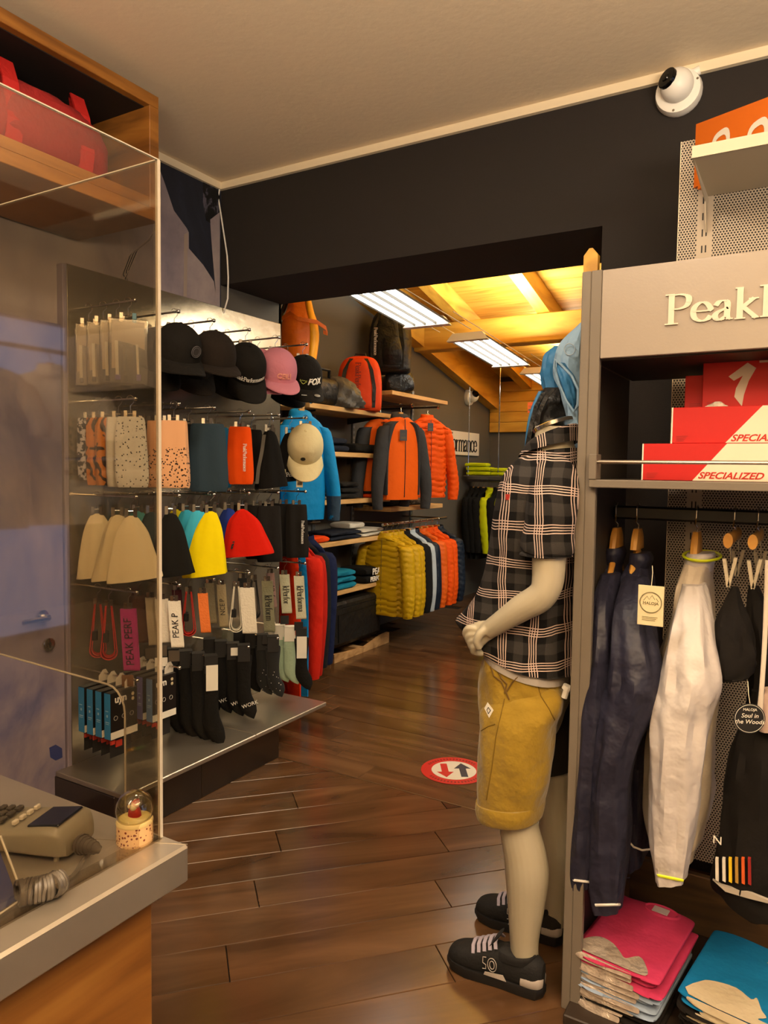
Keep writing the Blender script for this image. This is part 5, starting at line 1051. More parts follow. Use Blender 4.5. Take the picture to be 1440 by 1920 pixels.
# ================= RIGHT CABINET =================
CYF = 1.95; XL_ = at('Y', CYF, 1092, 505).x; XR_ = at('Y', CYF, 1130, 505).x
zt = at('Y', CYF, 1131, 505).z; zb = at('Y', CYF, 1128, 672).z; zs = at('Y', CYF, 1115, 914).z
M_hdr = mat('light_taupe_panel', '91867a', .32, bump=.03, bscale=150, coat=.3)
cb = thing('display_cabinet', 'tall taupe shop cabinet with lettered header panel at the right', 'cabinet', (XR_, CYF, 0))
XE = 1.05-XR_
part('side_panel', MB().box((XL_-XR_, 0, .0), (XL_-XR_+.024, .50, zt), bev=.002), M_cab, cb)
part('front_stile', MB().box((XL_-XR_+.0245, 0, .0), (-.001, .02, zt), bev=.0015), M_cab, cb)
part('header_panel', MB().box((0, .0, zb), (XE, .02, zt-.002), bev=.0015), M_hdr, cb)
part('top_board', MB().box((-.02, .021, zb-.004), (XE, .49, zb+.02), bev=.001), M_cabd, cb)
part('inner_panel', MB().box((XL_-XR_+.0245, .021, .03), (XL_-XR_+.028, .48, zb-.005)), M_cabd, cb)
sh = part('shelf', MB().box((-.015, -.02, zs), (XE, .46, zs+.021), bev=.002), M_cab, cb)
part('shelf_cheek', MB().box((-.016, -.022, zs+.0215), (.004, .03, zs+.088), bev=.0015), M_cab, sh)
part('shelf_rail', MB().tube([(.004, -.012, zs+.068), (XE, -.012, zs+.068)], .005, 10), M_chrome, sh)
part('hanging_bar', MB().box((-.02, .285, 1.362), (XE, .315, 1.402), bev=.006), M_black, cb)
part('base_board', MB().box((-.03, -.06, .001), (XE, .55, .03), bev=.003), mat('dark_base_board', '2e2319', .5), cb)
serif('PeakPerf', .072, mat('cream_letters', 'd2c6b4', .5), cb, (at('Y', CYF, 1250, 605).x-XR_+.192, -.0045, at('Y', CYF, 1300, 578).z-.006), '-Y', .004, rot2=0, sx=1.34)
# perforated back panel (holes 5 mm, finer than can be picked apart)
m = mat('perforated_metal', 'a99c8a', .5, .2); nt, N, L, b = nodes(m); tc = N('ShaderNodeTexCoord'); sp = N('ShaderNodeSeparateXYZ'); L(tc.outputs['Object'], sp.inputs[0])
def mth(op, a, b_=None, c=None):
    n = N('ShaderNodeMath', operation=op)
    for i, x in enumerate((a, b_, c)):
        if x is None: continue
        if isinstance(x, (int, float)): n.inputs[i].default_value = x
        else: L(x, n.inputs[i])
    return n.outputs[0]
HP = .0088
def lattice(ox, oz):
    fx = mth('SUBTRACT', mth('FRACT', mth('ADD', mth('DIVIDE', sp.outputs[0], HP), ox)), .5); fz = mth('SUBTRACT', mth('FRACT', mth('ADD', mth('DIVIDE', sp.outputs[2], HP*1.732), oz)), .5)
    return mth('SQRT', mth('ADD', mth('MULTIPLY', fx, fx), mth('MULTIPLY', mth('MULTIPLY', fz, 1.732), mth('MULTIPLY', fz, 1.732))))
d_ = mth('MINIMUM', lattice(100, 100), lattice(100.5, 100.5)); hole = mth('LESS_THAN', d_, .32)
# plain strip beside the slotted post
st_ = mth('MULTIPLY', mth('GREATER_THAN', sp.outputs[0], .055), mth('LESS_THAN', sp.outputs[0], .10)); hole = mth('MULTIPLY', hole, mth('SUBTRACT', 1, st_))
mx = N('ShaderNodeMixRGB'); L(hole, mx.inputs[0]); mx.inputs[1].default_value = lin('a99c8a'); mx.inputs[2].default_value = lin('0f0b08'); L(mx.outputs[0], b.inputs['Base Color'])
YPF = 2.5; xp = at('Y', YPF, 1262, 700).x; zp = at('Y', YPF, 1283, 265).z
pf = thing('perforated_panel', 'perforated metal back panel behind the cabinet, with slotted post', 'panel', (xp, YPF, .25))
part('sheet', MB().box((0, 0, 0), (1.4, .003, zp-.25)), m, pf, smooth=False)
part('edge_fold', MB().box((-.002, -.0, 0), (.0, .03, zp-.25)), M_trim, pf, smooth=False)
mb = MB()
for k in range(46):
    for dx in (.069, .080): mb.box((dx, -.0008, .04+k*.05), (dx+.004, -.0002, .062+k*.05))
q = part('post_slots', mb, M_ink, pf, smooth=False); q['kind'] = 'stuff'
# upper beige shelf with its bracket
zu = at('Y', YPF-.01, 1325, 367).z; fx_ = at('Z', zu, 1297, 297)
us = thing('metal_shelf', 'beige metal shelf high on the perforated panel, upper right', 'shelf', (fx_.x, fx_.y, zu)); dp = YPF-.004-fx_.y
M_bei = mat('beige_metal', 'c2b59c', .5); part('tray', MB().box((0, 0, 0), (.9, dp, .004)).box((0, -.001, 0), (.9, .003, .032)), M_bei, us, smooth=False)
part('bracket', MB().prism([V((.002, .01, 0)), V((.002, dp, 0)), V((.002, dp, -.11)), V((.002, dp-.02, -.09)), V((.002, dp-.05, -.03))], (.003, 0, 0)), M_bei, us, smooth=False)
# orange board with round white letters
a = at('Y', 2.46, 1305, 233); b2 = at('Y', 2.20, 1450, 178); lo = at('Y', 2.46, 1302, 353)
ob_ = thing('orange_board', 'orange board with big white rounded letters behind the beige shelf', 'board', (a.x, a.y, lo.z))
dv = V((b2.x-a.x, b2.y-a.y, 0)); dn = dv.normalized(); M_orb = mat('orange_board', 'd2660a', .5); nrm = V((dn.y, -dn.x, 0)); 
P = lambda s_, z: V((dn.x*s_, dn.y*s_, z)); hz = a.z-lo.z; sl_o = (b2.z-a.z)/dv.length
part('board', MB().prism([P(0, .0), P(.022, .0), P(.022, zu+.006-lo.z), P(.62, zu+.006-lo.z), P(.62, hz+.62*sl_o), P(0, hz)], -nrm*.012), M_orb, ob_, smooth=False)
for k, px in enumerate((1358, 1432, )):
    top_ = (at('Y', 2.37, 1358, 231), at('Y', 2.25, 1430, 211))[k]-V((a.x, a.y, lo.z)); s0 = (V((top_.x, top_.y, 0)).dot(dn))
    w_ = .044; h_ = .108; pth = []
    for j in range(24):
        t_ = 2*PI*j/24; pth.append(P(s0+w_*abs(math.cos(t_))**.7*(1 if math.cos(t_) > 0 else -1), top_.z-.012-h_/2+(h_/2-.008)*abs(math.sin(t_))**.7*(1 if math.sin(t_) > 0 else -1))+nrm*.0012)
    mb = MB(); pc = P(s0, top_.z-.012-h_/2)
    for p0, p1 in zip(pth, pth[1:]+pth[:1]):
        q0, q1 = pc+(p0-pc)*1.0, pc+(p1-pc)*1.0; i0 = pc+(p0-pc)*.62+nrm*.0012*.38; i1 = pc+(p1-pc)*.62+nrm*.0012*.38
        mb.quad(q0, q1, i1, i0)
    part('lettering', mb, M_paper, ob_, smooth=False)
# red shoe boxes
M_rbox = mat('red_box_card', 'b00a02', .6); M_rboxd = mat('red_box_side', '8c0e05', .5)
def redbox(lb, px0, pt, pb, yf, w, dpt, diag=None, word=None, zoff=None, lid=True):
    A = at('Y', yf, px0, pt); B = at('Y', yf, px0, pb); z0 = B.z if zoff is None else zoff; h_ = A.z-B.z
    t = thing('shoe_box', lb, 'box', (B.x, yf, z0)); part('carton', MB().box((0, 0, 0), (w, dpt, h_), bev=.0015), M_rbox, t, smooth=False)
    if lid: part('edge_tape', MB().box((-.0008, -.0012, 0), (.0025, .0, h_)), M_paper, t, smooth=False)
    if diag:
        d1 = at('Y', yf, *diag[0]).x-B.x; d0 = at('Y', yf, *diag[1]).x-B.x
        part('white_field', MB().prism([V((d1, -.0003, h_-.001)), V((w-.001, -.0003, h_-.001)), V((w-.001, -.0003, .001)), V((d0, -.0003, .001))], (0, -.0006, 0)), mat('box_white', 'd6c9b2', .5), t, smooth=False)
    if word: lettering('SPECIALIZED', .0232, mat('red_ink', 'a81808', .5), t, (at('Y', yf, word[0], word[1]).x-B.x, -.0012, at('Y', yf, word[0], word[1]).z-B.z), shear=.35, depth=.0003, sx=1.12, bold=.0006)
    mb = MB()
    for k in range(4): mb.box((.012, -.0006, .018-k*.004), (.04-k*.003, -.0002, .0192-k*.004))
    part('small_print', mb, mat('dark_red_ink', '7a1008', .6), t, smooth=False)
    return t, h_
zsh = zs+.0215
t1, h1 = redbox('lowest red and white shoe box behind the shelf rail', 1203, 836, 904, 2.02, .40, .30, ((1363, 838), (1298, 903)), (1368, 897), zoff=zsh)
t2, h2 = redbox('second red and white shoe box, set back on the lowest', 1258, 769, 836, 2.03, .40, .26, ((1430, 765), (1360, 833)), (1432, 826), zoff=zsh+h1+.0005)
t3, h3 = redbox('plain red box standing behind the second box', 1283, 700, 766, 2.16, .42, .18, zoff=zsh+h1+h2+.001, lid=False)
t4, h4 = redbox('topmost red box with white brush stroke emblem', 1316, 674, 766, 2.13, .40, .025, zoff=zsh+h1+h2+.001, lid=False)
t4.location.y = 2.125
E4 = lambda px, py: at('Y', 2.125, px, py)-t4.location
ln = [[(1402, 680), (1366, 706), (1376, 714), (1418, 690)], [(1404, 686), (1418, 690), (1404, 714), (1395, 740), (1391, 762), (1377, 744), (1380, 728), (1392, 706)]]
mb = MB()
for k_, l_ in enumerate(ln): mb.prism([V((E4(*q).x, -.0002-.0004*k_, E4(*q).z)) for q in l_], (0, -.0008, 0))
mb.prism([V((E4(*q).x, -.0002, E4(*q).z)) for q in ((1424, 676), (1445, 675), (1445, 679), (1424, 680))], (0, -.0008, 0))
part('emblem', mb, mat('brush_white', 'c3b7a4', .5), t4, smooth=False)
p = at('Y', 2.08, 1342, 765)
solo('tissue_paper', 'crumpled white tissue sticking up from the second shoe box', 'paper', MB().loft([((0, 0, 0), (.034, 0, 0), (0, .012, 0)), ((.0, 0, .009), (.02, 0, 0), (0, .01, 0)), ((.002, 0, .018), (.006, 0, 0), (0, .004, 0))], 18, 4, fold=lambda th, tt, l: 1+.18*math.sin(5*th+9*tt)), mat('tissue', 'c9bfb0', .7, bump=.5, bscale=60), loc=(p.x, 2.10, zsh+h1+h2+.001))
# ---- garments on the hanging bar: each seen edge-on
def silo(mb, rows, n=40, sub=7, fold=None, pw=.85, org=V((0, 0, 0)), caps=(1, 1), m=0):
    """rows: (left px, right px, py, depth y, half depth): a cloth volume of that width standing at that depth"""
    R = []
    for l_, r_, py, y, hy in rows:
        A, B = at('Y', y, l_, py), at('Y', y, r_, py); c = (A+B)/2-org; R.append((c, (B-A)/2, V((0, hy, 0))))
    return mb.loft(R, n, sub, fold=fold, pw=pw, caps=caps, m=m)
wr1 = lambda th, t, l: 1+.06*math.sin(5*th+6*t)+.045*math.sin(9*th-11*t)+.03*math.sin(27*t+4*th)*math.sin(2*th+5*t)+.02*math.sin(55*t-6*th)*max(0, math.sin(9*t+th))
M_nav = mat('navy_shell', '1f1f30', .55, bump=.9, bscale=7, vary=.12, vscale=4); M_wsh = mat('white_shell', 'b9b2ae', .5, bump=.6, bscale=8); M_pip = mat('white_piping', 'c3beb4', .6); M_nyl = mat('neon_piping', 'c9d41a', .5)
def bar_hanger(px, lb, knob=0):
    """hook over the square bar, hanger edge-on towards the camera (shoulders along y)"""
    p = at('Y', 2.25, px, 990); t = thing('clothes_hanger', lb, 'clothes hanger', (p.x, 2.25, 1.325))
    part('hook', MB().tube([(0, 0, .0), (0.002, 0, .02), (-.004, -.006, .03), (0, -.021, .05), (0, -.021, .07), (0, -.012, .0815), (0, .0, .0845), (0, .014, .08), (0, .021, .065), (0, .021, .05)], .0022, 7), M_chrome, t)
    part('neck_block', MB().loft([((0, 0, .01), (.009, 0, 0), (0, .03, 0)), ((0, 0, -.015), (.0125, 0, 0), (0, .045, 0)), ((0, 0, -.05), (.012, 0, 0), (0, .06, 0))], 12, 3, pw=.5), M_hw, t)
    part('shoulder_bar', MB().loft([((0, -.13, -.17), (.007, 0, 0), (0, 0, .010)), ((0, -.07, -.12), (.009, 0, 0), (0, 0, .014)), ((0, 0, -.06), (.010, 0, 0), (0, 0, .02)), ((0, .07, -.12), (.009, 0, 0), (0, 0, .014)), ((0, .13, -.17), (.007, 0, 0), (0, 0, .010))], 10, 4), M_hw, t)
    return t
bar_hanger(1157, 'wooden hanger of the leftmost navy jacket'); bar_hanger(1196, 'wooden hanger of the navy jacket with round print tag'); bar_hanger(1307, 'wooden hanger of the white jacket')
def sjacket(lb, px, rows_body, rows_sleeve, rows_col, m, mcol, cuff, mcuff, mb_=None):
    p = at('Y', 2.25, px, 1040); o = V((p.x, 2.25, 1.25)); t = thing('jacket', lb, 'jacket', o)
    part('body', silo(MB(), rows_body, fold=wr1, org=o), mb_ or m, t); slv = part('sleeve', silo(MB(), rows_sleeve, fold=wr1, org=o, sub=6), m, t); bdy = t.children[0]; part('collar', silo(MB(), rows_col, org=o), mcol, t)
    l_, r_, py, y, hy = rows_sleeve[-1]
    pc = [snap([slv], min(max(cuff[0][0]+(cuff[-1][0]-cuff[0][0])*k/12, l_+4), r_-4), rows_sleeve[-1][2]-5+(cuff[-1][1]-cuff[0][1])*k/12*.4, .001) for k in range(13)]; pc = [x_-o for x_ in pc if x_ is not None]
    if len(pc) > 3: part('cuff_piping', MB().tube(pc, .0038, 6), mcuff, t)
    return t, o
sjacket('leftmost navy jacket in the right cabinet', 1152,
    [(1134, 1166, 1050, 2.25, .03), (1128, 1162, 1080, 2.25, .10), (1118, 1166, 1130, 2.26, .19), (1112, 1172, 1250, 2.27, .2), (1105, 1168, 1400, 2.28, .2), (1098, 1160, 1560, 2.28, .2)],
    [(1130, 1160, 1075, 2.16, .05), (1117, 1156, 1120, 2.08, .07), (1106, 1158, 1200, 2.04, .075), (1094, 1156, 1300, 2.02, .08), (1084, 1146, 1400, 2.01, .075), (1076, 1136, 1500, 2.01, .07), (1071, 1124, 1600, 2.0, .06), (1072, 1112, 1655, 2.0, .05)],
    [(1136, 1170, 1026, 2.24, .05), (1134, 1173, 1038, 2.24, .055), (1138, 1166, 1056, 2.25, .05)], M_nav, M_nav, [(1072, 1654), (1085, 1661), (1108, 1664)], M_pip)
t, o = sjacket('navy jacket with crumpled elbow and round print tag', 1200,
    [(1178, 1216, 1056, 2.25, .04), (1168, 1222, 1090, 2.25, .12), (1166, 1226, 1180, 2.27, .19), (1170, 1240, 1290, 2.27, .2), (1176, 1226, 1430, 2.27, .19), (1180, 1220, 1590, 2.27, .17)],
    [(1170, 1212, 1082, 2.14, .05), (1156, 1222, 1130, 2.06, .07), (1150, 1230, 1200, 2.02, .08), (1142, 1243, 1270, 2.0, .085), (1130, 1238, 1320, 1.99, .08), (1120, 1204, 1385, 1.98, .07), (1110, 1184, 1460, 1.98, .065), (1105, 1180, 1560, 1.98, .06), (1104, 1172, 1650, 1.98, .055), (1112, 1166, 1702, 1.98, .045)],
    [(1183, 1219, 1036, 2.24, .05), (1181, 1224, 1050, 2.24, .055), (1180, 1212, 1075, 2.25, .05)], M_nav, M_nav, [(1112, 1704), (1124, 1712), (1142, 1710), (1166, 1701)], M_pip)
part('hem_piping', MB().tube([at('Y', 2.1, *q)-o for q in ((1178, 1576), (1188, 1588), (1204, 1594), (1222, 1592))], .003, 6), M_pip, t)
part('back_sleeve', silo(MB(), [(1196, 1228, 1340, 2.35, .05), (1196, 1226, 1440, 2.36, .05), (1196, 1224, 1580, 2.36, .05)], org=o, fold=wr1), mat('navy_lining', '14151f', .6), t)
M_film2 = mat('translucent_white_shell', 'b8ab98', .45, bump=.6, bscale=9)
sjacket('thin white jacket with neon piping', 1310,
    [(1284, 1336, 1052, 2.25, .05), (1274, 1334, 1090, 2.25, .12), (1266, 1338, 1150, 2.26, .18), (1230, 1348, 1260, 2.27, .2), (1215, 1340, 1380, 2.27, .2), (1207, 1338, 1470, 2.27, .19), (1222, 1326, 1545, 2.26, .18), (1240, 1312, 1585, 2.26, .15)],
    [(1280, 1322, 1095, 2.14, .05), (1266, 1334, 1150, 2.07, .07), (1250, 1342, 1220, 2.02, .085), (1236, 1350, 1290, 2.0, .09), (1226, 1334, 1340, 1.99, .085), (1222, 1322, 1420, 1.98, .075), (1220, 1312, 1500, 1.98, .07), (1222, 1300, 1580, 1.98, .065), (1230, 1288, 1645, 1.98, .055)],
    [(1289, 1340, 1036, 2.24, .055), (1286, 1342, 1046, 2.24, .06), (1284, 1336, 1070, 2.25, .05)], M_wsh, M_wsh, [(1228, 1641), (1245, 1655), (1265, 1662), (1285, 1670)], M_nyl, M_film2)
p = at('Y', 2.24, 1316, 1042)
solo('collar_piping', 'neon yellow collar edge of the white jacket', 'piping', MB().tube([(p.x+.049*math.cos(k*PI/10), 2.243+.066*math.sin(k*PI/10), p.z+.008*math.sin(k*PI/10)) for k in range(20)], .0042, 6, close=True), M_nyl)
q_ = [o_ for o_ in COL.objects if o_.name == 'collar_piping'][0]; wj = [o_ for o_ in COL.objects if o_.get('label') == 'thin white jacket with neon piping'][0]
for k_ in ('label', 'category'): del q_[k_]
q_.parent = wj; q_.location = -wj.location
# MALOJA tag
A = at('Y', 1.93, 1197, 1096); B = at('Y', 1.93, 1243, 1176); tw, th_ = B.x-A.x, A.z-B.z
tg = thing('swing_tag', 'cream card tag with round mountain print on the navy jacket', 'tag', ((A.x+B.x)/2, 1.93, (A.z+B.z)/2))
part('card', MB().box((-tw/2, 0, -th_/2), (tw/2, .0015, th_/2), bev=.0008), M_tag, tg, smooth=False)
mb = MB()
for r_ in (.027, .0255): mb.tube([(r_*math.cos(k*PI/16), -.0006, .008+r_*math.sin(k*PI/16)) for k in range(32)], .0005, 4, close=True)
mb.tube([(-.018, -.0006, .012), (-.009, -.0006, .024), (-.004, -.0006, .016), (.003, -.0006, .027), (.010, -.0006, .016), (.013, -.0006, .02), (.019, -.0006, .011)], .0005, 4)
for k in range(3): mb.box((-.02, -.0008, -.030-k*.004), (.018-k*.003, -.0003, -.029-k*.004))
part('print', mb, mat('olive_ink', '5a5030', .6), tg); lettering('MALOJA', .0105, mat('olive_ink', '5a5030', .6), tg, (0, -.0008, .006), depth=.0003)
part('string', MB().tube([(0, .001, th_/2-.004), (-.003, .03, th_/2+.03), (-.008, .05, th_/2+.045)], .0008, 5), M_trim, tg)
# clip hangers with black tops, strips and the striped garment at the right edge
def knob_hanger(px, py, lb, y=2.2):
    p = at('Y', 2.25, px, 990); t = thing('clip_hanger', lb, 'clip hanger', (p.x, 2.25, 1.325))
    part('hook', MB().tube([(0, 0, .0), (0.002, 0, .02), (-.004, -.006, .03), (0, -.021, .05), (0, -.021, .07), (0, -.012, .0815), (0, .0, .0845), (0, .014, .08), (0, .021, .065), (0, .021, .05)], .0022, 7), M_chrome, t)
    part('wooden_bar', MB().loft([((-.004, -.14, -.0), (.012, 0, 0), (0, 0, .02)), ((0, 0, .005), (.011, 0, 0), (0, 0, .016)), ((-.004, .14, 0), (.012, 0, 0), (0, 0, .02))], 14, 3), M_hw, t)
    for s_ in (-1, 1):
        part('wire', MB().tube([(.0, s_*.12, -.01), (.004, s_*.12, -.06)], .002, 5), M_chrome, t)
        part('clip', MB().prism([V((-.017, s_*.12-.01, -.05)), V((-.008, s_*.12-.01, -.05)), V((.004, s_*.12-.01, -.12)), V((-.004, s_*.12-.01, -.125))], (0, .02, 0)).prism([V((.02, s_*.12-.01, -.045)), V((.011, s_*.12-.01, -.045)), V((-.002, s_*.12-.01, -.12)), V((.004, s_*.12-.01, -.125))], (0, .02, 0)), mat('pale_clip', 'b3a78e', .45), t, smooth=False)
    return t
knob_hanger(1378, 1000, 'clip hanger with wooden bar holding the black top'); knob_hanger(1422, 1000, 'clip hanger with wooden bar holding the striped garment')
M_spx = cloth('14110f', .9, .25, 30)
def slab(name, lb, cat, rows, m, n=26, fold=wr1, **k):
    l_, r_, py, y, hy = rows[0]; o = at('Y', y, (l_+r_)/2, py); t = thing(name, lb, cat, o); part('body', silo(MB(), rows, fold=fold, org=o, n=n, **k), m, t); return t, o
slab('sports_top', 'small black pointed sports top on the first clip hanger', 'top', [(1372, 1384, 1100, 2.12, .01), (1356, 1392, 1130, 2.11, .03), (1340, 1408, 1170, 2.1, .06), (1330, 1418, 1220, 2.1, .08), (1332, 1416, 1256, 2.1, .085), (1340, 1404, 1266, 2.1, .08)], M_spx)
slab('sports_top', 'second black top hanging behind the pointed one', 'top', [(1404, 1422, 1098, 2.24, .01), (1398, 1440, 1150, 2.24, .05), (1404, 1450, 1260, 2.24, .06), (1400, 1420, 1320, 2.24, .03), (1404, 1410, 1340, 2.24, .01)], M_spx)
sg2, so = slab('striped_garment', 'black garment with coloured stripe cuff at the right edge', 'trousers', [(1408, 1460, 1290, 2.2, .05), (1388, 1470, 1350, 2.18, .09), (1366, 1480, 1420, 2.14, .1), (1356, 1480, 1520, 2.12, .1), (1344, 1480, 1610, 2.1, .1), (1340, 1480, 1655, 2.1, .1), (1400, 1480, 1700, 2.1, .09)], M_spx)
for k, (cc, x0) in enumerate((('cfc8ba', 1341), ('d0cbbd', 1354), ('d6b414', 1366), ('a07a30', 1378), ('c4521a', 1390), ('8a1a14', 1402))):
    f_ = lambda px, py: at('Y', 1.985, px, py)-so
    part('stripe', MB().prism([f_(x0, 1610), f_(x0+5.5, 1611), f_(x0+6.5, 1653+k*1.5), f_(x0+.5, 1650+k*1.5)], (0, .012, 0)), mat('stripe_'+cc, cc, .7), sg2, smooth=False)
part('lining', MB().prism([at('Y', 1.99, *q)-so for q in ((1336, 1650), (1352, 1660), (1380, 1668), (1400, 1672), (1440, 1688), (1440, 1694), (1400, 1684), (1360, 1672))], (0, .01, 0)), mat('pale_lining', 'a49a8c', .7), sg2, smooth=False)
lettering('N', .03, M_winfo, sg2, at('Y', 1.99, 1345, 1576)-so, depth=.0006)
slab('shoulder_strap', 'pale strap hanging in front of the black tops at the right edge', 'strap', [(1434, 1444, 1050, 2.06, .004), (1430, 1440, 1180, 2.04, .004), (1424, 1434, 1280, 2.02, .004), (1418, 1430, 1340, 2.02, .004)], mat('pale_strap', 'c1b5a6', .6), 12, fold=None)
slab('pink_top', 'pale pink garment at the right edge above the striped one', 'top', [(1432, 1470, 1290, 2.08, .02), (1424, 1470, 1330, 2.08, .03), (1422, 1470, 1368, 2.08, .03)], mat('pale_pink_cloth', 'b59c8e', .7), 16)
c = at('Y', 1.95, 1405, 1347); rt_ = thing('round_tag', 'round black tag with white script at the right edge', 'tag', c)
part('disc', MB().lathe([(.037, 0), (.037, .0015), (.0001, .0015)], 36, M=Matrix.Rotation(.45, 4, 'Z') @ Matrix.Rotation(PI/2, 4, 'X')), M_blacktag, rt_)
mb = MB().tube([Matrix.Rotation(.45, 3, 'Z') @ V((.034*math.cos(k*PI/18), -.0018, .034*math.sin(k*PI/18))) for k in range(36)], .0005, 4, close=True); part('ring', mb, M_winfo, rt_)
for w_, s_, z_ in (('MALOJA', .009, .022), ('Soul in', .015, .007), ('the Woods', .015, -.008)): lettering(w_, s_, M_winfo, rt_, Matrix.Rotation(.45, 3, 'Z') @ V((0, -.0022, z_)), face=.45, depth=.0003, shear=.2 if s_ > .01 else 0)
part('string', MB().tube([(0, 0, .037), (-.004, .0, .06), (-.008, .02, .085)], .0009, 5), M_trim, rt_)
# ---- rustic board and folded t-shirts below
A = at('Y', 2.46, 1183, 1615); B = at('Y', 2.46, 1180, 1714)
solo('rustic_board', 'dark rustic wooden board standing behind the folded t-shirts', 'board', MB().box((0, 0, 0), (1.0, .025, A.z-B.z+.01), bev=.003), M_dwood, loc=(A.x, 2.45, .031))
def tee_stack(cx_, cy_, rz, cols, gp, w, d, hk=.0165):
    z = .0305; out = []
    for k, (m, lb) in enumerate(cols):
        out.append(folded(lb, (cx_+random.uniform(-.006, .006), cy_+random.uniform(-.006, .006), z), rz, w+random.uniform(-.012, .012), d, hk, m, gp, 'folded_t_shirt', 't-shirt', seed=k)); z += hk+.0004
    return out, z
M_pk = cloth('ad2f52', .8, .4, 10); M_lb = cloth('8797ab', .8, .4, 10); M_bkt = cloth('17130f'); M_slv = mat('silver_print', 'b7a898', .38, .35, bump=.7, bscale=16); M_crm = mat('cream_print', 'b7a98c', .6, bump=.4, bscale=12); M_azu = cloth('0b6a9c', .8, .4, 10)
o3 = ('lowest', 'second', 'third', 'fourth', 'fifth', 'sixth', 'seventh', 'eighth', 'ninth')
a = at('Z', .1, 1190, 1815)
S1, z1 = tee_stack(-.385, 2.12, -.13, [(M_bkt, 'lowest dark t-shirt in the pink topped stack'), (M_bkt, 'second dark t-shirt in the pink topped stack')]+[(M_lb, o3[k]+' pale blue t-shirt from below in the pink topped stack') for k in range(4)]+[(M_pk, n_+' pink t-shirt of the pink topped stack') for n_ in ('lower', 'middle', 'topmost')], 'pink topped t-shirt stack', .235, .36)
for k, t in enumerate(S1):
    w_ = .16 if k > 1 else .12; x0 = -.11 if k > 5 else -.10+.01*(k % 2)
    part('print', MB().loft([((x0, -.173, .008), (.004, 0, 0), (0, 0, .005)), ((x0+.02, -.180, .008), (.004, .001, 0), (0, .003, .0085)), ((x0+w_*.5, -.182, .008), (.004, 0, 0), (0, .003, .0085)), ((x0+w_, -.180, .008), (.004, 0, 0), (0, .003, .006))], 8, 3), M_slv, t)
tp = S1[-1]; zz = .0172
part('chest_print', MB().prism([V((x_, y_, zz)) for x_, y_ in smooth_poly(((-.105, -.165), (-.10, -.12), (-.07, -.085), (-.03, -.09), (0, -.115), (.02, -.13), (.045, -.10), (.07, -.12), (.085, -.165), (0, -.17)))], (0, 0, .0012)), M_slv, tp, smooth=False)
part('neck_hole', MB().loft([((.03, .15, zz-.001), (.055, 0, 0), (0, .03, 0)), ((.03, .15, zz+.004), (.05, 0, 0), (0, .027, 0)), ((.03, .15, zz+.0005), (.045, 0, 0), (0, .023, 0))], 24, 2), M_pk, tp)
part('neck_label', MB().box((.005, .135, zz+.001), (.05, .165, zz+.003)), mat('pale_label', 'a89a96', .6), tp, smooth=False)
S2, z2 = tee_stack(-.10, 2.13, -.16, [(M_bkt, o3[k]+' dark t-shirt with cream print in the blue topped stack') for k in range(5)]+[(M_azu, 'lower blue t-shirt of the blue topped stack'), (M_azu, 'topmost blue t-shirt of the blue topped stack')], 'blue topped t-shirt stack', .26, .36)
for k, t in enumerate(S2): part('print', MB().loft([((-.10+.02*(k % 3), -.174, .008), (.004, 0, 0), (0, 0, .005)), ((-.06, -.181, .008), (.004, 0, 0), (0, .003, .0085)), ((.05, -.182, .008), (.004, 0, 0), (0, .003, .0085)), ((.13, -.178, .008), (.004, 0, 0), (0, .003, .006))], 8, 3), M_crm, t)
part('chest_print', MB().prism([V((x_, y_, zz)) for x_, y_ in smooth_poly(((-.10, -.17), (-.09, -.10), (-.06, -.075), (-.01, -.065), (.03, -.085), (.04, -.07), (.06, -.11), (.075, -.13), (.06, -.15), (.12, -.15), (.12, -.172)), 3)], (0, 0, .0012)), M_crm, S2[-1], smooth=False)
part('neck_label', MB().box((-.0, .10, zz+.001), (.06, .14, zz+.003), M=Matrix.Rotation(-.3, 4, 'Z')), mat('pale_label', 'a89a96', .6), S2[-1], smooth=False)

# ---- racks farther right, seen only as reflections in the acrylic: rail with pale t-shirts, cap on a peg
def mir(px, py, x): p = at('X', 2*-.811-x, px, py); return V((x, p.y, p.z))
c = mir(95, 690, 1.75); t = thing('clothes_rail', 'clothes rail by the right wall window, outside the picture', 'clothes rail', (1.75, c.y-1.3, c.z+.085)); part('tube', MB().tube([(0, 0, 0), (0, 1.7, 0)], .012, 10), M_chrome, t)
for k, (dy, cc) in enumerate(((0, 'e2dace'), (-.42, 'a09688'), (-.80, '86807a'))):
    jacket('t_shirt', ['white t-shirt on the rail by the right window', 'grey t-shirt on the rail by the right window', 'dark grey t-shirt on the rail by the right window', 'beige t-shirt on the rail by the right window', 'tan t-shirt on the rail by the right window'][k], (1.75, c.y+dy, c.z), -PI/2+.5, cloth(cc), W=.5, L=.8, D=.05, sl=.26, cat='t-shirt', seed=k % 2)
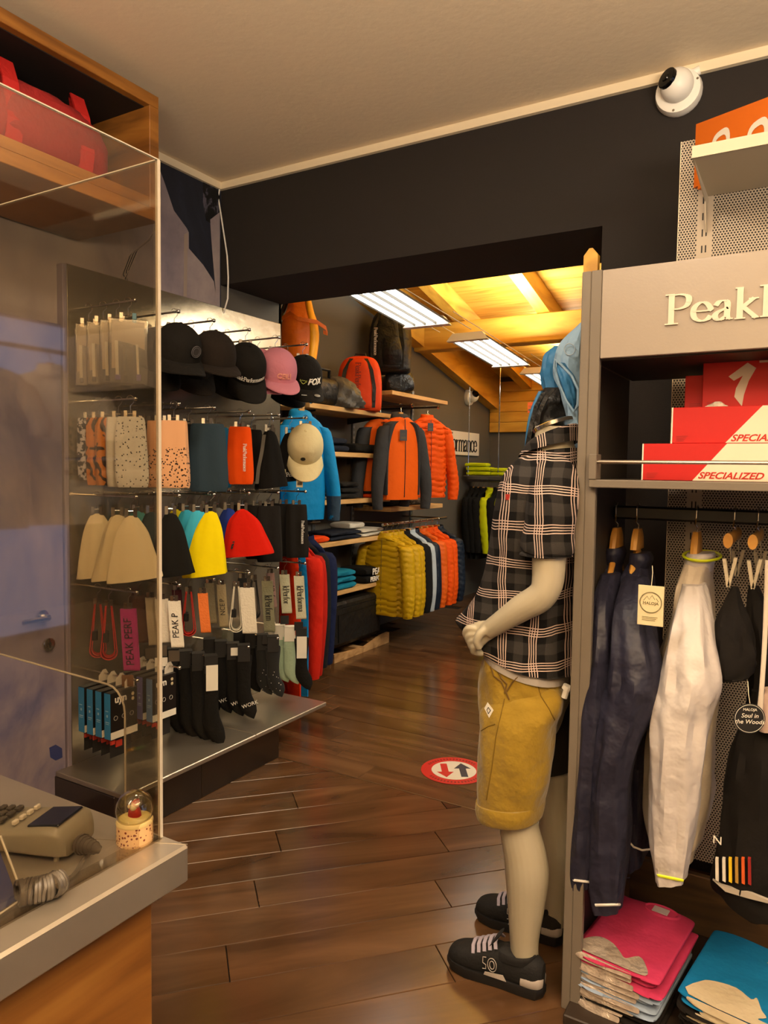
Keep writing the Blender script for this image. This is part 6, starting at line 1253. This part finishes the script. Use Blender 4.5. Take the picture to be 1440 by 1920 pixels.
# ================= THE MANNEQUIN =================
M_mskin = mat('mannequin_skin', 'a39a84', .4)
MO = V((-.70, 2.10, 0))
mn = thing('mannequin', 'headless standing mannequin in plaid shirt, mustard shorts and black sneakers', 'mannequin', MO)
def A(px, py, y): return at('Y', y, px, py)-MO
def limb(mb, pts, n=20, sub=4):
    """pts: (px, py, y, r) joints of a tapering limb"""
    P = [(A(px, py, y), r) for px, py, y, r in pts]; R = []
    for i, (p, r) in enumerate(P):
        d = (P[min(i+1, len(P)-1)][0]-P[max(i-1, 0)][0]).normalized(); b = V((0, 1, 0)); a = b.cross(d).normalized(); b = d.cross(a).normalized(); R.append((p, a*r, b*r))
    return mb.loft(R, n, sub)
body = MB()
silo(body, [(1006, 1070, 800, 2.10, .055), (1004, 1074, 830, 2.10, .058), (985, 1082, 868, 2.10, .10), (966, 1084, 905, 2.10, .175), (958, 1076, 970, 2.10, .155), (962, 1072, 1060, 2.10, .135), (955, 1070, 1150, 2.10, .14), (950, 1062, 1230, 2.10, .14), (952, 1052, 1300, 2.10, .14), (970, 1044, 1335, 2.10, .10)], org=MO)
limb(body, [(1040, 895, 1.955, .05), (1036, 950, 1.925, .052), (1030, 1040, 1.91, .046), (1026, 1095, 1.90, .042), (1012, 1120, 1.895, .040), (978, 1140, 1.895, .037), (945, 1162, 1.90, .031), (915, 1182, 1.91, .026)])
# hand: palm, four bent fingers and the thumb
P = [(A(px, py, y), r) for px, py, y, r in [(918, 1180, 1.910, .025), (906, 1184, 1.912, .029), (896, 1190, 1.914, .031), (888, 1197, 1.916, .027)]]; R = []
for i, (p, r) in enumerate(P):
    d = (P[min(i+1, 3)][0]-P[max(i-1, 0)][0]).normalized(); a = V((0, 1, 0)).cross(d).normalized(); R.append((p, a*r*1.1, V((0, 1, 0))*r*.55))
body.loft(R, 18, 4)
for k in range(4):
    limb(body, [(897+2*k, 1180+9*k, 1.908, .0115), (879+3.2*k, 1178+11.5*k, 1.903, .0112), (873+5*k, 1188+11*k, 1.912, .0106), (880+5.5*k, 1200+8*k, 1.926, .0098), (893+4*k, 1206+6.5*k, 1.936, .0085)], 12, 3)
limb(body, [(910, 1180, 1.892, .0135), (899, 1190, 1.882, .0125), (894, 1204, 1.882, .0112), (899, 1216, 1.890, .0095)], 12, 3)
# far arm hangs straight behind the torso
limb(body, [(1030, 895, 2.25, .05), (1030, 950, 2.275, .052), (1028, 1040, 2.29, .045), (1024, 1100, 2.29, .040), (1010, 1170, 2.27, .034), (1000, 1215, 2.26, .026), (996, 1240, 2.26, .03), (994, 1262, 2.26, .026), (994, 1280, 2.26, .012)])
for y, pts in ((1.985, [(1000, 1320, .04), (980, 1360, .062), (974, 1430, .066), (968, 1500, .060), (972, 1545, .057), (984, 1600, .0615), (988, 1640, .0625), (986, 1700, .053), (983, 1760, .042), (984, 1800, .040), (985, 1825, .036)]),
               (2.235, [(1035, 1300, .07), (1040, 1340, .07), (1040, 1400, .066), (1040, 1455, .060), (1042, 1490, .056), (1046, 1540, .060), (1046, 1580, .060), (1044, 1630, .050), (1042, 1680, .040), (1042, 1715, .038), (1042, 1730, .036)])):
    limb(body, [(px, py, y, r) for px, py, r in pts], 24)
me = body.mesh('body', M_mskin); o = link('body', me, mn)
md = o.modifiers.new('r', 'REMESH'); md.mode = 'VOXEL'; md.voxel_size = .0034; md.use_smooth_shade = True
ms = o.modifiers.new('s', 'SMOOTH'); ms.factor = .5; ms.iterations = 1
dg = bpy.context.evaluated_depsgraph_get(); me2 = bpy.data.meshes.new_from_object(o.evaluated_get(dg)); o.modifiers.clear(); o.data = me2; o.name = 'body'
me2.name = 'body'
if not len(me2.materials): me2.materials.append(M_mskin)
for p_ in me2.polygons: p_.use_smooth = True
# chrome neck plate
c = A(1037, 797, 2.10); T = Matrix.Translation(c) @ Matrix.Rotation(-.36, 4, 'Y')
part('neck_plate', MB().lathe([(.059, -.006), (.060, .004), (.056, .006), (.0001, .007)], 32, M=T), M_chrome, mn)
# plaid
M_pl = mat('plaid_shirt', '1c1714', .85, bump=.15, bscale=300); nt, N, L, b = nodes(M_pl); b.inputs['Specular IOR Level'].default_value = .2; tc = N('ShaderNodeTexCoord'); nz = N('ShaderNodeTexNoise'); nz.inputs['Scale'].default_value = 5; L(tc.outputs['Object'], nz.inputs[0])
mxv = N('ShaderNodeVectorMath', operation='SCALE'); sb_ = N('ShaderNodeVectorMath', operation='SUBTRACT'); sb_.inputs[1].default_value = (.5, .5, .5); L(nz.outputs['Color'], sb_.inputs[0]); L(sb_.outputs[0], mxv.inputs[0]); mxv.inputs['Scale'].default_value = .045
ad = N('ShaderNodeVectorMath', operation='ADD'); L(tc.outputs['Object'], ad.inputs[0]); L(mxv.outputs[0], ad.inputs[1]); sp = N('ShaderNodeSeparateXYZ'); L(ad.outputs[0], sp.inputs[0])
def mth(op, a, b_=None, c=None):
    n = N('ShaderNodeMath', operation=op)
    for i, x in enumerate((a, b_, c)):
        if x is None: continue
        if isinstance(x, (int, float)): n.inputs[i].default_value = x
        else: L(x, n.inputs[i])
    return n.outputs[0]
PP = .098
yy_ = mth('MULTIPLY', sp.outputs[1], .35); hx = mth('ADD', sp.outputs[0], yy_)
def stripes(c_, off):
    f = mth('FRACT', mth('ADD', mth('DIVIDE', c_, PP), off)); return mth('MULTIPLY', mth('LESS_THAN', f, .285), mth('LESS_THAN', mth('FRACT', mth('DIVIDE', f, .0725)), .36)), f
sx, fx2 = stripes(hx, 10.15); sz, fz2 = stripes(sp.outputs[2], 10.35)
chk = mth('ADD', mth('LESS_THAN', mth('ABSOLUTE', mth('SUBTRACT', fx2, .64)), .16), mth('LESS_THAN', mth('ABSOLUTE', mth('SUBTRACT', fz2, .64)), .16))
m1 = N('ShaderNodeMixRGB'); L(mth('MULTIPLY', chk, .5), m1.inputs[0]); m1.inputs[1].default_value = lin('0d0b0b'); m1.inputs[2].default_value = lin('34312f')
m2 = N('ShaderNodeMixRGB'); L(mth('MAXIMUM', sx, sz), m2.inputs[0]); L(m1.outputs[0], m2.inputs[1]); m2.inputs[2].default_value = lin('bfa79b'); L(m2.outputs[0], b.inputs['Base Color'])
wrs = lambda th, t, l: 1+.022*math.sin(4*th+7*t)+.015*math.sin(9*th-5*t)
def shell(rows, n=36, sub=4, fold=wrs, tilt=None, pw=.9, flare=1.0):
    R = []
    for i, (l_, r_, py, y, hy) in enumerate(rows):
        a_, b_ = A(l_, py, y), A(r_, py, y); c_ = (a_+b_)/2; h_ = (b_-a_)/2
        if tilt: h_ = h_+V((0, 0, tilt[i]))
        R.append((c_, h_, V((0, hy, 0))))
    return MB().loft(R, n, sub, fold=fold, pw=pw)
sh_ = shell([(992, 1082, 846, 2.10, .075), (975, 1086, 866, 2.10, .13), (956, 1088, 895, 2.10, .185), (944, 1089, 940, 2.10, .20), (934, 1088, 1000, 2.10, .195), (922, 1086, 1060, 2.10, .185), (902, 1084, 1110, 2.10, .18), (878, 1083, 1142, 2.10, .18), (868, 1083, 1168, 2.10, .175), (884, 1083, 1200, 2.10, .18), (910, 1080, 1228, 2.10, .185)],
    tilt=[.01, 0, 0, 0, 0, 0, 0, 0, -.02, -.045, -.055], n=44)
s1 = part('shirt', sh_, M_pl, mn)
limbs = MB(); 
def cyl(rows, fold=wrs, n=30, caps=(1, 1)):
    P = [(A(px, py, y), r, r2) for px, py, y, r, r2 in rows]; R = []
    for i, (p, r, r2) in enumerate(P):
        d = (P[min(i+1, len(P)-1)][0]-P[max(i-1, 0)][0]).normalized(); a = V((0, 1, 0)).cross(d).normalized(); R.append((p, a*r, d.cross(a).normalized()*r2))
    return MB().loft(R, n, 5, fold=fold, caps=caps)
part('shirt_sleeve', cyl([(1040, 876, 1.99, .045, .05), (1040, 895, 1.955, .062, .062), (1036, 940, 1.925, .068, .064), (1030, 990, 1.915, .066, .064), (1024, 1038, 1.91, .064, .062), (1023.5, 1042, 1.91, .064, .062), (1024, 1036, 1.91, .058, .056)]), M_pl, mn)
part('shirt_sleeve', cyl([(1030, 876, 2.21, .045, .05), (1030, 895, 2.25, .062, .062), (1030, 940, 2.28, .066, .064), (1028, 1038, 2.29, .060, .058)]), M_pl, mn)
# collar: band round the neck with a turned-down front
part('shirt_collar', MB().loft([(A(1035, 838, 2.10), V((.075, 0, .024)), V((0, .078, 0))), (A(1037, 822, 2.10), V((.066, 0, .026)), V((0, .072, 0))), (A(1040, 812, 2.10), V((.062, 0, .026)), V((0, .068, 0))), (A(1036, 816, 2.10), V((.072, 0, .026)), V((0, .079, 0))), (A(1028, 842, 2.10), V((.086, 0, .024)), V((0, .094, 0)))], 32, 4, caps=(0, 0)), M_pl, mn)
part('collar_point', MB().prism([A(1004, 822, 2.05), A(968, 866, 2.03), A(985, 876, 2.015), A(1018, 848, 2.01)], (0, .005, 0)), M_pl, mn, smooth=False)
part('chest_pocket', MB().loft([(A(960, 965, 1.955), V((.03, 0, 0)), V((0, .012, 0))), (A(952, 1000, 1.95), V((.033, 0, 0)), V((0, .012, 0))), (A(946, 1020, 1.955), V((.026, 0, 0)), V((0, .010, 0)))], 16, 3, pw=.6), M_pl, mn)
part('red_label', MB().box((-.006, -.001, -.008), (.006, .004, .008)), mat('tiny_red_label', '8c1a10', .6), mn, loc=snap([s1], 952, 932, .002)-MO, smooth=False)
M_und = cloth('9a928a')
part('undershirt', shell([(926, 1068, 1185, 2.10, .168), (921, 1068, 1216, 2.10, .176), (920, 1070, 1243, 2.10, .181)], tilt=[-.03, -.045, -.055], fold=lambda th, t, l: 1), M_und, mn)
M_sh = mat('mustard_shorts', '8a6e10', .85, bump=.6, bscale=11, vary=.12, vscale=5, sheen=.2)
wsh = lambda th, t, l: 1+.02*math.sin(3*th+9*t)+.018*math.sin(7*th-14*t)
part('shorts', shell([(922, 1066, 1236, 2.10, .172), (917, 1066, 1256, 2.10, .179), (912, 1060, 1310, 2.10, .185), (914, 1050, 1350, 2.10, .17), (930, 1040, 1380, 2.10, .10)], tilt=[-.045, -.045, -.02, 0, 0], fold=wsh, n=48), M_sh, mn)
lg = shell([(950, 1040, 1276, 2.03, .05), (926, 1054, 1300, 2.01, .088), (909, 1052, 1330, 1.998, .101), (906, 1040, 1360, 1.99, .105), (901, 1034, 1420, 1.985, .10), (900, 1024, 1470, 1.985, .095), (902, 1014, 1512, 1.985, .09)], tilt=[-.01, -.01, -.01, -.01, -.01, -.012, -.014], fold=wsh, n=48); part('shorts_leg', lg, M_sh, mn)
part('shorts_leg', shell([(965, 1072, 1310, 2.22, .09), (985, 1078, 1360, 2.235, .09), (992, 1076, 1440, 2.235, .085)], fold=wsh), mat('dark_leg_cloth', '1d180c', .9), mn)  # far leg coloured near black, unlike the mustard near leg
part('rolled_cuff', shell([(898, 1018, 1498, 1.985, .099), (897, 1018, 1508, 1.985, .102), (899, 1015, 1522, 1.985, .10), (903, 1012, 1530, 1.985, .094), (906, 1009, 1524, 1.985, .088)], tilt=[-.012]*5, fold=lambda th, t, l: 1+.012*math.sin(5*th)), M_sh, mn)
q = lambda px, py, y: A(px, py, y)
SHO = [x for x in COL.objects if x.name.startswith('shorts') and x.parent == mn]; SHI = [x for x in COL.objects if x.name.startswith('shirt') and x.parent == mn]
def on_cloth(objs, pts, off=.002):
    P_ = [snap(objs, *p_, off) for p_ in pts]; return [p_-MO for p_ in P_ if p_ is not None]
def subdiv(pts, n=5): return [(a_[0]+(b_[0]-a_[0])*k/n, a_[1]+(b_[1]-a_[1])*k/n) for a_, b_ in zip(pts, pts[1:]) for k in range(n)]+[pts[-1]]
M_sb = mat('seam_brown', '6b5208', .8); M_cb = mat('cord_brown', '5d4410', .7)
for pts in (((920, 1250), (926, 1268), (940, 1278), (946, 1292), (955, 1312)), ((934, 1258), (940, 1272), (950, 1282), (946, 1300)), ((972, 1268), (962, 1278), (950, 1296))): part('drawstring', MB().tube(on_cloth(SHO, subdiv(pts)), .0026, 6), M_cb, mn)
for pts in (((1008, 1284), (1014, 1305), (1030, 1330), (1040, 1350)), ((946, 1310), (930, 1380), (922, 1440), (912, 1500)), ((902, 1370), (915, 1362), (928, 1358))): part('seam', MB().tube(on_cloth(SHO, subdiv(pts), .0005), .0016, 5), M_sb, mn)
pp = on_cloth(SHO, ((908, 1328), (914, 1317), (925, 1332), (917, 1346)), .003); part('patch_label', MB().prism(pp, (0, .0015, 0)), M_paper, mn, smooth=False)
part('patch_print', MB().tube([p_+V((0, -.0012, 0)) for p_ in on_cloth(SHO, ((913, 1331), (916, 1326), (920, 1332), (916, 1338)), .003)], .0011, 5, close=True), M_ink, mn)
part('placket', MB().tube(on_cloth(SHI, subdiv(((962, 880), (945, 930), (935, 990))), .0004), .003, 5), M_pl, mn)
part('support_knob', MB().tube([q(1058, 1308, 2.0), q(1063, 1292, 2.0)], .009, 10).tube([q(1061, 1293, 2.0), q(1065, 1286, 2.0)], .013, 10), M_white, mn)
# sneakers
M_sue = mat('black_suede', '0e0d0d', .8, bump=.2, bscale=120); M_sol = mat('black_rubber', '12100f', .6); M_shw = mat('shoe_grey_white', 'a59c94', .6); M_lace = mat('pale_lace', '9a92a0', .8)
def shoe(loc, rz, lb):
    t = thing('sneaker', lb, 'shoe', loc, rz)     # toe towards local -X
    ol = [(-.150, 0), (-.146, .022), (-.125, .042), (-.08, .050), (-.03, .044), (.03, .038), (.09, .038), (.135, .034), (.150, .015)]
    ol = ol+[(x, -y) for x, y in ol[::-1] if y]
    mb = MB(); 
    R = []
    sole = MB(); n = len(ol)
    for z, s_ in ((0, .97), (.006, 1.0), (.024, 1.0), (.028, .985)): sole.v += [V((x*s_, y*s_, z+(.012*max(0, (-x-.09)/.06)**2 if z < .01 else .006*max(0, (-x-.09)/.06)))) for x, y in ol]
    for j in range(3):
        for k in range(n): sole.f.append((j*n+k, j*n+(k+1) % n, (j+1)*n+(k+1) % n, (j+1)*n+k)); sole.m.append(0)
    sole.f.append(tuple(range(n))[::-1]); sole.f.append(tuple(3*n+k for k in range(n))); sole.m += [0, 0]
    part('sole', sole, M_sol, t)
    part('upper', MB().loft([((-.147, 0, .030), (0, .010, 0), (0, 0, .008)), ((-.138, 0, .038), (0, .028, 0), (0, 0, .020)), ((-.11, 0, .044), (0, .042, 0), (0, 0, .030)), ((-.06, 0, .050), (0, .046, 0), (0, 0, .038)), ((-.01, 0, .060), (0, .041, 0), (0, 0, .048)), ((.03, 0, .062), (0, .038, 0), (0, 0, .048)), ((.08, 0, .058), (0, .037, 0), (0, 0, .042)), ((.125, 0, .060), (0, .034, 0), (0, 0, .046)), ((.146, 0, .058), (0, .018, 0), (0, 0, .036))], 28, 5, pw=.8), M_sue, t)
    part('tongue', MB().loft([((-.035, 0, .085), (0, .026, 0), (.008, 0, .006)), ((-.005, 0, .115), (0, .030, 0), (.009, 0, .006)), ((.012, 0, .140), (0, .028, 0), (.008, 0, .004)), ((.016, 0, .147), (0, .018, 0), (.004, 0, .002))], 16, 4), M_sue, t)
    part('ankle_collar', MB().loft([((.055, 0, .085), (.066, 0, 0), (0, .041, 0)), ((.060, 0, .10), (.062, 0, .004), (0, .040, 0)), ((.060, 0, .106), (.056, 0, .004), (0, .035, 0)), ((.058, 0, .09), (.050, 0, 0), (0, .030, 0))], 26, 3, caps=(0, 0)), M_sue, t)
    for k in range(5):
        x = -.062+k*.017; z = .088+k*.0085
        part('lace', ribbon(MB(), [(x+.006, -.036+k*.001, z-.012), (x, -.022, z+.004), (x-.002, 0, z+.010), (x, .022, z+.004), (x+.006, .036, z-.012)], (.010, 0, .003), .004), M_lace, t)
    for s_ in (-1, 1):
        part('side_patch', MB().prism([V((-.02, s_*.0425, .030)), V((.048, s_*.0395, .030)), V((.038, s_*.0400, .046)), V((-.016, s_*.0430, .040))], (0, s_*.0015, 0)), M_shw, t, smooth=False)
        part('heel_patch', MB().loft([((.088, s_*.0335, .044), (.001, 0, .015), (0, .004, 0)), ((.115, s_*.0325, .044), (.001, 0, .016), (0, .004, 0)), ((.138, s_*.026, .044), (.001, 0, .015), (0, .004, 0)), ((.148, s_*.012, .044), (.001, 0, .013), (0, .004, 0))], 8, 3), M_shw, t)
    mb = MB()
    mb.tube([V((.006+.017*math.cos(k*PI/8)*.8, -.0455, .068+.020*math.sin(k*PI/8))) for k in range(16)], .0012, 5, close=True).tube([V((.006+.009*math.cos(k*PI/8)*.8, -.0458, .068+.012*math.sin(k*PI/8))) for k in range(16)], .0012, 5, close=True)
    mb.tube([V((-.012, -.0462, .086)), V((-.022, -.0462, .084)), V((-.022, -.0475, .068)), V((-.012, -.0475, .064)), V((-.012, -.0475, .052)), V((-.022, -.0475, .050))], .0012, 5)
    part('emblem', mb, M_shw, t); return t
a = at('Z', 0, 838, 1790); b = at('Z', 0, 1018, 1868)
shoe((-.752, 1.965, .0015), .02, 'black sneaker with pale laces on the near foot of the mannequin')
shoe((-.775, 2.225, .0015), .0, 'black sneaker in shadow on the far foot of the mannequin')
# ---- jackets and bag hanging on the cabinet side behind the mannequin
M_pbl = mat('pale_blue_shell', '7f9cb4', .6, bump=.6, bscale=8); M_mbl = mat('mid_blue_shell', '2f6d9c', .6, bump=.5, bscale=8)
t, o = slab('jacket', 'pale blue hooded jacket hanging on the cabinet side behind the mannequin', 'jacket', [(1090, 1102, 606, 2.32, .02), (1066, 1106, 635, 2.32, .06), (1048, 1108, 665, 2.32, .08), (1042, 1108, 700, 2.32, .08), (1058, 1108, 740, 2.32, .08), (1070, 1108, 790, 2.32, .09), (1078, 1108, 850, 2.32, .12), (1080, 1104, 950, 2.32, .12), (1082, 1100, 1045, 2.32, .10)], M_pbl)
part('hood_lining', silo(MB(), [(1046, 1062, 682, 2.245, .03), (1050, 1078, 710, 2.24, .035), (1060, 1082, 745, 2.24, .03), (1070, 1080, 768, 2.25, .02)], org=o, fold=wr1), M_mbl, t)
part('hood_edge', MB().tube([at('Y', 2.21, *q_)-o for q_ in ((1040, 674), (1052, 684), (1072, 705), (1084, 730), (1084, 760), (1076, 772), (1062, 752), (1048, 720), (1040, 690))], .0045, 6, close=True), M_pbl, t)
part('print_circle', MB().tube([at('Y', 2.235, 1068+10*math.cos(k*PI/8), 655+11*math.sin(k*PI/8))-o for k in range(16)], .0015, 5, close=True), mat('faint_print', '9aa9b4', .6), t)
slab('jacket', 'mid blue jacket bunched up left of the pale blue hood', 'jacket', [(1040, 1052, 650, 2.44, .02), (1024, 1058, 670, 2.44, .05), (1018, 1060, 700, 2.44, .06), (1022, 1062, 730, 2.44, .06), (1030, 1064, 760, 2.44, .05), (1034, 1064, 800, 2.44, .04)], M_mbl)
t, o = slab('backpack', 'black backpack with blue side behind the mannequin neck', 'backpack', [(1022, 1060, 728, 2.40, .03), (1008, 1072, 750, 2.40, .07), (1000, 1078, 790, 2.40, .09), (994, 1080, 830, 2.40, .09), (990, 1080, 880, 2.40, .08)], mat('black_nylon', '171614', .45))
part('blue_side', silo(MB(), [(1012, 1024, 735, 2.36, .03), (1000, 1014, 765, 2.35, .04), (992, 1003, 800, 2.35, .04), (986, 995, 850, 2.35, .03)], org=o), M_mbl, t)
part('strap', ribbon(ribbon(MB(), [at('Y', 2.31, *q_)-o for q_ in ((1020, 735), (1006, 760), (998, 790), (990, 830), (984, 868))], (.016, 0, .004), .003), [at('Y', 2.30, *q_)-o for q_ in ((1040, 728), (1024, 745), (1010, 775), (1006, 800))], (.018, 0, .004), .003), M_bblk, t)
price_tag(at('Y', 2.38, 995, 752), 0, 'small orange tag hanging left of the black backpack', .02, .035, mat('orange_tag', 'd0540c', .6), string=.004)
